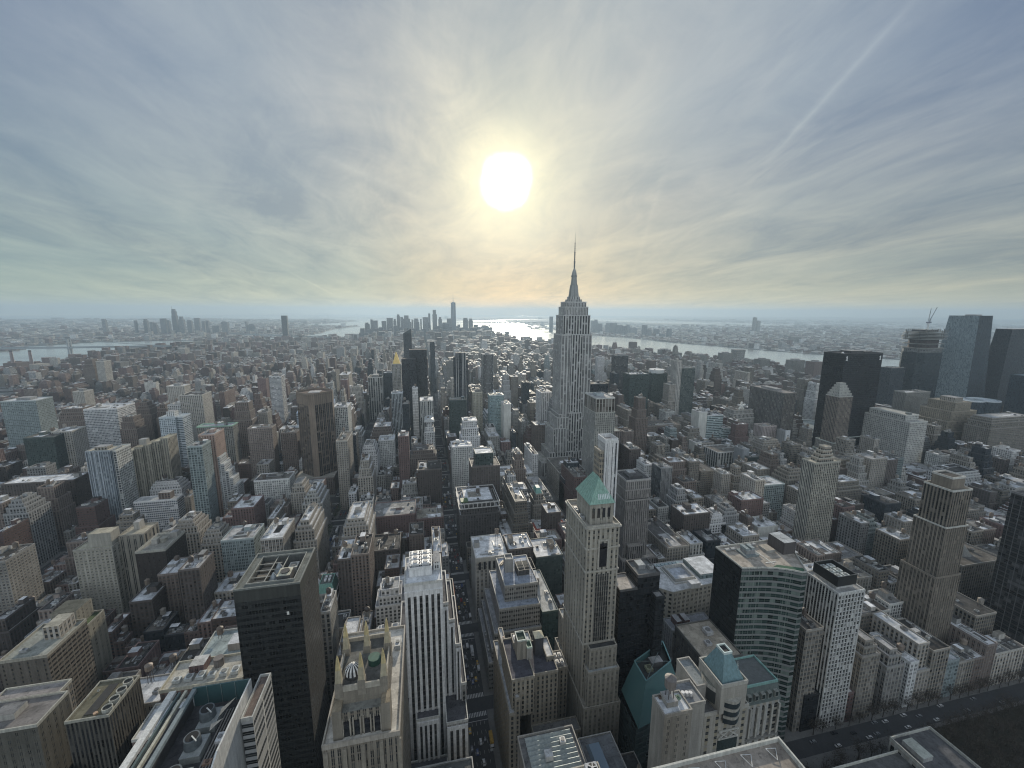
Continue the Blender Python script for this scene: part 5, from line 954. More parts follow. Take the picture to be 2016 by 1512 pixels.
    b.prism(octo(0), 0, 196, st=((.022, .034, .042), (.02, .03, .036), (.02, .036, .05), .9, .8, 3, 4.2), roof=(.3, .3, .28), par=0); b.prism(octo(-1), 196, 206, st=((.20, .21, .21), (.2, .2, .2), (.03, .04, .05), .7, .6, 5, 4.6), roof=(.35, .34, .3), par=0); b.prism(octo(-8), 206, 232, st=((.10, .08, .08), (.1, .08, .08), GLD, .6, .6, 5, 4.2), par=0)
    fl = b.part('floor_plate')
    for z, k_ in ((207, 2), (219, 1), (232, 3), (236, 3.5), (240, 4), (244, 3), (248, 2), (252, 0)): P = octo(k_); fl.prism(P, z, z+1.5, ((.26, .27, .26),)*2+(GLD, 0, .5, 4, 4), (.28, .28, .26))
    sc = b.part('steel_column')
    for q in range(16):
        P = octo(-3); a_ = P[q % 8]; sc.solid(a_[0]-.8, a_[0]+.8, a_[1]-.8, a_[1]+.8, 232, 256, METAL, (.2, .2, .19))
    for q in range(12): sc.solid(x0+6+q*7.4, x0+7.4+q*7.4, y0+3, y0+4.4, 252, 262-(q % 3)*2, METAL, (.22, .22, .2)); sc.solid(x0+6+q*7.4, x0+7.4+q*7.4, y1-8, y1-6.6, 252, 260, METAL, (.22, .22, .2))
    b.hut(1380, 1430, 898, 932, 252, 259, 'blank_dark'); b.done()
    for nm, bx, by, tip, lb in (('c1', 1396, 905, (1360, 880, 318), 'tower crane leaning its jib to the left on the unfinished tower'), ('c2', 1416, 915, (1420, 905, 322), 'tower crane with an upright jib on the unfinished tower')):
        c_ = empty('tower_crane', (bx, by, 259), lb, 'crane', 'cranes on the unfinished tower'); m_ = MB(); m_.beam((bx, by, 259), (bx, by, 277), .9, METAL, (.7, .7, .68)); m_.build('mast', c_); m_ = MB(); m_.solid(bx-5, bx+6, by-1.5, by+1.5, 277, 281, METAL, (.2, .22, .28)); m_.build('machine_deck', c_); m_ = MB(); m_.beam((bx-1, by, 281), tip, .7, METAL, (.28, .30, .34)); m_.beam((bx+5, by, 281), (bx+3, by, 292), .5, METAL, (.28, .30, .34)); m_.beam((bx+3, by, 292), tip, .15, METAL, (.28, .30, .34)); m_.build('jib', c_)
    b = B('large white marble library wing with a dark hipped roof at the lower right', 205, 328, 30, 190, 'building', name='library'); b.tier(208, 322, 60, 165, 0, 24, st=((.44, .42, .37), (.3, .28, .25), GLD, .5, .6, 5, 8), roof=(.13, .13, .13), par=1.6, parc=(.50, .50, .45)); b.tier(292, 326, 40, 170, 0, 28, st=((.40, .39, .35), (.3, .28, .25), GLD, .5, .6, 4, 9), roof=(.11, .11, .115), par=1.8, parc=(.46, .46, .42)); b.hut(296, 304, 154, 166, 28, 31, 'blank_grey', (.40, .42, .38)); b.hut(312, 317, 126, 134, 28, 30, 'blank_tan', (.4, .36, .3))
    for q in range(5): b.part('roof_light').solid(230+q*9, 235+q*9, 100, 150, 24, 25.6, GLASS, (.20, .30, .28))
    b.done()
rightside()
# ---- landmarks in the middle distance
def mids():
    b = B('dark bronze slab pair beyond the white lattice tower', -40, 16, 930, 985, 'tower', name='bronze_slab'); K = ((.055, .06, .068), (.04, .045, .05), (.03, .035, .045), .8, .8, 2.4, 3.4)
    x0, z0 = -49, 188; b.tier(-47, -16, 965, 990, 0, 196, st=K, roof=(.1, .1, .1)); b.tier(-30, 10, 995, 1020, 0, 214, st=K, roof=(.1, .1, .1)); b.done()
    b = B('stone tower with a gilded pyramid roof peeking out beside the bronze slabs', -82, -56, 1130, 1160, 'tower', name='gilded_tower', st='stone'); b.tier(-80, -57, 1132, 1156, 0, 165, st='stone', roof=PALE); m_ = b.part('gilded_roof'); m_.frustum(-78, -59, 1134, 1154, 165, -69.5, -67.5, 1143, 1145, 196, METAL, (.75, .55, .20)); b.done()
    b = B('thin glass tower with stacked floors beyond the bronze slabs', 22, 52, 1565, 1600, 'tower', name='thin_glass_tower'); 
    for q in range(7): b.tier(28+(q % 2)*.6, 46+(q % 2)*.6, 1570, 1590, q*27, q*27+25.6, st='dark_glass', roof=TAR, par=0); 
    b.tier(29, 45, 1571, 1589, 0, 192, st='dark_glass', roof=TAR, par=0); b.done()
    b = B('slant topped bluish glass tower far down the wide avenue', -70, -28, 1600, 1640, 'tower', name='slant_top_tower'); b.w.prism([(-68, 1605), (-38, 1605), (-38, 1630), (-68, 1630)], 0, 222, STY['dark_glass'], None); m_ = b.part('slanted_crown'); m_.poly([(-68, 1605, 222), (-38, 1605, 222), (-38, 1605, 240)], PLAIN, (.05, .07, .08)); m_.poly([(-68, 1605, 222), (-38, 1605, 240), (-38, 1630, 240), (-68, 1630, 222)], PLAIN, (.06, .08, .09)); m_.poly([(-38, 1605, 222), (-38, 1630, 222), (-38, 1630, 240), (-38, 1605, 240)], PLAIN, (.05, .07, .08)); m_.poly([(-68, 1630, 222), (-38, 1630, 222), (-38, 1630, 240)], PLAIN, (.05, .07, .08)); b.done()
    b = B('dark tower with bright vertical fins and a spiked crown left of the spired skyscraper', 60, 104, 890, 935, 'tower', name='finned_crown_tower'); K = ((.075, .085, .10), (.05, .06, .07), (.04, .05, .06), .8, .85, 2.2, 3.4)
    b.tier(71, 92, 900, 925, 0, 214, st=K, roof=TAR, par=1); b.tier(66, 74, 903, 922, 0, 205, st=K, roof=TAR, par=.5); b.tier(90, 97, 903, 922, 0, 200, st=K, roof=TAR, par=.5); b.tier(60, 66, 905, 922, 0, 158, st='beige', roof=PALE)
    for x, z in ((70.6, 217), (75, 220), (84, 221), (91.4, 216), (86.5, 219)): b.part('fin').solid(x, x+.8, 898.8, 900, 0, z, METAL, (.62, .62, .62), True)
    b.done()
    b = B('blue white building with a slanted louvred roof behind the chamfered brown tower', -268, -180, 1500, 1560, 'building', name='slant_roof_block'); b.w.prism([(-262, 920), (-192, 920), (-192, 960), (-262, 960)], 0, 92, ((.50, .56, .62), (.4, .45, .5), (.10, .14, .18), 1, .5, 5, 4), None); m_ = b.part('slanted_roof'); m_.poly([(-262, 920, 92), (-192, 920, 92), (-192, 960, 112), (-262, 960, 104)], METAL, (.55, .63, .74)); m_.poly([(-262, 960, 92), (-262, 920, 92), (-262, 960, 104)], PLAIN, (.5, .56, .62)); m_.poly([(-192, 920, 92), (-192, 960, 92), (-192, 960, 112)], PLAIN, (.5, .56, .62)); m_.poly([(-192, 960, 92), (-262, 960, 92), (-262, 960, 104), (-192, 960, 112)], PLAIN, (.5, .56, .62)); b.done(); take(-264, -190, 918, 962)
    b = B('tall pale ribbed slab with a flat crown right of the spired skyscraper', 243, 298, 575, 640, 'tower', name='ribbed_slab'); st = ((.42, .42, .38), (.2, .2, .19), (.04, .045, .05), .58, .62, 3.4, 3.5)
    b.tier(258, 291, 580, 628, 0, 150, st=st, roof=(.3, .3, .29), sides={3: ((.46, .46, .43), (.12, .12, .12), GLD, .5, 1, 2.8, 3.5)}); b.tier(259, 290, 581, 627, 150, 172, st=((.40, .38, .33), (.22, .2, .17), (.14, .12, .1), .7, 1, 5.4, 12), roof=(.4, .4, .4), par=1.4, parc=(.58, .58, .55)); b.ac(268, 600, 172, 12, 14, 4, (.45, .5, .52)); b.done()
    b = B('dark pair of red brown ribbed towers joined to the pale ribbed slab', 292, 318, 600, 640, 'tower', name='red_rib_tower'); b.tier(293, 314, 600, 626, 0, 112, st=((.24, .20, .18), (.10, .06, .055), GLD, .5, .95, 3.4, 3.5), roof=(.3, .35, .35)); b.done()
mids()
b = B('red brick power station with two round chimneys by the river', -1960, -1740, 2330, 2480, 'power station', name='power_station'); b.tier(-1950, -1800, 2350, 2450, 0, 38, st='blank_brick', roof=(.14, .10, .09)); b.tier(-1900, -1850, 2360, 2430, 38, 56, st='blank_brick', roof=(.14, .10, .09)); b.tier(-1790, -1750, 2345, 2400, 0, 50, st='blank_tan', roof=(.4, .36, .3))
for x in (-1880, -1808): c_ = b.part('chimney'); c_.cyl(x, 2384, 7, 5.2, 30, 108, PLAIN, (.30, .22, .20), 14); c_.cyl(x, 2384, 5.3, 5.3, 108, 114, PLAIN, (.10, .09, .09), 14)
b.done()
# ---- table of measured buildings
HB=[
(-158, -134, 768, 806, 134, 'pale_grid', 'white grid-fronted slab tower right of the brown chamfered tower'),
(-122, -112, 700, 725, 100, 'dark_glass', 'narrow dark glass tower beside the white grid slab'),
(-131, -115, 640, 690, 110, 'tan', 'long tan block at the foot of the white grid slab'),
(-145, -122, 850, 890, 73, 'grey', 'grey block with a pale roof behind the narrow dark glass tower'),
(-110, -62, 860, 910, 68, 'brown', 'orange brown stepped block closing the view down the wide avenue'),
(-106, -80, 700, 740, 81, 'white', 'white block with a pale cluttered roof right of the wide avenue'),
(-81, -54, 740, 770, 77, 'pale_grid', 'pale grey apartment slab with dark windows behind the white block'),
(-97, -76, 600, 635, 90, 'tan', 'tall tan apartment block on the corner of the wide avenue'),
(-41, -25, 640, 662, 112, 'red', 'slim dark red brick tower beside the pale apartment slab'),
(-27, 19, 700, 740, 66, 'brown', 'orange topped brown block between two dark brick towers'),
(-12, 23, 600, 640, 70, 'dkbrick', 'broad dark brick tower on the near side of the narrow avenue'),
(-24, -12, 900, 914, 140, 'lattice', 'slender white lattice tower in front of the dark twin slabs'),
(-68, -44, 900, 925, 130, 'grey_strip', 'grey ribbed tower just left of the slender white lattice tower'),
(-113, -84, 1240, 1270, 126, 'dark_glass', 'dark tapering tower beside the wide avenue far down'),
(-91, -54, 1300, 1350, 141, 'pale_grid', 'pale stepped block behind the grey ribbed tower'),
(-151, -113, 1200, 1260, 120, 'white_col', 'white colonnaded block left of the dark tapering tower'),
(-8, 18, 830, 870, 126, 'stone_col', 'pale stone block with tall columns right of the white lattice tower'),
(-1, 19, 800, 830, 90, 'white', 'white building with an arched roof beside the narrow avenue'),
(52, 87, 850, 880, 121, 'dkgreen', 'dark green glazed tower beside the narrow avenue'),
(106, 128, 900, 930, 126, 'yellow', 'yellow tan block between the dark towers right of the narrow avenue'),
(155, 183, 1080, 1106, 192, 'dark_strip', 'dark glass tower with fine pale vertical fins and bright rim'),
(135, 165, 840, 866, 130, 'teal', 'pale teal faceted tower left of the tall spired skyscraper'),
(157, 172, 800, 830, 119, 'white_blank', 'blank white slab with one serrated edge beside the pale teal tower'),
(235, 258, 800, 840, 140, 'white_strip', 'black and white striped block just left of the spired skyscraper'),
(-374, -347, 1120, 1150, 142, 'white_band', 'white latticed tower standing alone above the low eastern blocks'),
(-348, -316, 840, 868, 134, 'brown', 'tall plain brown slab left of the chamfered brown tower'),
(-295, -257, 760, 782, 105, 'brick_lt', 'wide brick slab with pale end wall behind the white stepped tower'),
(-380, -325, 780, 802, 106, 'greybrick', 'wide slab with a green roof rim behind the orange brick tower'),
(-311, -291, 640, 670, 130, 'orange', 'orange brick tower with a stepped top'),
(-306, -289, 600, 624, 126, 'tealgrey', 'teal grey tower in front of the orange brick tower'),
(-565, -530, 1060, 1086, 134, 'beige', 'beige twin-slab tower far off to the east, topmost of its cluster'),
(-491, -450, 960, 1000, 130, 'beige', 'beige slab with serrated walls in front of the beige twin slab'),
(-597, -568, 1000, 1030, 110, 'brown', 'brown apartment tower with a pale rim, tallest of the eastern brown cluster'),
(-549, -525, 980, 1010, 108, 'brown', 'brown apartment tower right of the pale rimmed brown tower'),
(-541, -515, 860, 890, 111, 'brown', 'brown apartment tower with rounded pale roof edge near the curved hospital'),
(-826, -803, 1180, 1210, 108, 'beige', 'round ended beige tower standing over low brown blocks'),
(-1202, -1167, 1780, 1815, 126, 'brown', 'brown tower slab on the low ground before the river'),
(-1160, -1135, 1780, 1815, 118, 'beige', 'short pale slab right of the brown tower slab before the river'),
(-661, -617, 900, 940, 122, 'brown', 'dark curved hospital wing with a white roof edge'),
(-605, -553, 880, 930, 124, 'white_band', 'white banded hospital block with rounded roof'),
(-822, -764, 1000, 1040, 122, 'tealgrey', 'pale glassy hospital block at the far left edge'),
(-622, -582, 780, 810, 102, 'dkgreen', 'dark teal low block with a pale flat roof'),
(-599, -571, 800, 830, 105, 'beige', 'beige tower beside the dark teal low block'),
(-544, -464, 640, 668, 77, 'dkbrick', 'very long dark brown apartment slab at the left edge'),
(-480, -456, 560, 590, 84, 'grey', 'grey slab at the left edge before the long brown slab'),
(-391, -351, 660, 685, 57, 'white', 'white block with rows of small windows behind the white banded slab'),
(-228, -204, 520, 554, 70, 'red', 'dark red brick block with a square pale rimmed roof'),
(-232, -187, 600, 626, 72, 'pale_grid', 'wide pale apartment slab with two dark recesses'),
(-181, -162, 580, 608, 77, 'tan', 'cream stepped block between the pale slab and the wide avenue'),
(-162, -137, 560, 604, 66, 'stone', 'broad stone block with white roof fronting the wide avenue'),
(-139, -116, 440, 490, 84, 'tan', 'tan apartment tower with bay windows on the wide avenue'),
(-162, -142, 420, 460, 80, 'tan_rib', 'tan block with white vertical ribs behind the black roofed tower'),
(-206, -176, 440, 470, 72, 'tealgrey', 'low greenish terrace block with plant covered setbacks'),
(-234, -211, 460, 484, 74, 'tan', 'low tan block with many small windows left of the terrace block'),
(-281, -255, 500, 530, 68, 'tan', 'cream block with a row of small rooftop huts'),
(-241, -225, 400, 426, 66, 'brown', 'brown block with gabled top and flagpole'),
(-213, -197, 380, 406, 80, 'dkbrick', 'dark block with a white framed skylight roof'),
(-253, -236, 380, 406, 55, 'dkbrick', 'dark stepped block in front of the black roofed block'),
(552, 576, 1240, 1258, 160, 'white_strip', 'slender white ribbed tower right of the spired skyscraper'),
(553, 595, 1120, 1142, 178, 'dark_band', 'dark tower with fine horizontal bands and rounded corners'),
(341, 382, 800, 830, 154, 'dark_glass', 'dark slab rising behind the pale ribbed slab with the flat crown'),
(485, 536, 900, 934, 156, 'dkgreen', 'dark green glass tower with faint lights'),
(592, 637, 980, 1014, 144, 'dkgreen', 'dark tower capped by a white drum'),
(624, 661, 900, 930, 168, 'green_grid', 'green black gridded residential tower'),
(610, 623, 900, 926, 186, 'beige_strip', 'thin tan fin slab joined to the green black tower'),
(394, 420, 700, 726, 142, 'brown', 'brown brick tower with stepped shoulders'),
(457, 533, 760, 800, 68, 'tan_top', 'wide brown block with a white columned top storey'),
(562, 581, 740, 766, 98, 'white_blank', 'white sheer end slab of the terraced glass block'),
(582, 620, 740, 766, 90, 'teal_band', 'pale teal banded glass tower beside the white sheer slab'),
(614, 634, 730, 756, 64, 'teal_band', 'lower teal banded terrace wing'),
(662, 717, 760, 794, 92, 'stone', 'pale stone tower with a white gleaming roof ornament'),
(737, 766, 780, 810, 77, 'brown', 'brown stone tower beside the pale stone tower'),
(684, 718, 700, 724, 71, 'pink', 'pink brick block with two dark slots'),
(1284, 1335, 900, 930, 152, 'dark_glass', 'slim dark stepped tower beside the river'),
(1083, 1155, 720, 746, 124, 'greybrick', 'grey green apartment slab behind the white gridded block'),
(513, 528, 680, 700, 54, 'white_blank', 'white blank side wall block with roof tank'),
(528, 555, 680, 700, 52, 'tan', 'tan grid front block joined to the white blank wall'),
(516, 570, 620, 660, 54, 'white_col', 'dark block with tall white columns'),
(542, 554, 590, 612, 68, 'grey_blank', 'grey windowless slab beside the dark speckled block'),
(546, 575, 580, 604, 57, 'dkgreen', 'dark speckled glass block beside the grey windowless slab'),
(589, 631, 600, 632, 77, 'tan', 'stepped beige setback block behind the dark speckled block'),
(468, 508, 470, 500, 59, 'tealgrey', 'pale blue rounded block with a flat light roof'),
(522, 554, 480, 508, 74, 'tan_dk', 'tan block left of the tall ribbed apartment tower'),
(419, 454, 600, 626, 48, 'pink', 'pale pink block with a brown window front'),
(326, 343, 500, 524, 85, 'dark_strip', 'block with white vertical strips and a tan side wall'),
(314, 333, 446, 468, 77, 'grey', 'grey concrete block with a small grid of windows'),
(331, 353, 400, 422, 64, 'white', 'white stepped block in the middle of the garment blocks'),
(348, 373, 400, 426, 68, 'grey', 'grey setback block with pyramidal hut'),
(400, 434, 430, 454, 62, 'red', 'dark red brick block with a long white roof'),
(401, 430, 400, 426, 40, 'white_blank', 'pale block with a blank side wall and a tank'),
(431, 457, 400, 426, 30, 'brown', 'brown brick block with a square white roof'),
(295, 330, 400, 426, 68, 'dkbrick', 'dark loft block with rows of rooftop boxes'),
(666, 714, 520, 550, 64, 'white_top', 'tan block with white tiered penthouse'),
(574, 618, 446, 476, 64, 'tan_dk', 'tan dark loft block with a white blank penthouse'),
(642, 679, 446, 480, 38, 'tan_dk', 'loft block with a long light roof strip'),
(830, 895, 520, 560, 30, 'tan_dk', 'broad stepped tan loft block with two roof terraces'),
(797, 856, 446, 486, 60, 'white_dk', 'tall white tiered block behind the brown ribbed tower'),
(1068, 1187, 560, 600, 104, 'tan_dk', 'tan setback tower at the right edge'),
(1274, 1375, 700, 740, 39, 'purple', 'purple brown block with horizontal ledges left of the tan setback tower'),
(524, 547, 330, 356, 49, 'tan_dk', 'narrow blind sided block by the foot of the brown ribbed tower'),
(506, 532, 284, 308, 64, 'tan_dk', 'stone block with carved top right of the brown ribbed tower'),
(543, 602, 284, 324, 44, 'stone_dk', 'pale stone block with domed and stepped roof'),
(308, 325, 204, 228, 68, 'tan_dk', 'tan masonry tower on the park side street'),
(334, 351, 204, 226, 56, 'stone_dk', 'slim stone tower with a columned top on the park side street'),
(256, 271, 206, 236, 84, 'tan_dk', 'brown stone block wedged between the curved glass tower and the white grid'),
(451, 468, 230, 270, 20, 'stone_dk', 'long stone block with a silver curved roof'),
(459, 483, 225, 285, 46, 'tan_dk', 'broad low masonry block with a dusty flat roof'),
(437, 475, 330, 360, 36, 'tan_dk', 'low loft block behind the white grid tower'),
(44, 76, 365, 405, 67, 'pale_arch', 'pale block with tall arched top windows on the narrow avenue'),
(38, 87, 470, 520, 74, 'loggia', 'dark block with a pale loggia storey and roof garden'),
(59, 97, 520, 554, 100, 'dkbrick', 'large dark brown tower with a black glass penthouse'),
(40, 71, 620, 650, 96, 'pale_grid', 'pale stone arcaded block behind the large dark brown tower'),
(124, 143, 560, 578, 98, 'brown', 'slim brown brick tower with a stepped top left of the spired skyscraper'),
(211, 257, 607, 677, 46, 'stone', 'wide stone store block at the foot of the spired skyscraper'),
(138, 158, 500, 526, 62, 'copper', 'tan mansard hotel with a small green copper roof'),
(113, 166, 600, 640, 51, 'stone', 'low pale museum like block with round arched windows'),
(128, 172, 446, 474, 38, 'grey', 'grey block with a bright red roof border'),
(61, 95, 700, 734, 114, 'white', 'white cluttered roof block right of the narrow avenue'),
(77, 102, 365, 393, 72, 'dkbrick', 'dark block crowded with wooden tanks'),
(105, 133, 365, 399, 60, 'dkgreen', 'dark green fronted block with rooftop plant'),
(136, 153, 430, 454, 72, 'dkbrick', 'small dark block between the red bordered roof and the copper pyramid tower'),
(-67, -15, 500, 540, 52, 'red', 'broad red brick apartment block with many pale windows'),
(-14, 20, 500, 530, 44, 'red', 'low dark red block at the corner of the narrow avenue'),
(-61, -31, 430, 464, 48, 'dkbrick', 'dark brick block with a round arched parapet'),
(-83, -71, 375, 411, 76, 'dkbrick', 'left wing of the notched dark apartment block'),
(-71, -55, 375, 411, 79, 'brown', 'right wing of the notched dark apartment block'),
(-89, -60, 430, 480, 86, 'tan', 'large tan apartment block with stepped penthouses on the wide avenue'),
(-68, -49, 284, 310, 71, 'tan_dk', 'tan block with a sunken dark roof near the black slab tower'),
(-44, -19, 284, 306, 62, 'white', 'row house block with a bright white roof left of the white ribbed tower'),
(-47, -22, 340, 364, 62, 'white', 'white roofed row behind the white ribbed tower'),
(3, 10, 300, 340, 118, 'dkbrick', 'dark roofed block with orange awnings beside the avenue'),
(-81, -74, 300, 324, 80, 'stone', 'narrow pale stone block right of the black slab tower'),
(818, 869, 640, 670, 58, 'teal_grid', 'pale green tinted low block left of the hotel tower'),
(655, 726, 620, 650, 38, 'greybrick', 'dull grey green block below the round arena'),
(308, 327, 560, 590, 94, 'dkbrick', 'dark narrow block right of the white ribbed slab with terracotta corners'),
]

def make_row(r, rng):
    x0, x1, y0, y1, z, st, lab = r
    sq = STY[st]; b = B(lab, x0, x1, y0, y1, 'building', name='city_block' if z < 60 else 'apartment_tower' if st in ('tan', 'brown', 'beige', 'brick_lt', 'red', 'greybrick', 'white_band', 'pale_grid') else 'office_block', st=st)
    wv = sq[0]; f = rng.uniform(.94, 1.08); sq = (tuple(min(.72, q*f) for q in sq[0]),)+sq[1:]
    w_, d_ = x1-x0, y1-y0; roof = rng.choice(ROOFC); rnd_ = rng.random(); near = y0 < 700
    stp = st in ('tan', 'tan_dk', 'stone', 'stone_dk', 'white_dk', 'white_top', 'brown', 'copper', 'grey', 'white', 'loggia')
    if stp and z > 55 and w_ > 16:
        n = rng.choice((2, 3, 3)); zz_ = z*rng.uniform(.72, .82); b.tier(x0, x1, y0, y1, 0, zz_, st=sq, roof=roof); a0, a1, c0, c1 = x0, x1, y0, y1; zp = zz_
        for q in range(n):
            k_ = rng.uniform(1.6, 3.0); a0 += k_; a1 -= k_; c0 += k_*.6; c1 -= k_; zn = z if q == n-1 else zp+(z-zp)*rng.uniform(.4, .6)
            if a1-a0 < 6: break
            b.tier(a0, a1, c0, c1, zp, zn, st=sq, roof=roof); zp = zn
        roofstuff(b, a0, a1, c0, c1, z, rng)
    else:
        b.tier(x0, x1, y0, y1, 0, z, st=sq, roof=roof, par=1.0, parc=tuple(min(.7, q*1.2) for q in sq[0]))
        if y0 < 1000: roofstuff(b, x0, x1, y0, y1, z, rng)
        else: b.hut(x0+w_*.3, x0+w_*.7, y0+d_*.3, y0+d_*.7, z, z+5, 'blank_grey')
    if st == 'white_col' or st == 'stone_col':
        n = max(3, int(w_/6)); 
        for q in range(n+1): b.part('column').solid(x0+q*(w_-1.2)/n, x0+q*(w_-1.2)/n+1.2, y0-.8, y0+.02, 0, z, PLAIN, (.48, .48, .45), True)
    if st == 'dark_strip':
        for q in range(10): b.part('fin').solid(x0+q*(w_-.6)/9, x0+q*(w_-.6)/9+.6, y0-.6, y0+.02, 0, z+3, METAL, (.5, .5, .5), True)
    if st == 'pale_arch':
        for q in range(6): b.part('arched_window').solid(x0+3+q*4.8, x0+5.2+q*4.8, y0-.3, y0+.02, z-12, z-4, GLASS, (.03, .03, .035))
        b.part('attic').solid(x0-.4, x1+.4, y0-.5, y0-.31, z-3.6, z, PLAIN, (.46, .44, .38), True)
    if 'black glass penthouse' in lab: b.tier(x0+6, x1-8, y0+6, y1-6, z, z+16, st='dkgreen', roof=SILV)
    if 'loggia' in lab:
        m_ = b.part('loggia'); m_.ring(rect(x0-.6, x1+.6, y0-.6, y1+.6), z-7, z-6, .8, PLAIN, (.52, .50, .46)); m_.ring(rect(x0-.6, x1+.6, y0-.6, y1+.6), z-1, z+.4, .8, PLAIN, (.52, .50, .46))
        for q in range(10): m_.solid(x0+q*(w_-1)/9, x0+q*(w_-1)/9+1, y0-.7, y0-.02, z-6, z-1, PLAIN, (.52, .5, .46))
        b.part('roof_garden').solid(x0+2, x0+11, y0+3, y0+14, z+.05, z+1.4, PLAIN, (.07, .13, .05))
    if 'red roof border' in lab: rb = b.part('red_roof_border'); rb.frustum(x0-.4, x1+.4, y0-.5, y1, z-1, x0+3, x1-6, y0+8, y1-4, z+2.4, PLAIN, (.42, .09, .06), (.5, .52, .52)); b.part('round_roof_light').cyl((x0+x1)/2+3, y0+16, 5, 5, z+2.4, z+3.2, METAL, (.35, .38, .4), 18)
    if 'white drum' in lab: b.part('drum').cyl((x0+x1)/2, (y0+y1)/2, 20, 20, z, z+9, PLAIN, (.6, .62, .62), 24)
    if 'arched roof' in lab: 
        m_ = b.part('arched_roof'); n = 8
        for q in range(n): a0, a1 = PI*q/n, PI*(q+1)/n; X = lambda a_: (x0+x1)/2-math.cos(a_)*w_/2; Z = lambda a_: z+math.sin(a_)*7; m_.poly([(X(a0), y0, Z(a0)), (X(a1), y0, Z(a1)), (X(a1), y1, Z(a1)), (X(a0), y1, Z(a0))], PLAIN, (.6, .62, .62)); m_.poly([((x0+x1)/2, y0-.01, z), (X(a1), y0-.01, Z(a1)), (X(a0), y0-.01, Z(a0))], PLAIN, (.6, .62, .62))
    if 'gleaming roof ornament' in lab:
        m_ = b.part('roof_ornament'); cx_, cy_ = (x0+x1)/2-4, y0+6
        for q in range(5): a_ = q*1.2566+.3; m_.frustum(cx_-3, cx_+3, cy_-1.5, cy_+1.5, z+7, cx_-.4, cx_+.4, cy_-.4, cy_+.4, z+8, PLAIN, (.8, .8, .76)); m_.beam((cx_, cy_, z+9), (cx_+9*math.cos(a_), cy_, z+9+9*math.sin(a_)), 2.2, PLAIN, (.82, .82, .78), 6)
    if 'domed' in lab:
        for q in range(5): b.part('dome').cyl(x0+w_*.5, y0+d_*.5, 9-q*1.6, 9-(q+1)*1.6, z+q*2.4, z+(q+1)*2.4, PLAIN, (.34, .34, .32), 18)
    if 'copper roof' in lab: b.part('copper_roof').frustum(x0+5, x1-6, y0+4, y1-4, z, x0+7, x1-8, y0+8, y1-8, z+7, PLAIN, (.20, .40, .34), (.5, .55, .52))
    if 'silver curved roof' in lab:
        m_ = b.part('curved_roof')
        for q in range(6): a0, a1 = PI*q/6, PI*(q+1)/6; m_.poly([((x0+x1)/2-math.cos(a0)*5, y0+6, z+math.sin(a0)*3), ((x0+x1)/2-math.cos(a1)*5, y0+6, z+math.sin(a1)*3), ((x0+x1)/2-math.cos(a1)*5, y1-2, z+math.sin(a1)*3), ((x0+x1)/2-math.cos(a0)*5, y1-2, z+math.sin(a0)*3)], METAL, (.45, .50, .48))
    if 'green roof rim' in lab: b.part('green_rim').ring(rect(x0-.5, x1+.5, y0-.5, y1+.5), z, z+1.5, 2.0, PLAIN, (.25, .42, .32))
    b.done()
r_ = random.Random(5)
for q in HB: make_row(q, r_)
def vertical_sign():
    b = B('tall white vertical banner wall standing beside the pink brick block', 704, 716, 660, 690, 'sign', name='banner_sign'); m_ = b.part('panel'); m_.solid(705, 715, 664, 666, 18, 72, PLAIN, (.72, .74, .76)); m_ = b.part('letter')
    for q, z in enumerate((60, 52, 44, 36, 28)): m_.ring([(710+1.5*math.cos(k_*PI/3), 663.6+k_*0) for k_ in range(1)] or [], 0, 0, 0, PLAIN, (0, 0, 0)) if False else m_.solid(709, 711, 663.6, 663.95, z, z+3, PLAIN, (.10, .12, .14), True)
    b.w.box(705.2, 714.8, 666, 686, 0, 70, STY['blank_grey'], (.3, .3, .3)); b.done()
vertical_sign()

# ------------------------------------------------------------------ distant skylines
SK_D=[(-638, -588, 5071, 173), (-596, -572, 5253, 205), (-570, -512, 5228, 193), (-447, -397, 5016, 192), (-399, -330, 5139, 225), (-342, -306, 5418, 208), (-289, -253, 5259, 266), (-245, -216, 5192, 236), (-218, -134, 5270, 254), (-117, -99, 5247, 205), (-88, -31, 4983, 222), (-14, 4, 5260, 211), (16, 79, 4956, 237), (88, 113, 5415, 278), (139, 195, 5378, 323), (204, 247, 5190, 237), (246, 289, 5082, 160), (311, 373, 5232, 218), (427, 457, 5069, 148), (493, 554, 5048, 228), (590, 642, 5317, 217), (639, 689, 5190, 144), (700, 732, 5226, 86), (761, 854, 5378, 132), (837, 882, 5231, 111)]
SK_B=[(-3934, -3896, 6243, 190), (-3564, -3547, 6203, 172), (-3531, -3491, 6327, 189), (-3524, -3495, 6440, 147), (-3294, -3255, 6077, 143), (-3232, -3176, 6118, 199), (-3280, -3240, 6325, 176), (-3007, -2951, 6077, 225), (-3092, -3038, 6444, 173), (-3019, -2958, 6474, 200), (-2839, -2803, 6267, 164), (-2760, -2731, 6199, 172), (-2769, -2684, 6379, 100), (-2499, -2430, 6007, 157), (-2349, -2331, 6343, 155), (-2335, -2253, 6397, 119)]
SK_J=[(2487, 2535, 5860, 181), (2539, 2588, 5852, 196), (2558, 2607, 5743, 139), (2596, 2651, 5582, 151), (2675, 2779, 5617, 150), (2701, 2778, 5441, 126), (2749, 2803, 5383, 121), (2783, 2837, 5331, 137), (2797, 2896, 5238, 98), (2872, 2931, 5039, 139), (2856, 2907, 4891, 85), (2913, 2977, 4817, 94), (2907, 2963, 4663, 44), (2960, 3009, 4600, 109)]

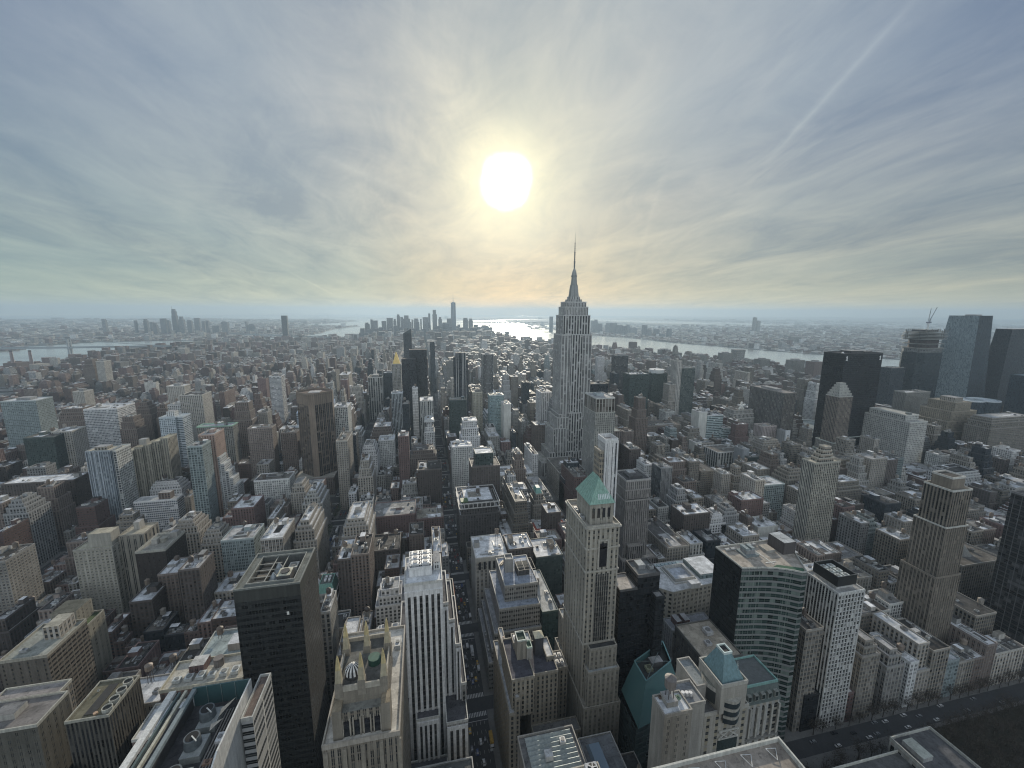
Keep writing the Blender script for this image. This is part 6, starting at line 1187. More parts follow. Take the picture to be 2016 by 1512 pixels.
sk = random.Random(21); FB = (.16, .19, .22)
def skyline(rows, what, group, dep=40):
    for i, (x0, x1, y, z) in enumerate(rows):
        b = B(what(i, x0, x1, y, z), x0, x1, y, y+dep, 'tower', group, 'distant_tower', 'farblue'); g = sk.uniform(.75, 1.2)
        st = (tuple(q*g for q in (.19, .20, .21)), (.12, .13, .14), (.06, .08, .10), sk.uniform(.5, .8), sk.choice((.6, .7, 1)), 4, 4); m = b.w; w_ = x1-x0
        if w_ > 30 and sk.random() < .6:
            s_ = sk.uniform(.82, .94); b.tier(x0, x1, y, y+dep, 0, z*s_, st=st, par=0); k_ = w_*sk.uniform(.1, .25); b.tier(x0+k_*sk.random(), x1-k_, y, y+dep*.8, z*s_, z, st=st, par=0)
        else: b.tier(x0, x1, y, y+dep, 0, z, st=st, par=0)
        b.done()
ordw = ['first', 'second', 'third', 'fourth', 'fifth', 'sixth', 'seventh', 'eighth', 'ninth', 'tenth', 'eleventh', 'twelfth', 'thirteenth', 'fourteenth', 'fifteenth', 'sixteenth', 'seventeenth', 'eighteenth', 'nineteenth', 'twentieth', 'twenty-first', 'twenty-second', 'twenty-third', 'twenty-fourth', 'twenty-fifth', 'twenty-sixth']
def bk_(z): return 'very tall' if z > 240 else 'tall' if z > 180 else 'mid height' if z > 120 else 'low'
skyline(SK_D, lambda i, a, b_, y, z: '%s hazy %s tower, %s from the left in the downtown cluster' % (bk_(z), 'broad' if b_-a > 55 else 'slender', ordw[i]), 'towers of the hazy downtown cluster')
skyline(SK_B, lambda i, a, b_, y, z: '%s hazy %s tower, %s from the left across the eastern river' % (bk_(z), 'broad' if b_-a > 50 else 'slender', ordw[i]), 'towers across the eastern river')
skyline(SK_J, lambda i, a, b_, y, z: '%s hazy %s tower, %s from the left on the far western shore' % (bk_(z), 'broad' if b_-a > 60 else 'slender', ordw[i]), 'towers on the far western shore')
EX = [((5092, 5138, 5600, 235), 'tall lone slab on the far inland ridge'), ((5160, 5210, 5600, 180), 'shorter slab right of the tall lone slab on the far ridge'), ((3743, 3870, 3600, 60), 'square dark block on the far bank of the western river'),
 ((1556, 1615, 1900, 93), 'white framed dark block before the western river'), ((1649, 1709, 1750, 75), 'dark glass cube block before the western river'), ((1637, 1700, 1550, 93), 'pale stepped block by the western river'), ((1642, 1692, 1450, 98), 'brick red block by the western river'), ((1563, 1639, 2500, 58), 'twin blue block near the river beyond the needle spire'), ((1597, 1656, 2400, 46), 'pale block right of the twin blue block near the river'), ((1549, 1612, 2100, 62), 'grey block with shoulders near the river bend'), ((1399, 1453, 2900, 38), 'small rounded block on the downtown river edge'), ((1461, 1512, 2900, 38), 'small square block on the downtown river edge')]
for (x0, x1, y, z), lb in EX:
    b = B(lb, x0, x1, y, y+40, 'tower', None, 'distant_tower', 'greybrick' if 'brick' not in lb else 'brick'); b.tier(x0, x1, y, y+40, 0, z, par=0); b.hut(x0+10, x1-20, y+8, y+26, z, z+6); b.done()
b = B('twisting black and white ribbed tower before the western river', 1710, 1790, 1980, 2040, 'tower', name='twisting_tower')
n = 8
for q in range(n):
    k0, k1 = q/n, (q+1)/n; A = [(1722-6*k0, 2000), (1772+10*k0, 2000), (1772+10*k0, 2036), (1722-6*k0, 2036)]; b.w.prism(A, 100*k0, 100*k1, ((.42, .42, .40), (.05, .05, .05), GLD, .6, .9, 4, 4), (.3, .3, .3))
b.done()
# the one tallest tower downtown
b = B('tallest hazy tower of the downtown cluster with tapering glass faces and a mast', 360, 440, 5300, 5380, 'skyscraper', name='tapered_tower', st='farblue'); cx_, cy_ = 398, 5340; hb, ht = 31, 22
b.w.box(cx_-hb, cx_+hb, cy_-hb, cy_+hb, 0, 55, STY['farblue'], None); bs = [(cx_-hb, cy_-hb), (cx_+hb, cy_-hb), (cx_+hb, cy_+hb), (cx_-hb, cy_+hb)]; tp = [(cx_, cy_-hb+2), (cx_+hb-2, cy_), (cx_, cy_+hb-2), (cx_-hb+2, cy_)]
for i in range(4):
    j = (i+1) % 4; b.w.poly([(*bs[i], 55), (*bs[j], 55), (*tp[i], 415)], GLASS, (.12, .15, .18)); b.w.poly([(*bs[j], 55), (*tp[j], 415), (*tp[i], 415)], GLASS, (.09, .11, .14))
b.rf.poly([(*p, 415) for p in tp], ROOF, (.2, .2, .2)); a = b.part('mast'); a.cyl(cx_, cy_, 14, 14, 415, 421, METAL, (.2, .22, .24), 16); a.cyl(cx_, cy_, 3.2, 2.0, 421, 470, METAL, (.2, .22, .24), 8); a.cyl(cx_, cy_, 1.8, .8, 470, 539, METAL, (.2, .22, .24), 8); b.done()
b = B('slender dark tower with a crane on top, tallest across the eastern river', -3160, -3080, 6200, 6290, 'skyscraper', name='dark_slender_tower', st='farblue'); b.tier(-3150, -3098, 6220, 6265, 0, 235, st='farblue', par=0); b.tier(-3146, -3104, 6222, 6262, 235, 290, st='farblue', par=0); b.tier(-3142, -3112, 6224, 6258, 290, 318, st='farblue', par=0); b.part('crane_mast').beam((-3140, 6240, 318), (-3146, 6240, 352), 2.2, METAL, (.2, .2, .22)); b.done()
b = B('lone broad hazy slab tower left of the downtown cluster near the harbour', -1395, -1335, 4660, 4710, 'skyscraper', name='lone_slab_tower', st='farblue'); b.tier(-1393, -1341, 4665, 4700, 0, 254, st='dark_glass', par=0, roof=(.2, .2, .2)); b.done()
b = B('tall blue glass tower alone on the western waterfront left of the needle spire', 1910, 1962, 6090, 6140, 'skyscraper', name='waterfront_tower', st='farblue'); b.prism([(1915, 6090), (1955, 6090), (1960, 6100), (1960, 6130), (1910, 6130), (1910, 6100)], 0, 236, st='blue_dk', roof=(.2, .25, .3), par=0); b.done()
# random lower downtown mass as real towers
dl = random.Random(9)
for i in range(95):
    x = dl.uniform(-680, 900); y = dl.uniform(4700, 5550); w_ = dl.uniform(30, 60); z = dl.uniform(60, 120+80*math.exp(-((x-60)/380)**2))
    if not inside((x, y), MANH) or not free(x, x+w_, y, y+40): continue
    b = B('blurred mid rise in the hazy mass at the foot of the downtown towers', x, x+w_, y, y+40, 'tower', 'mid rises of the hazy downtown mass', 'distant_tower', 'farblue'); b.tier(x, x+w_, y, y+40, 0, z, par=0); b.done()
# ------------------------------------------------------------------ bridges, boats
def bridge(label, a, b_, towers, deck, th, wd=30, legs=True):
    e = empty('suspension_bridge', (a[0], a[1], 0), label, 'bridge'); A, Bv = Vector((*a, 0)), Vector((*b_, 0)); d = (Bv-A).normalized(); n = Vector((-d.y, d.x, 0)); st = (.24, .27, .29)
    m_ = MB(); P = [A+n*wd/2, A-n*wd/2, Bv-n*wd/2, Bv+n*wd/2]
    m_.poly([(p.x, p.y, deck) for p in P], PLAIN, st); m_.poly([(p.x, p.y, deck-8) for p in P], PLAIN, st)
    for s_ in (1, -1): m_.poly([(*(A+n*s_*wd/2).xy, deck-8), (*(Bv+n*s_*wd/2).xy, deck-8), (*(Bv+n*s_*wd/2).xy, deck+3), (*(A+n*s_*wd/2).xy, deck+3)], PLAIN, st)
    m_.build('deck', e); T_ = []
    for t in towers:
        c = A.lerp(Bv, t); T_.append(c); m_ = MB()
        for s_ in (1, -1): q = c+n*s_*wd*.42; m_.solid(q.x-5, q.x+5, q.y-5, q.y+5, -3, th, PLAIN, st)
        for z in (deck-10, th*.72, th-6): m_.beam(c+n*wd*.42+Vector((0, 0, z)), c-n*wd*.42+Vector((0, 0, z)), 4.5, PLAIN, st)
        m_.build('tower', e)
    for s_ in (1, -1):
        m_ = MB(); pts = []
        seq = [(A, deck), (T_[0], th), (T_[1], th), (Bv, deck)]
        for (p0, z0), (p1, z1) in zip(seq, seq[1:]):
            for k_ in range(12):
                t = k_/12; z = z0+(z1-z0)*t-(th-deck)*.92*4*t*(1-t)*(1 if z0 == z1 else .12); pts.append(p0.lerp(p1, t)+n*s_*wd*.42+Vector((0, 0, z)))
        pts.append(Bv+n*s_*wd*.42+Vector((0, 0, deck)))
        for p, q in zip(pts, pts[1:]): m_.beam(p, q, 1.4, METAL, st)
        m_.build('cable', e)
    return e
bridge('steel suspension bridge over the eastern river with two lattice towers', ll(40.7170, -73.9800), ll(40.7105, -73.9620), (.36, .72), 42, 102)
bridge('second faint suspension bridge further down the eastern river', ll(40.7135, -73.9950), ll(40.7010, -73.9870), (.35, .70), 41, 100)
e = bridge('very faint long suspension bridge on the horizon at the harbour mouth', ll(40.6105, -74.0300), ll(40.6010, -74.0620), (.28, .76), 46, 190, 44)
for lb, x, y, s_, a_ in (('small ferry leaving a pale wake on the western river', 1385, 4300, 1, .4), ('dark barge on the eastern river near the far bank', -2640, 3000, 1.3, 1.2), ('small freighter in the bright harbour', 1250, 7600, 2.2, 1.5), ('tugboat near the western piers', 1700, 3300, .8, .2)):
    e = empty('boat', (x, y, -3), lb, 'boat'); m_ = MB(); L_, W_ = 26*s_, 7*s_; pts = [(x-L_, y-W_/2), (x+L_*.7, y-W_/2), (x+L_, y), (x+L_*.7, y+W_/2), (x-L_, y+W_/2)]
    for i in range(5): p, q = pts[i], pts[(i+1) % 5]; m_.poly([(*p, -3.2), (*q, -3.2), (*q, 1.5), (*p, 1.5)], PLAIN, (.08, .08, .10))
    m_.poly([(*p, 1.5) for p in pts], PLAIN, (.3, .3, .3)); m_.build('hull', e); m_ = MB(); m_.solid(x-L_*.6, x+L_*.2, y-W_*.3, y+W_*.3, 1.5, 6.5*s_, PLAIN, (.55, .55, .55)); m_.build('cabin', e); e.rotation_euler[2] = a_
# ------------------------------------------------------------------ the rest of the city
def zone(x, y, r):
    """height and style for a lot"""
    u_ = r.random()
    def pick(opts):
        t = r.random()*sum(o_[0] for o_ in opts)
        for o_ in opts:
            t -= o_[0]
            if t <= 0: return o_[1]
        return opts[-1][1]
    tanm = [(5, 'tan'), (3, 'tan_dk'), (2, 'stone'), (2, 'brown'), (2, 'red'), (1.5, 'grey'), (1, 'white'), (1, 'dkbrick'), (1, 'brick'), (.5, 'beige'), (.4, 'dark_glass')]
    brk = [(4, 'red'), (4, 'brick'), (3, 'brown'), (2, 'dkbrick'), (1, 'tan'), (1, 'beige'), (.8, 'white'), (.8, 'grey')]
    if y > 2300:
        if x < -500: return (r.uniform(10, 20) if u_ < .93 else r.uniform(32, 58)), pick(brk)
        if y > 4300: return (r.uniform(20, 60) if u_ < .7 else r.uniform(60, 105)), pick(tanm+[(2, 'grey'), (1, 'dark_glass')])
        return (r.uniform(12, 26) if u_ < .76 else r.uniform(26, 66) if u_ < .985 else r.uniform(70, 110)), pick(brk+[(2, 'tan'), (2, 'white'), (1.5, 'grey')])
    if x < -285:
        if x < -560: return (r.uniform(11, 19) if u_ < (.84 if y > 900 else .66) else r.uniform(28, 58)), pick(brk)
        return (r.uniform(12, 22) if u_ < .70 else r.uniform(34, 80) if u_ < .95 else r.uniform(80, 112)), pick(brk+[(3, 'tan'), (2, 'beige'), (1, 'white')])
    if x < 40:
        if y < 700: return (r.uniform(14, 30) if u_ < .5 else r.uniform(32, 56)), pick(brk+tanm)
        return (r.uniform(28, 54) if u_ < .58 else r.uniform(54, 84) if u_ < .91 else r.uniform(84, 128)), pick(tanm+[(2, 'red'), (1, 'brown'), (1.2, 'dark_glass'), (1, 'pale_grid')])
    if x < 1080:
        if y < 320 and x < 320: return r.uniform(22, 40), pick(tanm)
        if y < 1800: return (r.uniform(28, 54) if u_ < .52 else r.uniform(54, 86) if u_ < .90 else r.uniform(86, 96 if y < 560 else 132)), pick([(5, 'tan_dk'), (4, 'tan'), (2, 'stone'), (3, 'brown'), (1.5, 'grey'), (1, 'white'), (1.5, 'dkbrick'), (1.5, 'red'), (.9, 'tealgrey'), (1, 'dark_glass'), (1, 'pale_grid'), (.8, 'white_dk')])
        return (r.uniform(18, 44) if u_ < .8 else r.uniform(44, 74)), pick(tanm+brk)
    return (r.uniform(12, 26) if u_ < .75 else r.uniform(30, 58)), pick(brk+[(2, 'grey'), (2, 'tan_dk')])
FR = random.Random(77); LOTS = []
for k_, ai, bx0, bx1, by0, by1 in BLOCKS:
    if by0 < 30 or bx1-bx0 < 20: continue
    ang_ = abs(math.atan2((bx0+bx1)/2, max(1, by0))-YAW)
    mid = by0+(by1-by0)*FR.uniform(.44, .56)
    for row in (0, 1):
        x = bx0
        while x < bx1-5:
            ht, st = zone(x, by0, FR)
            if by0 < 440: ht = min(ht, 44 if x < 0 else 52 if x > 230 else 60)
            elif by0 < 700: ht = min(ht, 80)
            w_ = (FR.uniform(12, 27) if ht > 34 else FR.uniform(6.5, 15))*(1.25 if FR.random() < .2 else 1)
            if by0 > 2300: w_ *= 1.7
            if by0 > 3600: w_ *= 1.3
            if x+w_ > bx1-6: w_ = bx1-x
            full = ht > 48 and FR.random() < .25
            y0, y1 = (by0, mid-FR.uniform(1, 7) if not full else by1) if row == 0 else (mid+FR.uniform(1, 7), by1)
            if ht < 26: (y0, y1) = (y0, y0+FR.uniform(15, 22)) if row == 0 else (y1-FR.uniform(15, 22), y1)
            # keep the measured towers clear
            ok = not any(x+w_/2 > a and x+w_/2 < b_ and y1 > c and y0 < d for a, b_, c, d in PARKS) and inside((x+w_/2, (y0+y1)/2), MANH)
            if ok and y1-y0 > 6:
                if free(x+.3, x+w_-.3, y0, y1): LOTS.append((x+.05, x+w_-.05, y0, y1, ht, st))
                else:
                    # shrink to half widths that fit
                    for h0, h1 in ((x, x+w_/2), (x+w_/2, x+w_)):
                        if h1-h0 > 6 and free(h0+.3, h1-.3, y0, y1): LOTS.append((h0+.05, h1-.05, y0, y1, min(ht, 40), st))
                        elif h1-h0 > 6:
                            ym = (y0+y1)/2
                            for q0, q1 in ((y0, ym-.2), (ym+.2, y1)):
                                if q1-q0 > 6 and free(h0+.3, h1-.3, q0, q1): LOTS.append((h0+.05, h1-.05, q0, q1, min(ht, 30), st))
            x += w_
# housing estates of cross towers by the eastern river
for i in range(46):
    x = FR.uniform(-1900, -900); y = FR.uniform(1450, 4500)
    if inside((x-30, y), MANH) and inside((x+40, y+40), MANH): LOTS.append((x, x+34, y, y+16, FR.uniform(38, 64), FR.choice(['brown', 'brick', 'red', 'beige', 'brown'])))
# leave room: long sight lines down the avenues stay open because lots keep to their blocks
print('lots', len(LOTS))
# which lots show largest: cast a grid of rays at the boxes
V_, F_, own = [], [], []
for i, (x0, x1, y0, y1, z, st) in enumerate(LOTS):
    if y0 > 1300: continue
    j = len(V_); V_ += [(x0, y0, 0), (x1, y0, 0), (x1, y1, 0), (x0, y1, 0), (x0, y0, z), (x1, y0, z), (x1, y1, z), (x0, y1, z)]
    for f in ((0, 1, 5, 4), (1, 2, 6, 5), (2, 3, 7, 6), (3, 0, 4, 7), (4, 5, 6, 7)): F_.append(tuple(j+q for q in f)); own.append(i)
HEROES = [o_ for o_ in COL.objects if o_.type == 'EMPTY' and o_.get('category') and o_.location.y < 1400]
for h in HEROES:
    for ch in COL.objects:
        if ch.parent is h and ch.name.startswith('wall'):
            me = ch.data; j = len(V_); V_ += [tuple(v.co+h.location) for v in me.vertices]
            for p in me.polygons: F_.append(tuple(j+q for q in p.vertices)); own.append(-1)
bvh = BVHTree.FromPolygons(V_, F_); cnt = {}; cxy = {}
for py in range(610, 1512, 5):
    for px in range(0, 2016, 5):
        hit = bvh.ray_cast(EYE, px_dir(px, py), 2600)
        if hit[0] is not None:
            o_ = own[hit[2]]
            if o_ >= 0: cnt[o_] = cnt.get(o_, 0)+1; s_ = cxy.setdefault(o_, [0, 0]); s_[0] += px; s_[1] += py
NIND = 215
best = sorted(cnt, key=lambda i: -cnt[i])[:NIND]; bset = set(best)
# short names of the measured landmarks, used in the labels
anch = []
for h in HEROES:
    d_ = h.location-EYE; w_ = d_.dot(fw)
    if w_ > 20: anch.append((1008+815.38*d_.dot(rt)/w_, 756-815.38*(d_+Vector((0, 0, 60))).dot(up)/w_, h['label']))
def short(s_):
    import re
    return re.split(r' (?:with|that|right of|left of|behind|beside|between|in front|standing|on the|among|carrying|below|beyond|near|at the|stepping|down|of|below|joined|before|fronting|closing|seen|rising|running|cut|far|above|wedged|crowded)\b', s_)[0]
def colour(c):
    r, g, b_ = c; m_ = max(c)
    if m_ < .12: return 'dark'
    if r > b_*1.9 and r < .22: return 'red brown'
    if r > b_*1.6: return 'brown'
    if r > b_*1.25: return 'tan'
    if m_ > .5: return 'white'
    return 'grey'
used = {}
rl = random.Random(31)
names_ = {i: colour(STY[LOTS[i][5]][0]) for i in best}
for i in sorted(best, key=lambda q: LOTS[q][2]):
    x0, x1, y0, y1, z, st = LOTS[i]; px, py = cxy[i][0]/cnt[i], cxy[i][1]/cnt[i]
    a = sorted(anch, key=lambda q: (q[0]-px)**2+(q[1]-py)**2)
    rc = rl.choice(ROOFC); rn = 'white roof' if rc[0] > .5 else 'grey roof' if rc[0] > .24 else 'dark roof'; fl = max(3, round(z/3.4))
    lab = None
    for q in a[:6]:
        dx, dy = px-q[0], py-q[1]; rel = ('right of' if dx > 0 else 'left of') if abs(dx) > abs(dy)*.9 else ('in front of' if dy > 0 else 'behind')
        t = '%s %d storey block with %s %s the %s' % (names_[i], fl, rn, rel, short(q[2]))
        if len(t.split()) <= 16 and t not in used: lab = t; break
    if lab is None: lab = '%s %d storey block with %s %d paces along its street row' % (names_[i], fl, rn, int(x0))
    used[lab] = 1
    sq = STY[st]; f = rl.choice((.62, .8, .95, 1.1, 1.3))*rl.uniform(.92, 1.08); sq = (tuple(min(.72, v*f) for v in sq[0]),)+sq[1:]
    b = B(lab, x0, x1, y0, y1, 'building', 'city blocks filling the streets', 'city_block', footprint=False); b.st = sq
    if z > 36 and x1-x0 > 13 and y1-y0 > 16 and rl.random() < .75:
        n = rl.choice((2, 2, 3, 4)) if z > 50 else 2; zp = z*rl.uniform(.55, .8); b.tier(x0, x1, y0, y1, 0, zp, roof=rc, seed=i); a0, a1, c0, c1 = x0, x1, y0, y1
        for q in range(1, n):
            a0 += rl.uniform(.6, 3.2); a1 -= rl.uniform(.6, 3.2); c0 += rl.uniform(.8, 3); c1 -= rl.uniform(.6, 3.4)
            if a1-a0 < 6 or c1-c0 < 6: break
            zn = z if q == n-1 else zp+(z-zp)/(n-q); b.tier(a0, a1, c0, c1, zp, zn, roof=rc, seed=i+q*.3); zp = zn
        roofstuff(b, a0, a1, c0, c1, zp, rl)
    else:
        b.tier(x0, x1, y0, y1, 0, z, roof=rc, seed=i); roofstuff(b, x0, x1, y0, y1, z, rl)
    b.done()
m_ = MB(); rr = random.Random(13)
for i, (x0, x1, y0, y1, z, st) in enumerate(LOTS):
    if i in bset: continue
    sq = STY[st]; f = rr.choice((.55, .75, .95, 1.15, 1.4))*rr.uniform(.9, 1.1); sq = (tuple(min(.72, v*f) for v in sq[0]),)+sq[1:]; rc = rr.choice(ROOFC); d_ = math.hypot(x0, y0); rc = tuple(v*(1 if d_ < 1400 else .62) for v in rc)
    if z > 34 and d_ < 3000 and x1-x0 > 13 and y1-y0 > 14 and rr.random() < .6:
        z1 = z*.8; m_.box(x0, x1, y0, y1, 0, z1, sq, rc, i); m_.box(x0+2, x1-2, y0+1.5, y1-2, z1, z*.9, sq, rc, i+.3); m_.box(x0+4, x1-4, y0+3, y1-4, z*.9, z, sq, rc, i+.6); x0, x1, y0, y1 = x0+4, x1-4, y0+3, y1-4
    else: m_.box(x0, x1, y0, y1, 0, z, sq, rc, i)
    w_, dd = x1-x0, y1-y0
    if d_ < 900: m_.ring(rect(x0, x1, y0, y1), z-.01, z+.9, .5, PLAIN, tuple(min(.7, v*1.2) for v in sq[0]))
    if d_ < 3200 and w_ > 7:
        hx, hy = rr.uniform(x0+1, x0+w_*.5), rr.uniform(y0+1, y0+dd*.5); m_.solid(hx, hx+w_*.35, hy, hy+dd*.3, z, z+rr.uniform(2.5, 5), PLAIN, rr.choice([sq[0], (.3, .3, .3), (.5, .5, .5)]))
    if d_ < 1600 and rr.random() < .35:
        tx, ty = rr.uniform(x0+2, x1-2), rr.uniform(y0+2, y1-2); m_.cyl(tx, ty, 1.9, 1.9, z+3, z+7, PLAIN, WOOD, 8); m_.cyl(tx, ty, 2, 0, z+7, z+8.4, PLAIN, darker(WOOD, .8), 8); m_.solid(tx-1.2, tx+1.2, ty-1.2, ty+1.2, z, z+3, METAL, (.12, .12, .12))
    if d_ < 1300:
        for _ in range(2):
            if w_ > 7 and dd > 7: ax, ay = rr.uniform(x0+1, x1-4), rr.uniform(y0+1, y1-4); m_.solid(ax, ax+rr.uniform(1.5, 3), ay, ay+rr.uniform(1.5, 3), z, z+rr.uniform(1, 2.4), METAL, rr.choice([(.45, .45, .45), (.62, .62, .6), (.2, .2, .2)]))
# across the rivers: blocks that grow larger and sparser with distance
def scatter(poly, x0, x1, y0, y1, cell, hmin, hmax, seed, p=.8, pal=('red', 'brick', 'brown', 'tan', 'grey', 'white', 'dkbrick', 'beige')):
    r = random.Random(seed); y = y0
    while y < y1:
        x = x0
        while x < x1:
            if r.random() < p:
                a = x+r.uniform(0, cell*.3); c = y+r.uniform(0, cell*.3); w_, d_ = r.uniform(.4, .85)*cell, r.uniform(.35, .7)*cell
                ang_ = math.atan2(a, c)-YAW
                if abs(ang_) < .96 and inside((a, c), poly) and inside((a+w_, c+d_), poly):
                    h = r.uniform(hmin, hmax) if r.random() < .94 else r.uniform(hmax, hmax*3.2); sq = STY[r.choice(pal)]; m_.box(a, a+w_, c, c+d_, 0, h, sq, tuple(v*.6 for v in r.choice(ROOFC)), r.random()*99)
            x += cell
        y += cell
scatter(BK, -4200, -1200, 300, 3600, 46, 8, 18, 1); scatter(BK, -6200, -800, 3600, 7200, 64, 8, 18, 2, .75); scatter(BK, -9500, -400, 7200, 11500, 110, 8, 20, 3, .7); scatter(BK, -14000, 0, 11500, 17500, 210, 8, 20, 4, .6)
scatter(JS, 2300, 5200, 600, 7200, 60, 8, 18, 5, .72); scatter(JS, 5200, 9500, 1500, 8500, 95, 8, 18, 6, .65); scatter(JS, 9500, 16000, 3500, 16000, 210, 8, 16, 7, .5, ('grey', 'white', 'tan', 'brick')); scatter(JS, 1800, 6000, 7200, 12500, 120, 7, 14, 8, .4, ('grey', 'white', 'tan'))
for I in ISLES: scatter(I, I[0][0]-1100, I[0][0]+100, I[0][1]-600, I[0][1]+600, 60, 6, 12, 9, .3)
scatter(STAT, 1500, 6000, 11500, 18000, 190, 8, 16, 10, .4)
o = m_.build('city_blocks_beyond'); tag(o, 'unbroken mass of low city blocks stretching to both rivers and beyond', 'city', kind='stuff')
# green lady on her island
e = empty('statue', (*ll(40.6892, -74.0445), 0), 'small green statue on a pedestal on a harbour island', 'statue'); cx_, cy_ = e.location.x, e.location.y; q_ = MB(); q_.frustum(cx_-14, cx_+14, cy_-14, cy_+14, 0, cx_-8, cx_+8, cy_-8, cy_+8, 46, PLAIN, (.35, .33, .3)); q_.build('pedestal', e); q_ = MB(); q_.cyl(cx_, cy_, 5, 3, 46, 78, PLAIN, (.2, .36, .32), 10); q_.cyl(cx_, cy_, 2, 1.6, 78, 84, PLAIN, (.2, .36, .32), 10); q_.beam((cx_+3, cy_, 76), (cx_+5, cy_, 92), 1, PLAIN, (.2, .36, .32)); q_.build('figure', e)
# ------------------------------------------------------------------ traffic
def car_mesh(col, kind):
    q = MB(); g = (.02, .025, .03)
    if kind == 'car':
        L_, W_ = 4.6, 1.85; q.solid(-W_/2, W_/2, -L_/2, L_/2, .35, .85, METAL, col, True); q.frustum(-W_/2+.08, W_/2-.08, -1.5, 1.35, .85, -W_/2+.25, W_/2-.25, -1.0, .7, 1.38, GLASS, g, col)
    elif kind == 'van':
        L_, W_ = 6.2, 2.1; q.solid(-W_/2, W_/2, -L_/2, L_/2-1.3, .4, 2.4, METAL, col, True); q.frustum(-W_/2, W_/2, L_/2-1.3, L_/2, .4, -W_/2+.1, W_/2-.1, L_/2-1.3, L_/2-.7, 1.8, GLASS, g, col)
    else:
        L_, W_ = 11.0, 2.5; q.solid(-W_/2, W_/2, -L_/2, L_/2-2.4, .9, 3.6, PLAIN, col, True); q.solid(-W_/2+.1, W_/2-.1, L_/2-2.1, L_/2, .5, 2.6, METAL, (.6, .6, .6), True); q.solid(-W_/2+.15, W_/2-.15, L_/2-.8, L_/2+.02, 1.5, 2.4, GLASS, g, True)
    for sx_ in (-1, 1):
        for sy_ in (-.62, .62):
            n = 8; cx_, cy_ = sx_*(W_/2-.1), sy_*L_/2
            q.poly([(cx_+sx_*.12, cy_+.34*math.cos(2*PI*i/n), .34+.34*math.sin(2*PI*i/n)) for i in range(n)], PLAIN, (.02, .02, .02))
    return q
CM = {}
def vehicle(x, y, col, cn, kind, south, label, group):
    key = (cn, kind)
    if key not in CM: o_ = car_mesh(col, kind).build({'car': 'parked_car', 'van': 'delivery_van', 'truck': 'box_truck'}[kind]); CM[key] = o_.data; first = o_
    else: o_ = bpy.data.objects.new({'car': 'parked_car', 'van': 'delivery_van', 'truck': 'box_truck'}[kind], CM[key]); COL.objects.link(o_)
    o_.location = (x, y, .01); o_.rotation_euler = (0, 0, 0 if south else PI); tag(o_, label, {'car': 'car', 'van': 'van', 'truck': 'truck'}[kind], group); return o_
VC = [((.62, .62, .62), 'white'), ((.04, .04, .045), 'black'), ((.25, .26, .27), 'silver'), ((.55, .33, .03), 'yellow'), ((.10, .11, .13), 'dark grey'), ((.62, .62, .62), 'white'), ((.25, .03, .03), 'red'), ((.05, .08, .20), 'blue')]
vr = random.Random(44); nv = 0
lanes = [(32, (-6.6, -3.2, 0, 3.2, 6.6), 135, 900, 9, False, 'avenue of crosswalks'), (-133, (-12, -8.5, -4.8, 4.8, 8.5, 12), 400, 1000, 9, None, 'wide median avenue'), (190, (-8, -4.6, -1.2, 2.2, 5.6), 360, 800, 14, True, 'avenue by the needle spired skyscraper'), (-285, (-5, -1.6, 1.6, 5), 300, 700, 26, True, 'far eastern avenue')]
for ax, lx, ya, yb, gap, south, nm in lanes:
    for dx in lx:
        y = ya+vr.uniform(0, gap)
        while y < yb:
            kk = min(range(-3, 14), key=lambda k_: abs(st_y(k_)-y))
            if abs(y-st_y(kk)) > 14:
                (c, cn) = vr.choice(VC); kind = 'car' if vr.random() < .78 else 'van' if vr.random() < .7 else 'truck'
                if kind == 'truck': c, cn = (.62, .62, .62), 'white'
                vehicle(ax+dx+vr.uniform(-.25, .25), y, c, cn, kind, (dx > 0) if south is None else south, '%s %s among the traffic of the %s' % (cn, kind, nm), '%s %ss on the %s' % (cn, kind, nm)); nv += 1
            y += vr.expovariate(1/gap)+7
vehicle(39.5, 245, (.5, .30, .04), 'orange', 'truck', False, 'long yellow bus waiting before the nearer crosswalk', None); vehicle(41.5, 176, (.7, .7, .7), 'bright white', 'truck', False, 'white box truck at the kerb just past the nearest crosswalk', None)
for x, y in ((286, 199), (308, 191), (323, 199), (351, 199), (372, 191), (388, 199), (404, 192), (421, 198), (440, 191), (300, 196), (316, 192), (332, 198), (344, 191), (362, 196), (280, 191), (265, 197)):
    (c, cn) = vr.choice(VC[:3]); o_ = vehicle(x, y, c, cn, 'car', True, '%s car on the dark side street by the park' % cn, '%s cars on the park side street' % cn); o_.rotation_euler[2] = PI/2
print('vehicles', nv)
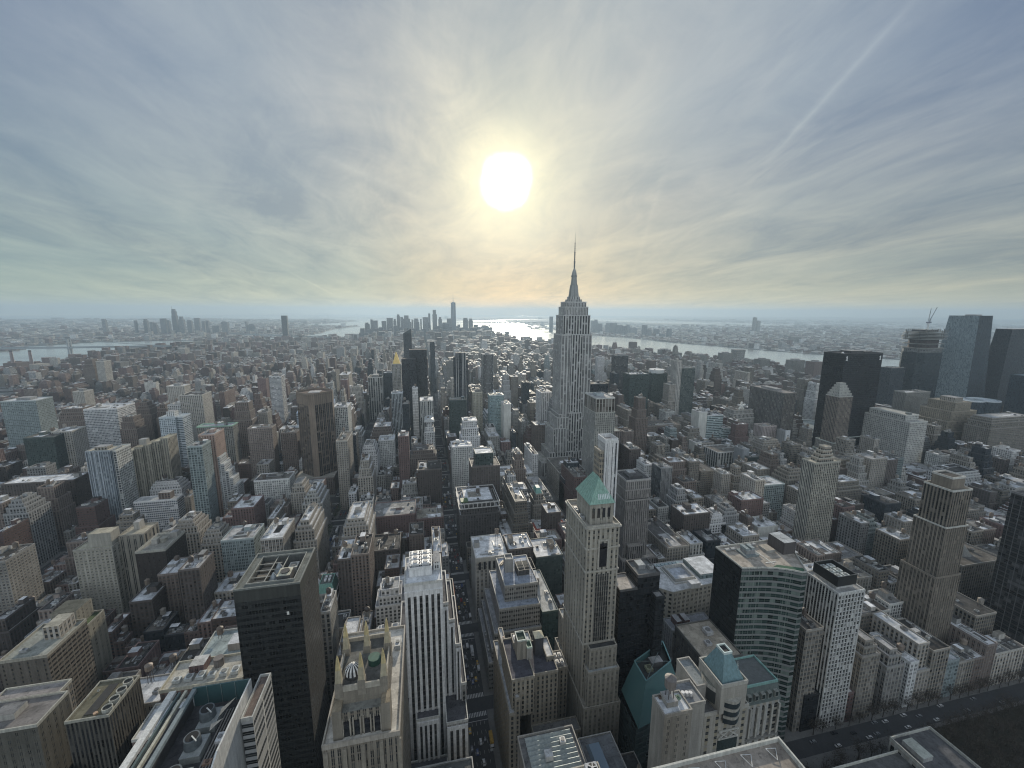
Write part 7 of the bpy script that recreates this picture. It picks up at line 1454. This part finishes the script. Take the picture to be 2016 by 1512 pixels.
# ------------------------------------------------------------------ trees
def tree_mesh(seed, bare, h=11):
    r = random.Random(seed); t = MB(); c = (.06, .05, .04); t.cyl(0, 0, .28, .2, 0, h*.4, 2, c, 7, False); tips = []
    for i in range(7):
        a = i*.9+r.random(); p = (r.uniform(.9, 1.6)*math.cos(a), r.uniform(.9, 1.6)*math.sin(a), h*.62); t.beam((0, 0, h*(.3+.05*(i % 3))), p, .09, 2, c); q = (p[0]*2.1, p[1]*2.1, h*r.uniform(.75, .95)); t.beam(p, q, .06, 2, c); tips += [p, q]
    cr = MB()
    for i in range(330 if not bare else 620):
        b_ = Vector(r.choice(tips)); o_ = Vector((r.gauss(0, 1), r.gauss(0, 1), r.gauss(0, .8))); p = b_+o_*(1.0 if not bare else 1.35); s_ = r.uniform(.22, .5) if not bare else r.uniform(.15, .42); n = Vector((r.gauss(0, 1), r.gauss(0, 1), r.gauss(0, 1))).normalized(); u_ = n.orthogonal().normalized(); v_ = n.cross(u_)
        g = r.uniform(.6, 1.4); cc = (.050*g, .037*g, .025*g) if bare else (.045*g, .065*g, .030*g)
        cr.poly([tuple(p+u_*s_*a+v_*s_*b2*(.6 if not bare else .35)) for a, b2 in ((-1, -1), (1, -.7), (.8, 1), (-.9, .8))], 2, cc)
    return t, cr
TM = {}
for kname, bare in (('bare', True), ('leafy', False)):
    for s_ in range(3):
        t, cr = tree_mesh(s_+(10 if bare else 0), bare, 12 if bare else 10); a = t.build('trunk'); c = cr.build('crown'); TM[kname, s_] = (a.data, c.data); bpy.data.objects.remove(a); bpy.data.objects.remove(c)
tr_ = random.Random(3); nt_ = 0
def tree(x, y, kind, label, group, z=.1):
    global nt_
    e = empty('street_tree' if kind == 'leafy' else 'park_tree', (x, y, z), label, 'tree', group); A, C = TM[kind, tr_.randrange(3)]
    for nm, d_ in (('trunk', A), ('crown', C)): o_ = bpy.data.objects.new(nm, d_); COL.objects.link(o_); o_.parent = e
    e.rotation_euler[2] = tr_.random()*6; s_ = tr_.uniform(.8, 1.25); e.scale = (s_, s_, s_); nt_ += 1
for ix in range(12): tree(214+ix*9+tr_.uniform(-2, 2), 177+tr_.uniform(-3, 4), 'bare', 'leafless brown tree between the library and the dark side street', 'leafless trees beside the library')
for ix in range(20): tree(268+ix*11+tr_.uniform(-2, 2), 201.3, 'bare', 'leafless street tree on the building side of the dark side street', 'leafless trees by the dark side street')
for ix in range(16):
    for iy in range(7): tree(334+ix*9+tr_.uniform(-2, 2), 182-iy*8.5+tr_.uniform(-2, 2), 'bare', 'leafless brown park tree in the dense rows beside the dark side street', 'leafless trees of the park')
for y in np.arange(300, 760, 13):
    if min(abs(y-st_y(k_)) for k_ in range(0, 7)) > 14:
        tree(-133, y, 'leafy', 'small dark green tree on the median of the wide avenue', 'median trees of the wide avenue')
        if tr_.random() < .6: tree(-152 if tr_.random() < .5 else -114, y, 'leafy', 'dark green street tree on the pavement of the wide avenue', 'pavement trees of the wide avenue')
park_soil = MB(); park_soil.solid(331, 484, 32, 186.5, .15, .25, 0, (0, 0, 0)); o = park_soil.build('park_soil', mats=[simple('dark_park_soil', (.030, .026, .016), .95, .2)]); tag(o, kind='structure')  # soil sheet over the park, coloured near black to stand for deep shade
# ------------------------------------------------------------------ haze
hm = bpy.data.materials.new('haze'); hm.use_nodes = True; n_ = hm.node_tree.nodes; n_.clear(); pv = n_.new('ShaderNodeVolumePrincipled'); oo = n_.new('ShaderNodeOutputMaterial'); hm.node_tree.links.new(pv.outputs[0], oo.inputs['Volume'])
pv.inputs['Color'].default_value = (.37, .485, .60, 1); pv.inputs['Density'].default_value = 8.0e-5; pv.inputs['Anisotropy'].default_value = .35
me = bpy.data.meshes.new('haze'); X = 36000; z0, z1 = -5, 545
me.from_pydata([(-X, -X, z0), (X, -X, z0), (X, X, z0), (-X, X, z0), (-X, -X, z1), (X, -X, z1), (X, X, z1), (-X, X, z1)], [], [(3, 2, 1, 0), (4, 5, 6, 7), (0, 1, 5, 4), (1, 2, 6, 5), (2, 3, 7, 6), (3, 0, 4, 7)]); me.materials.append(hm)
o = bpy.data.objects.new('haze', me); COL.objects.link(o); tag(o, kind='stuff')
print('objects', len(COL.objects))
